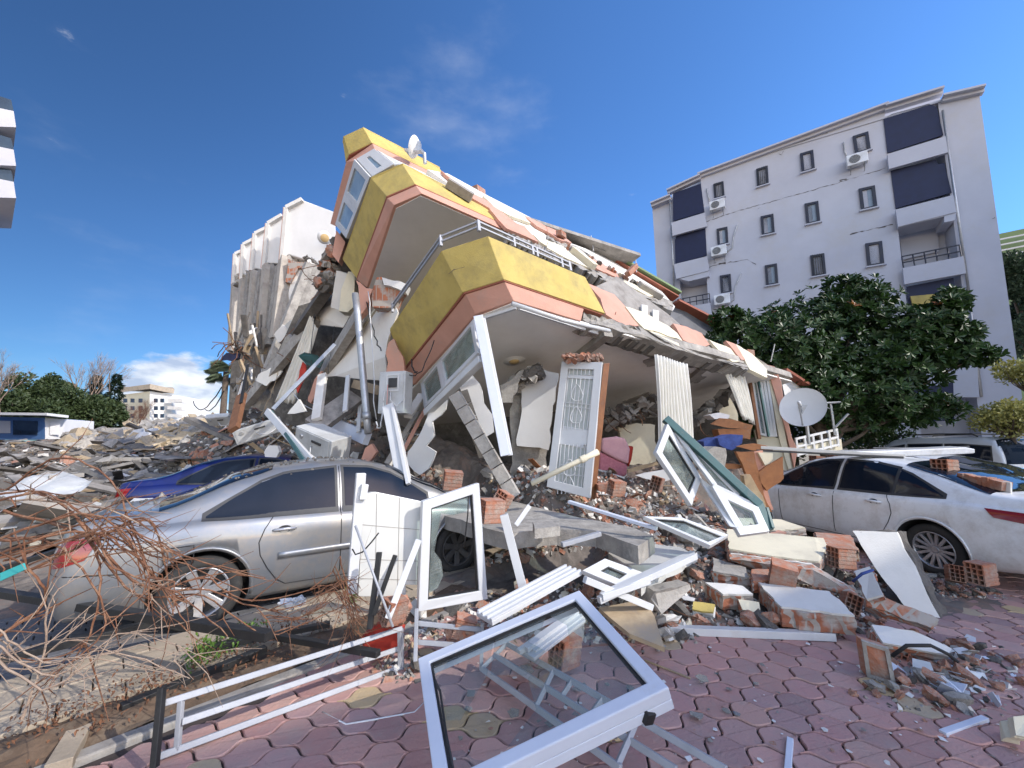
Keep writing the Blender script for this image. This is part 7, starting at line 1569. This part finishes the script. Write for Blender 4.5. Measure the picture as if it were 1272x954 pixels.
def vine(label, guides, n, d0, seed, mat, rad, sub=6, spread=.35):
    r = random.Random(seed); mb = MB()
    for g in range(n):
        G0 = r.choice(guides); pts = []
        off = rv(r)*spread*.5; 
        for (x, y, d) in G0: pts.append(C(x, y, d)+off+rv(r)*spread*.28)
        # smooth
        Q = []
        for i in range(len(pts)-1):
            p0, p1, p2, p3 = pts[max(i-1, 0)], pts[i], pts[i+1], pts[min(i+2, len(pts)-1)]
            for k in range(sub):
                s = k/sub; Q.append(.5*((2*p1)+(p2-p0)*s+(2*p0-5*p1+4*p2-p3)*s*s+(3*p1-p0-3*p2+p3)*s**3))
        for q in Q:
            q.z = max(q.z, .03)
        rr = rad*r.uniform(.5, 1.3); m = len(Q); mb.tube([q+rv(r)*.008 for q in Q], [rr*(1-.7*i/m) for i in range(m)], 5)
        for k in range(7):
            i = r.randrange(2, m-1); d_ = ((Q[i]-Q[i-1]).normalized()+rv(r)*1.1).normalized(); L = r.uniform(.08, .4); b1 = Q[i]+d_*L*.5+rv(r)*.05; b2 = Q[i]+d_*L+rv(r)*.1; mb.tube([Q[i], b1, b2], [rr*.5, rr*.4, rr*.15], 4)
            if r.random() < .5: mb.tube([b1, b1+rv(r)*.12], [rr*.3, rr*.1], 4)
    return tag(mb.build('uprooted_vine', MT[mat], keep=True), label, 'vine')
vine('tangled red brown vine spilling over the tail and rear wheel of the silver saloon', [
    [(-20, 625, 2.5), (60, 606, 2.5), (120, 630, 2.4), (175, 690, 2.3), (250, 715, 2.3), (330, 760, 2.3)], [(-20, 680, 2.2), (60, 660, 2.2), (140, 640, 2.3), (200, 700, 2.3), (230, 760, 2.2)], [(-20, 720, 2.1), (80, 690, 2.2), (160, 660, 2.3), (180, 740, 2.3), (215, 810, 2.2)],
    [(0, 640, 2.4), (90, 670, 2.3), (130, 740, 2.2), (90, 800, 2.1), (20, 850, 2.0)], [(0, 600, 2.7), (90, 612, 2.6), (150, 650, 2.5), (240, 700, 2.4)], [(120, 660, 2.3), (190, 740, 2.3), (260, 745, 2.4), (340, 770, 2.5), (430, 740, 2.6)], [(-10, 780, 2.0), (50, 740, 2.1), (60, 690, 2.2), (40, 650, 2.3)]],
    19, 2.3, 4, 'vine', .0075, spread=.30)
vine('pale thin twigs of the vine lying over the street at the left edge', [[(-10, 860, 1.9), (40, 800, 2.0), (70, 720, 2.1), (100, 690, 2.2)], [(230, 705, 2.3), (190, 740, 2.3), (230, 770, 2.2)], [(-10, 790, 2.0), (60, 830, 2.0), (130, 800, 2.1), (250, 830, 2.2)], [(20, 600, 2.6), (140, 625, 2.4), (230, 660, 2.4)]], 9, 2.2, 9, 'vine_pale', .006, spread=.28)
vine('bundle of brown roots hanging beside the tiled panel above the left railing', [[(418, 700, 2.8), (430, 740, 2.75), (440, 790, 2.7), (450, 800, 2.7)], [(400, 740, 2.75), (425, 730, 2.75), (445, 780, 2.7)], [(330, 770, 2.6), (380, 765, 2.65), (425, 730, 2.75)]], 12, 2.7, 12, 'vine', .005, spread=.10)
# weeds on the soil strip
def weeds(name, label, cat, spots, n, mat, ls, seed, h=.12):
    r = random.Random(seed); mb = MB()
    for (x, y, s_) in spots:
        c = G(x, y, .06)
        for k in range(n):
            p = c+V((r.gauss(0, s_), r.gauss(0, s_), r.uniform(0, h))); leafcard(mb, p, (rv(r)+V((0, 0, .5))).normalized(), ls*r.uniform(.6, 1.4), ls*.5, (V((0, 0, 1))+rv(r)*.6).normalized())
    return tag(mb.build(name, mat, keep=True), label, cat, kind='stuff')
weeds('weeds', 'small green weeds on the soil strip by the kerb', 'weeds', [(262, 812, .07), (285, 805, .07), (250, 825, .05), (310, 795, .05), (440, 745, .04)], 120, MT['leaf_fresh'], .035, 5)
weeds('dry_leaves', 'brown dry leaves and twigs along the soil strip', 'leaves', [(60+k*33, 895-k*13+(k % 3)*14, .12) for k in range(12)], 70, MT['rust'], .03, 6, .05)
tag(wpoly('red_bag', [(448, 792), (470, 775), (500, 782), (495, 806), (470, 815), (452, 808)], 2.9, .08, MT['fabric_red'], par=None, rg=.02), 'red plastic bag crumpled behind the left railing', 'bag')
tag(wpoly('torn_tape', [(0, 712), (28, 700), (30, 708), (0, 722)], 2.05, .01, MT['fabric_blue'], par=None), 'turquoise tape scrap at the left edge on the vine', 'tape')
bpy.data.objects['torn_tape'].data.materials[0] = M('turquoise', (.05, .42, .42))
tag(MB().tube([G(410, 890, .01), G(400, 885, .01), G(430, 900, .01), G(470, 893, .012), G(515, 885, .01), G(528, 872, .01)], .006, 6).build('cable', MT['pvc'], smooth=True), 'thin pale cable lying on the pavers left of the big window frame', 'cable')
stick('orange_strip', 'thin wooden lath on the pavers right of the big window frame', 'lath', G(*ZW(985, 405), .02), G(*ZW(1150, 470), .02), .012, .012, 'raw_wood', V((0, 0, 1)))
# ================================================================== loose debris, each piece its own object
rs = random.Random(99)
def proto(fn, n):
    out = []
    for i in range(n):
        mb = MB(); fn(mb, random.Random(i*13+n)); mb_o = mb.build('p', MT['concrete'], origin=(0, 0, 0)); out.append(mb_o.data); bpy.data.objects.remove(mb_o)
    return out
def pc(mb, r): mb.chunk((0, 0, 0), (r.uniform(.8, 1.2), r.uniform(.5, .9), r.uniform(.3, .6)), None, .16, r, 2)
def pb(mb, r):
    mb.beam((-.5, 0, 0), (.5, r.uniform(-.03, .03), r.uniform(-.02, .02)), r.uniform(.05, .16), r.uniform(.015, .04))
def pp(mb, r):
    k = r.randint(4, 6); P = [V((cos(2*pi*i/k+r.uniform(-.3, .3))*r.uniform(.35, .6), sin(2*pi*i/k+r.uniform(-.3, .3))*r.uniform(.3, .5), 0)) for i in range(k)]; mb.prism(rag(P, .15, .015, r), (0, 0, r.uniform(.03, .07)))
def pt(mb, r):
    k = r.randint(3, 5); P = [V((cos(2*pi*i/k+r.uniform(-.4, .4))*r.uniform(.3, .6), sin(2*pi*i/k+r.uniform(-.4, .4))*r.uniform(.3, .5), 0)) for i in range(k)]; mb.prism(P, (0, 0, .035))
def pr(mb, r):
    P = [V((-.5, 0, 0))]; 
    for i in range(6): P.append(P[-1]+V((.17, r.uniform(-.06, .06), r.uniform(-.04, .06))))
    mb.tube(P, .008, 5)
def ph(mb, r):
    n = 12; 
    for i in range(n+1):
        for j in range(n+1): u, v = i/n-.5, j/n-.5; mb.v.append(V((u*r.uniform(.97, 1), v*.7, .06*noise.noise(V((u*4, v*4, r.random()*0+n)))+.05*sin(u*9)*sin(v*7))))
    for i in range(n):
        for j in range(n): q = i*(n+1)+j; mb.f.append((q, q+1, q+n+2, q+n+1))
PM = {k: proto(f, n) for k, (f, n) in dict(chunk=(pc, 8), board=(pb, 7), panel=(pp, 7), shard=(pt, 6), rod=(pr, 5), sheet=(ph, 3)).items()}
MESH = {}
def mesh_of(kind, i, mat):
    k = (kind, i, mat)
    if k not in MESH:
        me = PM[kind][i].copy(); me.materials.clear(); me.materials.append(MT[mat]); me.name = kind; MESH[k] = me
    return MESH[k]
CNT = {}
def put(kind, name, label, cat, group, mats, p, s, rz=None, tilt=.35, up=None):
    i = rs.randrange(len(PM[kind])); m_ = rs.choice(mats); o = bpy.data.objects.new(name, mesh_of(kind, i, m_)); SC.collection.objects.link(o)
    o.location = p; o.scale = (s, s, s) if not isinstance(s, tuple) else s
    o.rotation_euler = (rs.gauss(0, tilt), rs.gauss(0, tilt), rs.uniform(0, 6.28) if rz is None else rz)
    return tag(o, label, cat, group)
def visible(x, y, z):
    d = V((x, y, z))-CAM; F_ = d.y*cp+d.z*sp; U = -d.y*sp+d.z*cp
    if F_ < .5: return None
    return 636+480*d.x/F_, 477-480*U/F_
def incar(x, y):
    for (cx, cy, an, l, wd) in CLEAR:
        ca, sa = cos(an), sin(an); lx, ly = (x-cx)*ca+(y-cy)*sa, -(x-cx)*sa+(y-cy)*ca
        if abs(lx) < l/2+.1 and abs(ly) < wd/2+.05: return True
    return False
def scatter(n, region, kind, name, label, cat, group, mats, smin, smax, lift=.04, tilt=.35, maxc=1.0, aniso=False, hmin=.0):
    k = 0; tries = 0
    while k < n and tries < n*30:
        tries += 1; x, y = region()
        if incar(x, y): continue
        z = H(x, y)
        if z < hmin: continue
        v = visible(x, y, z)
        if v is None or not (-30 < v[0] < 1300 and v[1] < 980): continue
        s = smin+(smax-smin)*rs.random()**2
        put(kind, name, label, cat, group, mats, V((x, y, max(z, 0)+lift*s+rs.uniform(0, .02))), (s, s, s) if not aniso else (s, s*rs.uniform(.5, 1.6), s*rs.uniform(.6, 1.6)), tilt=tilt); k += 1
def wedge(x0, x1, d0, d1, pw=1.0):
    """a random spot inside a pixel column range and a depth range"""
    def f():
        d = d0+(d1-d0)*rs.random()**pw; px = rs.uniform(x0, x1); return (px-636)/480*d, d
    return f
field = wedge(-20, 290, 5.6, 24, 1.5); farf = wedge(90, 290, 18, 38); mound = wedge(235, 520, 6.4, 14.5, 1.2)
inner = wedge(520, 960, 4.75, 7.6, 1.0)
scatter(240, field, 'board', 'broken_board', 'broken grey board in the rubble field between the parked cars and the kiosk', 'board', 'broken boards in the rubble field', ['old_board', 'old_board', 'old_board', 'raw_wood', 'dark_concrete', 'black_metal', 'kerb'], .6, 2.6, .08, .22, aniso=True, hmin=.1)
scatter(60, field, 'board', 'plastic_strip', 'pale plastic strip in the rubble field between the parked cars and the kiosk', 'strip', 'pale strips in the rubble field', ['pvc', 'plaster_white'], .4, 1.3, .05, .25, hmin=.1)
scatter(110, field, 'panel', 'flat_debris', 'broken flat panel in the rubble field between the parked cars and the kiosk', 'debris', 'broken panels in the rubble field', ['old_board', 'old_board', 'kerb', 'dark_concrete', 'dark_concrete', 'grey_box'], .4, 1.1, .08, .3, hmin=.1)
scatter(150, field, 'chunk', 'concrete_chunk', 'rough concrete chunk in the rubble field between the parked cars and the kiosk', 'concrete chunk', 'concrete chunks in the rubble field', ['concrete', 'dark_concrete', 'dark_concrete', 'brick', 'concrete', 'kerb'], .12, .5, .2, .6, hmin=.1)
scatter(34, field, 'sheet', 'crumpled_sheet', 'crumpled dark sheet lying on the rubble field', 'sheet', 'crumpled sheets on the rubble field', ['old_board', 'dark_concrete', 'old_board', 'grey_box'], .7, 1.7, .1, .2, hmin=.1)
scatter(12, field, 'panel', 'coloured_scrap', 'small blue scrap in the rubble field', 'scrap', 'blue scraps in the rubble field', ['kiosk_blue'], .15, .4, .1, .3, hmin=.1)
scatter(70, farf, 'chunk', 'rubble_lump', 'pale concrete chunk on the distant heap in front of the cream block', 'concrete chunk', 'pale chunks on the distant heap', ['plaster_white', 'beige_paver', 'concrete', 'straw', 'concrete'], .3, 1.1, .2, .6)
scatter(170, mound, 'chunk', 'concrete_lump', 'concrete chunk on the slope between the leaning wing and the near corner', 'concrete chunk', 'concrete chunks on the slope', ['concrete', 'dark_concrete', 'plaster_white', 'brick', 'concrete'], .08, .42, .2, .6, hmin=.2)
scatter(190, mound, 'board', 'debris_stick', 'broken board or slat on the slope between the leaning wing and the near corner', 'board', 'boards on the slope', ['old_board', 'pvc', 'raw_wood', 'ceiling', 'dark_concrete', 'old_board'], .25, 1.3, .05, .5, hmin=.2)
scatter(60, mound, 'panel', 'flat_debris', 'broken panel on the slope between the leaning wing and the near corner', 'debris', 'panels on the slope', ['plaster_white', 'grey_box', 'old_board', 'concrete', 'salmon'], .3, .9, .1, .5, hmin=.2)
scatter(120, inner, 'chunk', 'masonry_chunk', 'broken lump of masonry on the rubble along the open ground floor', 'masonry chunk', 'masonry chunks along the ground floor', ['concrete', 'brick', 'brick', 'plaster_white', 'concrete', 'dark_concrete'], .06, .30, .2, .6, hmin=.2)
scatter(110, inner, 'shard', 'tile_shard', 'flat brick or plaster shard on the rubble along the open ground floor', 'shard', 'shards along the ground floor', ['brick', 'plaster_clean', 'salmon', 'brick', 'plaster_white', 'concrete'], .08, .30, .3, .5, hmin=.2)
scatter(40, inner, 'board', 'broken_lath', 'broken lath on the rubble along the open ground floor', 'lath', 'laths along the ground floor', ['raw_wood', 'pvc', 'wood', 'raw_wood'], .2, .8, .05, .3, hmin=.2)
front = wedge(480, 850, 2.95, 4.5); 
def frontf():
    while True:
        x, y = front()
        v = visible(x, y, 0)
        if v and not (v[1] > 800 and v[0] > 520) : return x, y
rightf = lambda: (lambda p: (p.x, p.y))(G(rs.uniform(830, 1100), rs.uniform(690, 790), 0))
lowr = lambda: (lambda p: (p.x, p.y))(G(*ZR(rs.gauss(1020, 110), rs.gauss(600, 60)), 0))
tail = lambda: (lambda p: (p.x, p.y))(G(rs.uniform(1110, 1272), rs.uniform(712, 745), 0))
paved = lambda: (lambda p: (p.x, p.y))(G(rs.uniform(560, 1272), rs.uniform(800, 954), 0))
pav2 = lambda: (lambda p: (p.x, p.y))(G(rs.gauss(760, 110), rs.gauss(850, 60), 0))
scatter(90, frontf, 'chunk', 'rubble_piece', 'broken brick or concrete piece between the tiled panel and the long white board', 'rubble piece', 'rubble pieces at the foot of the sash', ['brick', 'concrete', 'plaster_white', 'dark_concrete', 'cream'], .05, .2, .25, .6)
scatter(50, frontf, 'shard', 'plaster_shard', 'plaster shard between the tiled panel and the long white board', 'shard', 'plaster shards at the foot of the sash', ['plaster_clean', 'tile', 'brick', 'salmon'], .06, .2, .3, .5)
scatter(16, frontf, 'rod', 'thin_rod', 'thin bent rod between the tiled panel and the long white board', 'rod', 'thin rods at the foot of the sash', ['rust', 'black_metal'], .3, .8, .2, .3)
scatter(90, rightf, 'chunk', 'brick_lump', 'broken brick lump among the plastered blocks at the right', 'brick lump', 'brick lumps among the blocks', ['brick', 'concrete', 'brick', 'dark_concrete'], .05, .2, .3, .6)
scatter(95, lowr, 'shard', 'tile_shard', 'white or grey tile shard in the heap in front of the upright slab', 'shard', 'tile shards before the upright slab', ['tile', 'plaster_clean', 'concrete', 'pvc_blue_shade'], .04, .16, .3, .5)
scatter(70, lowr, 'chunk', 'brick_lump', 'small masonry lump in the heap in front of the upright slab', 'brick lump', 'masonry lumps before the upright slab', ['brick', 'dark_concrete', 'concrete', 'brick'], .03, .12, .3, .6)
scatter(90, tail, 'chunk', 'brick_lump', 'small brick crumb on the pavers beneath the tail of the white saloon', 'brick lump', 'brick crumbs by the white saloon', ['brick', 'concrete', 'brick', 'dark_concrete'], .03, .10, .3, .5)
scatter(60, pav2, 'shard', 'glass_shard', 'grey green glass shard on the pavers around the big window frame', 'glass shard', 'glass shards on the pavers', ['glass_dusty', 'concrete', 'glass_dusty'], .04, .16, .25, .06)
scatter(130, paved, 'shard', 'paint_flake', 'tiny pale flake on the pink pavers', 'flake', 'pale flakes on the pavers', ['plaster_clean', 'concrete', 'plaster_white', 'brick'], .012, .05, .35, .1)
# uncountable crumbs
def crumbs(name, label, n, region, mat, smin, smax, seed, hm=-1):
    r = random.Random(seed); mb = MB(); k = 0; t_ = 0
    while k < n and t_ < n*12:
        t_ += 1; x, y = region()
        if incar(x, y): continue
        z = H(x, y)
        if z < hm: continue
        s = smin+(smax-smin)*r.random()**3; R_ = rotm(r.uniform(-1, 1), r.uniform(-1, 1), r.uniform(0, 6))
        sx, sy, sz = s*r.uniform(.6, 1.6), s*r.uniform(.5, 1), s*r.uniform(.25, .6)
        q = [R_ @ V((a*sx/2*r.uniform(.5, 1.2), b*sy/2*r.uniform(.5, 1.2), c*sz/2)) for a in (-1, 1) for b in (-1, 1) for c in (-1, 1)]
        c = V((x, y, max(z, 0)+sz*.3)); mb.add([c+p for p in q], [(0, 1, 3, 2), (4, 6, 7, 5), (0, 4, 5, 1), (2, 3, 7, 6), (0, 2, 6, 4), (1, 5, 7, 3)]); k += 1
    tag(mb.build(name, MT[mat], keep=True), label, 'rubble', kind='stuff')
for i, (m_, nm, lbw) in enumerate([('old_board', 'grey_crumbs', 'grey'), ('plaster_white', 'white_crumbs', 'white'), ('brick', 'brick_crumbs', 'brick red'), ('dark_concrete', 'dark_crumbs', 'dark'), ('raw_wood', 'wood_splinters', 'wood coloured')]):
    crumbs(nm, lbw+' crumbs covering the wide rubble field at the left', [4200, 500, 500, 3200, 600][i], field, m_, .03, .28, i, .08)
    crumbs(nm, lbw+' crumbs on the slope under the leaning wing', [3000, 1300, 1200, 2200, 800][i], mound, m_, .02, .24, i+10, .15)
    crumbs(nm, lbw+' crumbs on the rubble along the open ground floor', [1700, 1300, 2300, 1100, 500][i], inner, {'old_board': 'concrete'}.get(m_, m_), .02, .12, i+20, .15)
    crumbs(nm, lbw+' crumbs around the foot of the sash and the white board', [1400, 800, 1200, 900, 300][i], frontf, {'old_board': 'concrete'}.get(m_, m_), .01, .07, i+30)
    crumbs(nm, lbw+' crumbs among the plastered blocks at the right', [1300, 500, 1600, 900, 60][i], rightf, {'old_board': 'concrete'}.get(m_, m_), .01, .07, i+40)
    crumbs(nm, lbw+' crumbs in the heap before the upright slab', [300, 260, 400, 300, 30][i], lowr, {'old_board': 'concrete'}.get(m_, m_), .008, .05, i+50)
    crumbs(nm, lbw+' crumbs beneath the tail of the white saloon', [350, 120, 500, 300, 20][i], tail, {'old_board': 'concrete'}.get(m_, m_), .008, .04, i+60)
    crumbs(nm, lbw+' grit strewn over the pink pavers', [900, 700, 300, 500, 60][i], paved, {'old_board': 'concrete'}.get(m_, m_), .003, .016, i+70)
crumbs('pale_crumbs', 'pale crumbs on the distant heap before the cream block', 1500, farf, 'concrete', .15, .9, 90); crumbs('straw_crumbs', 'tan crumbs on the distant heap before the cream block', 1500, farf, 'straw', .15, .9, 91)
# crumbs fallen on the silver roof
mb = MB(); r = random.Random(8); Mw = Matrix.Translation(c1.location) @ Euler(c1.rotation_euler).to_matrix().to_4x4()
for k in range(150):
    x, y = r.uniform(-.9, 2.0), r.uniform(-.6, .6); hit = bv1.ray_cast(V((x, y, 3)), V((0, 0, -1)))
    if hit[0] is not None: mb.chunk(Mw @ (hit[0]+V((0, 0, .004))), (r.uniform(.008, .03),)*3, rotm(r.random(), r.random(), 1), .2, r, 1)
tag(mb.build('roof_crumbs', MT['dark_concrete'], keep=True), 'dark crumbs fallen on the roof of the silver saloon', 'rubble', kind='stuff')
bpy.context.view_layer.update()
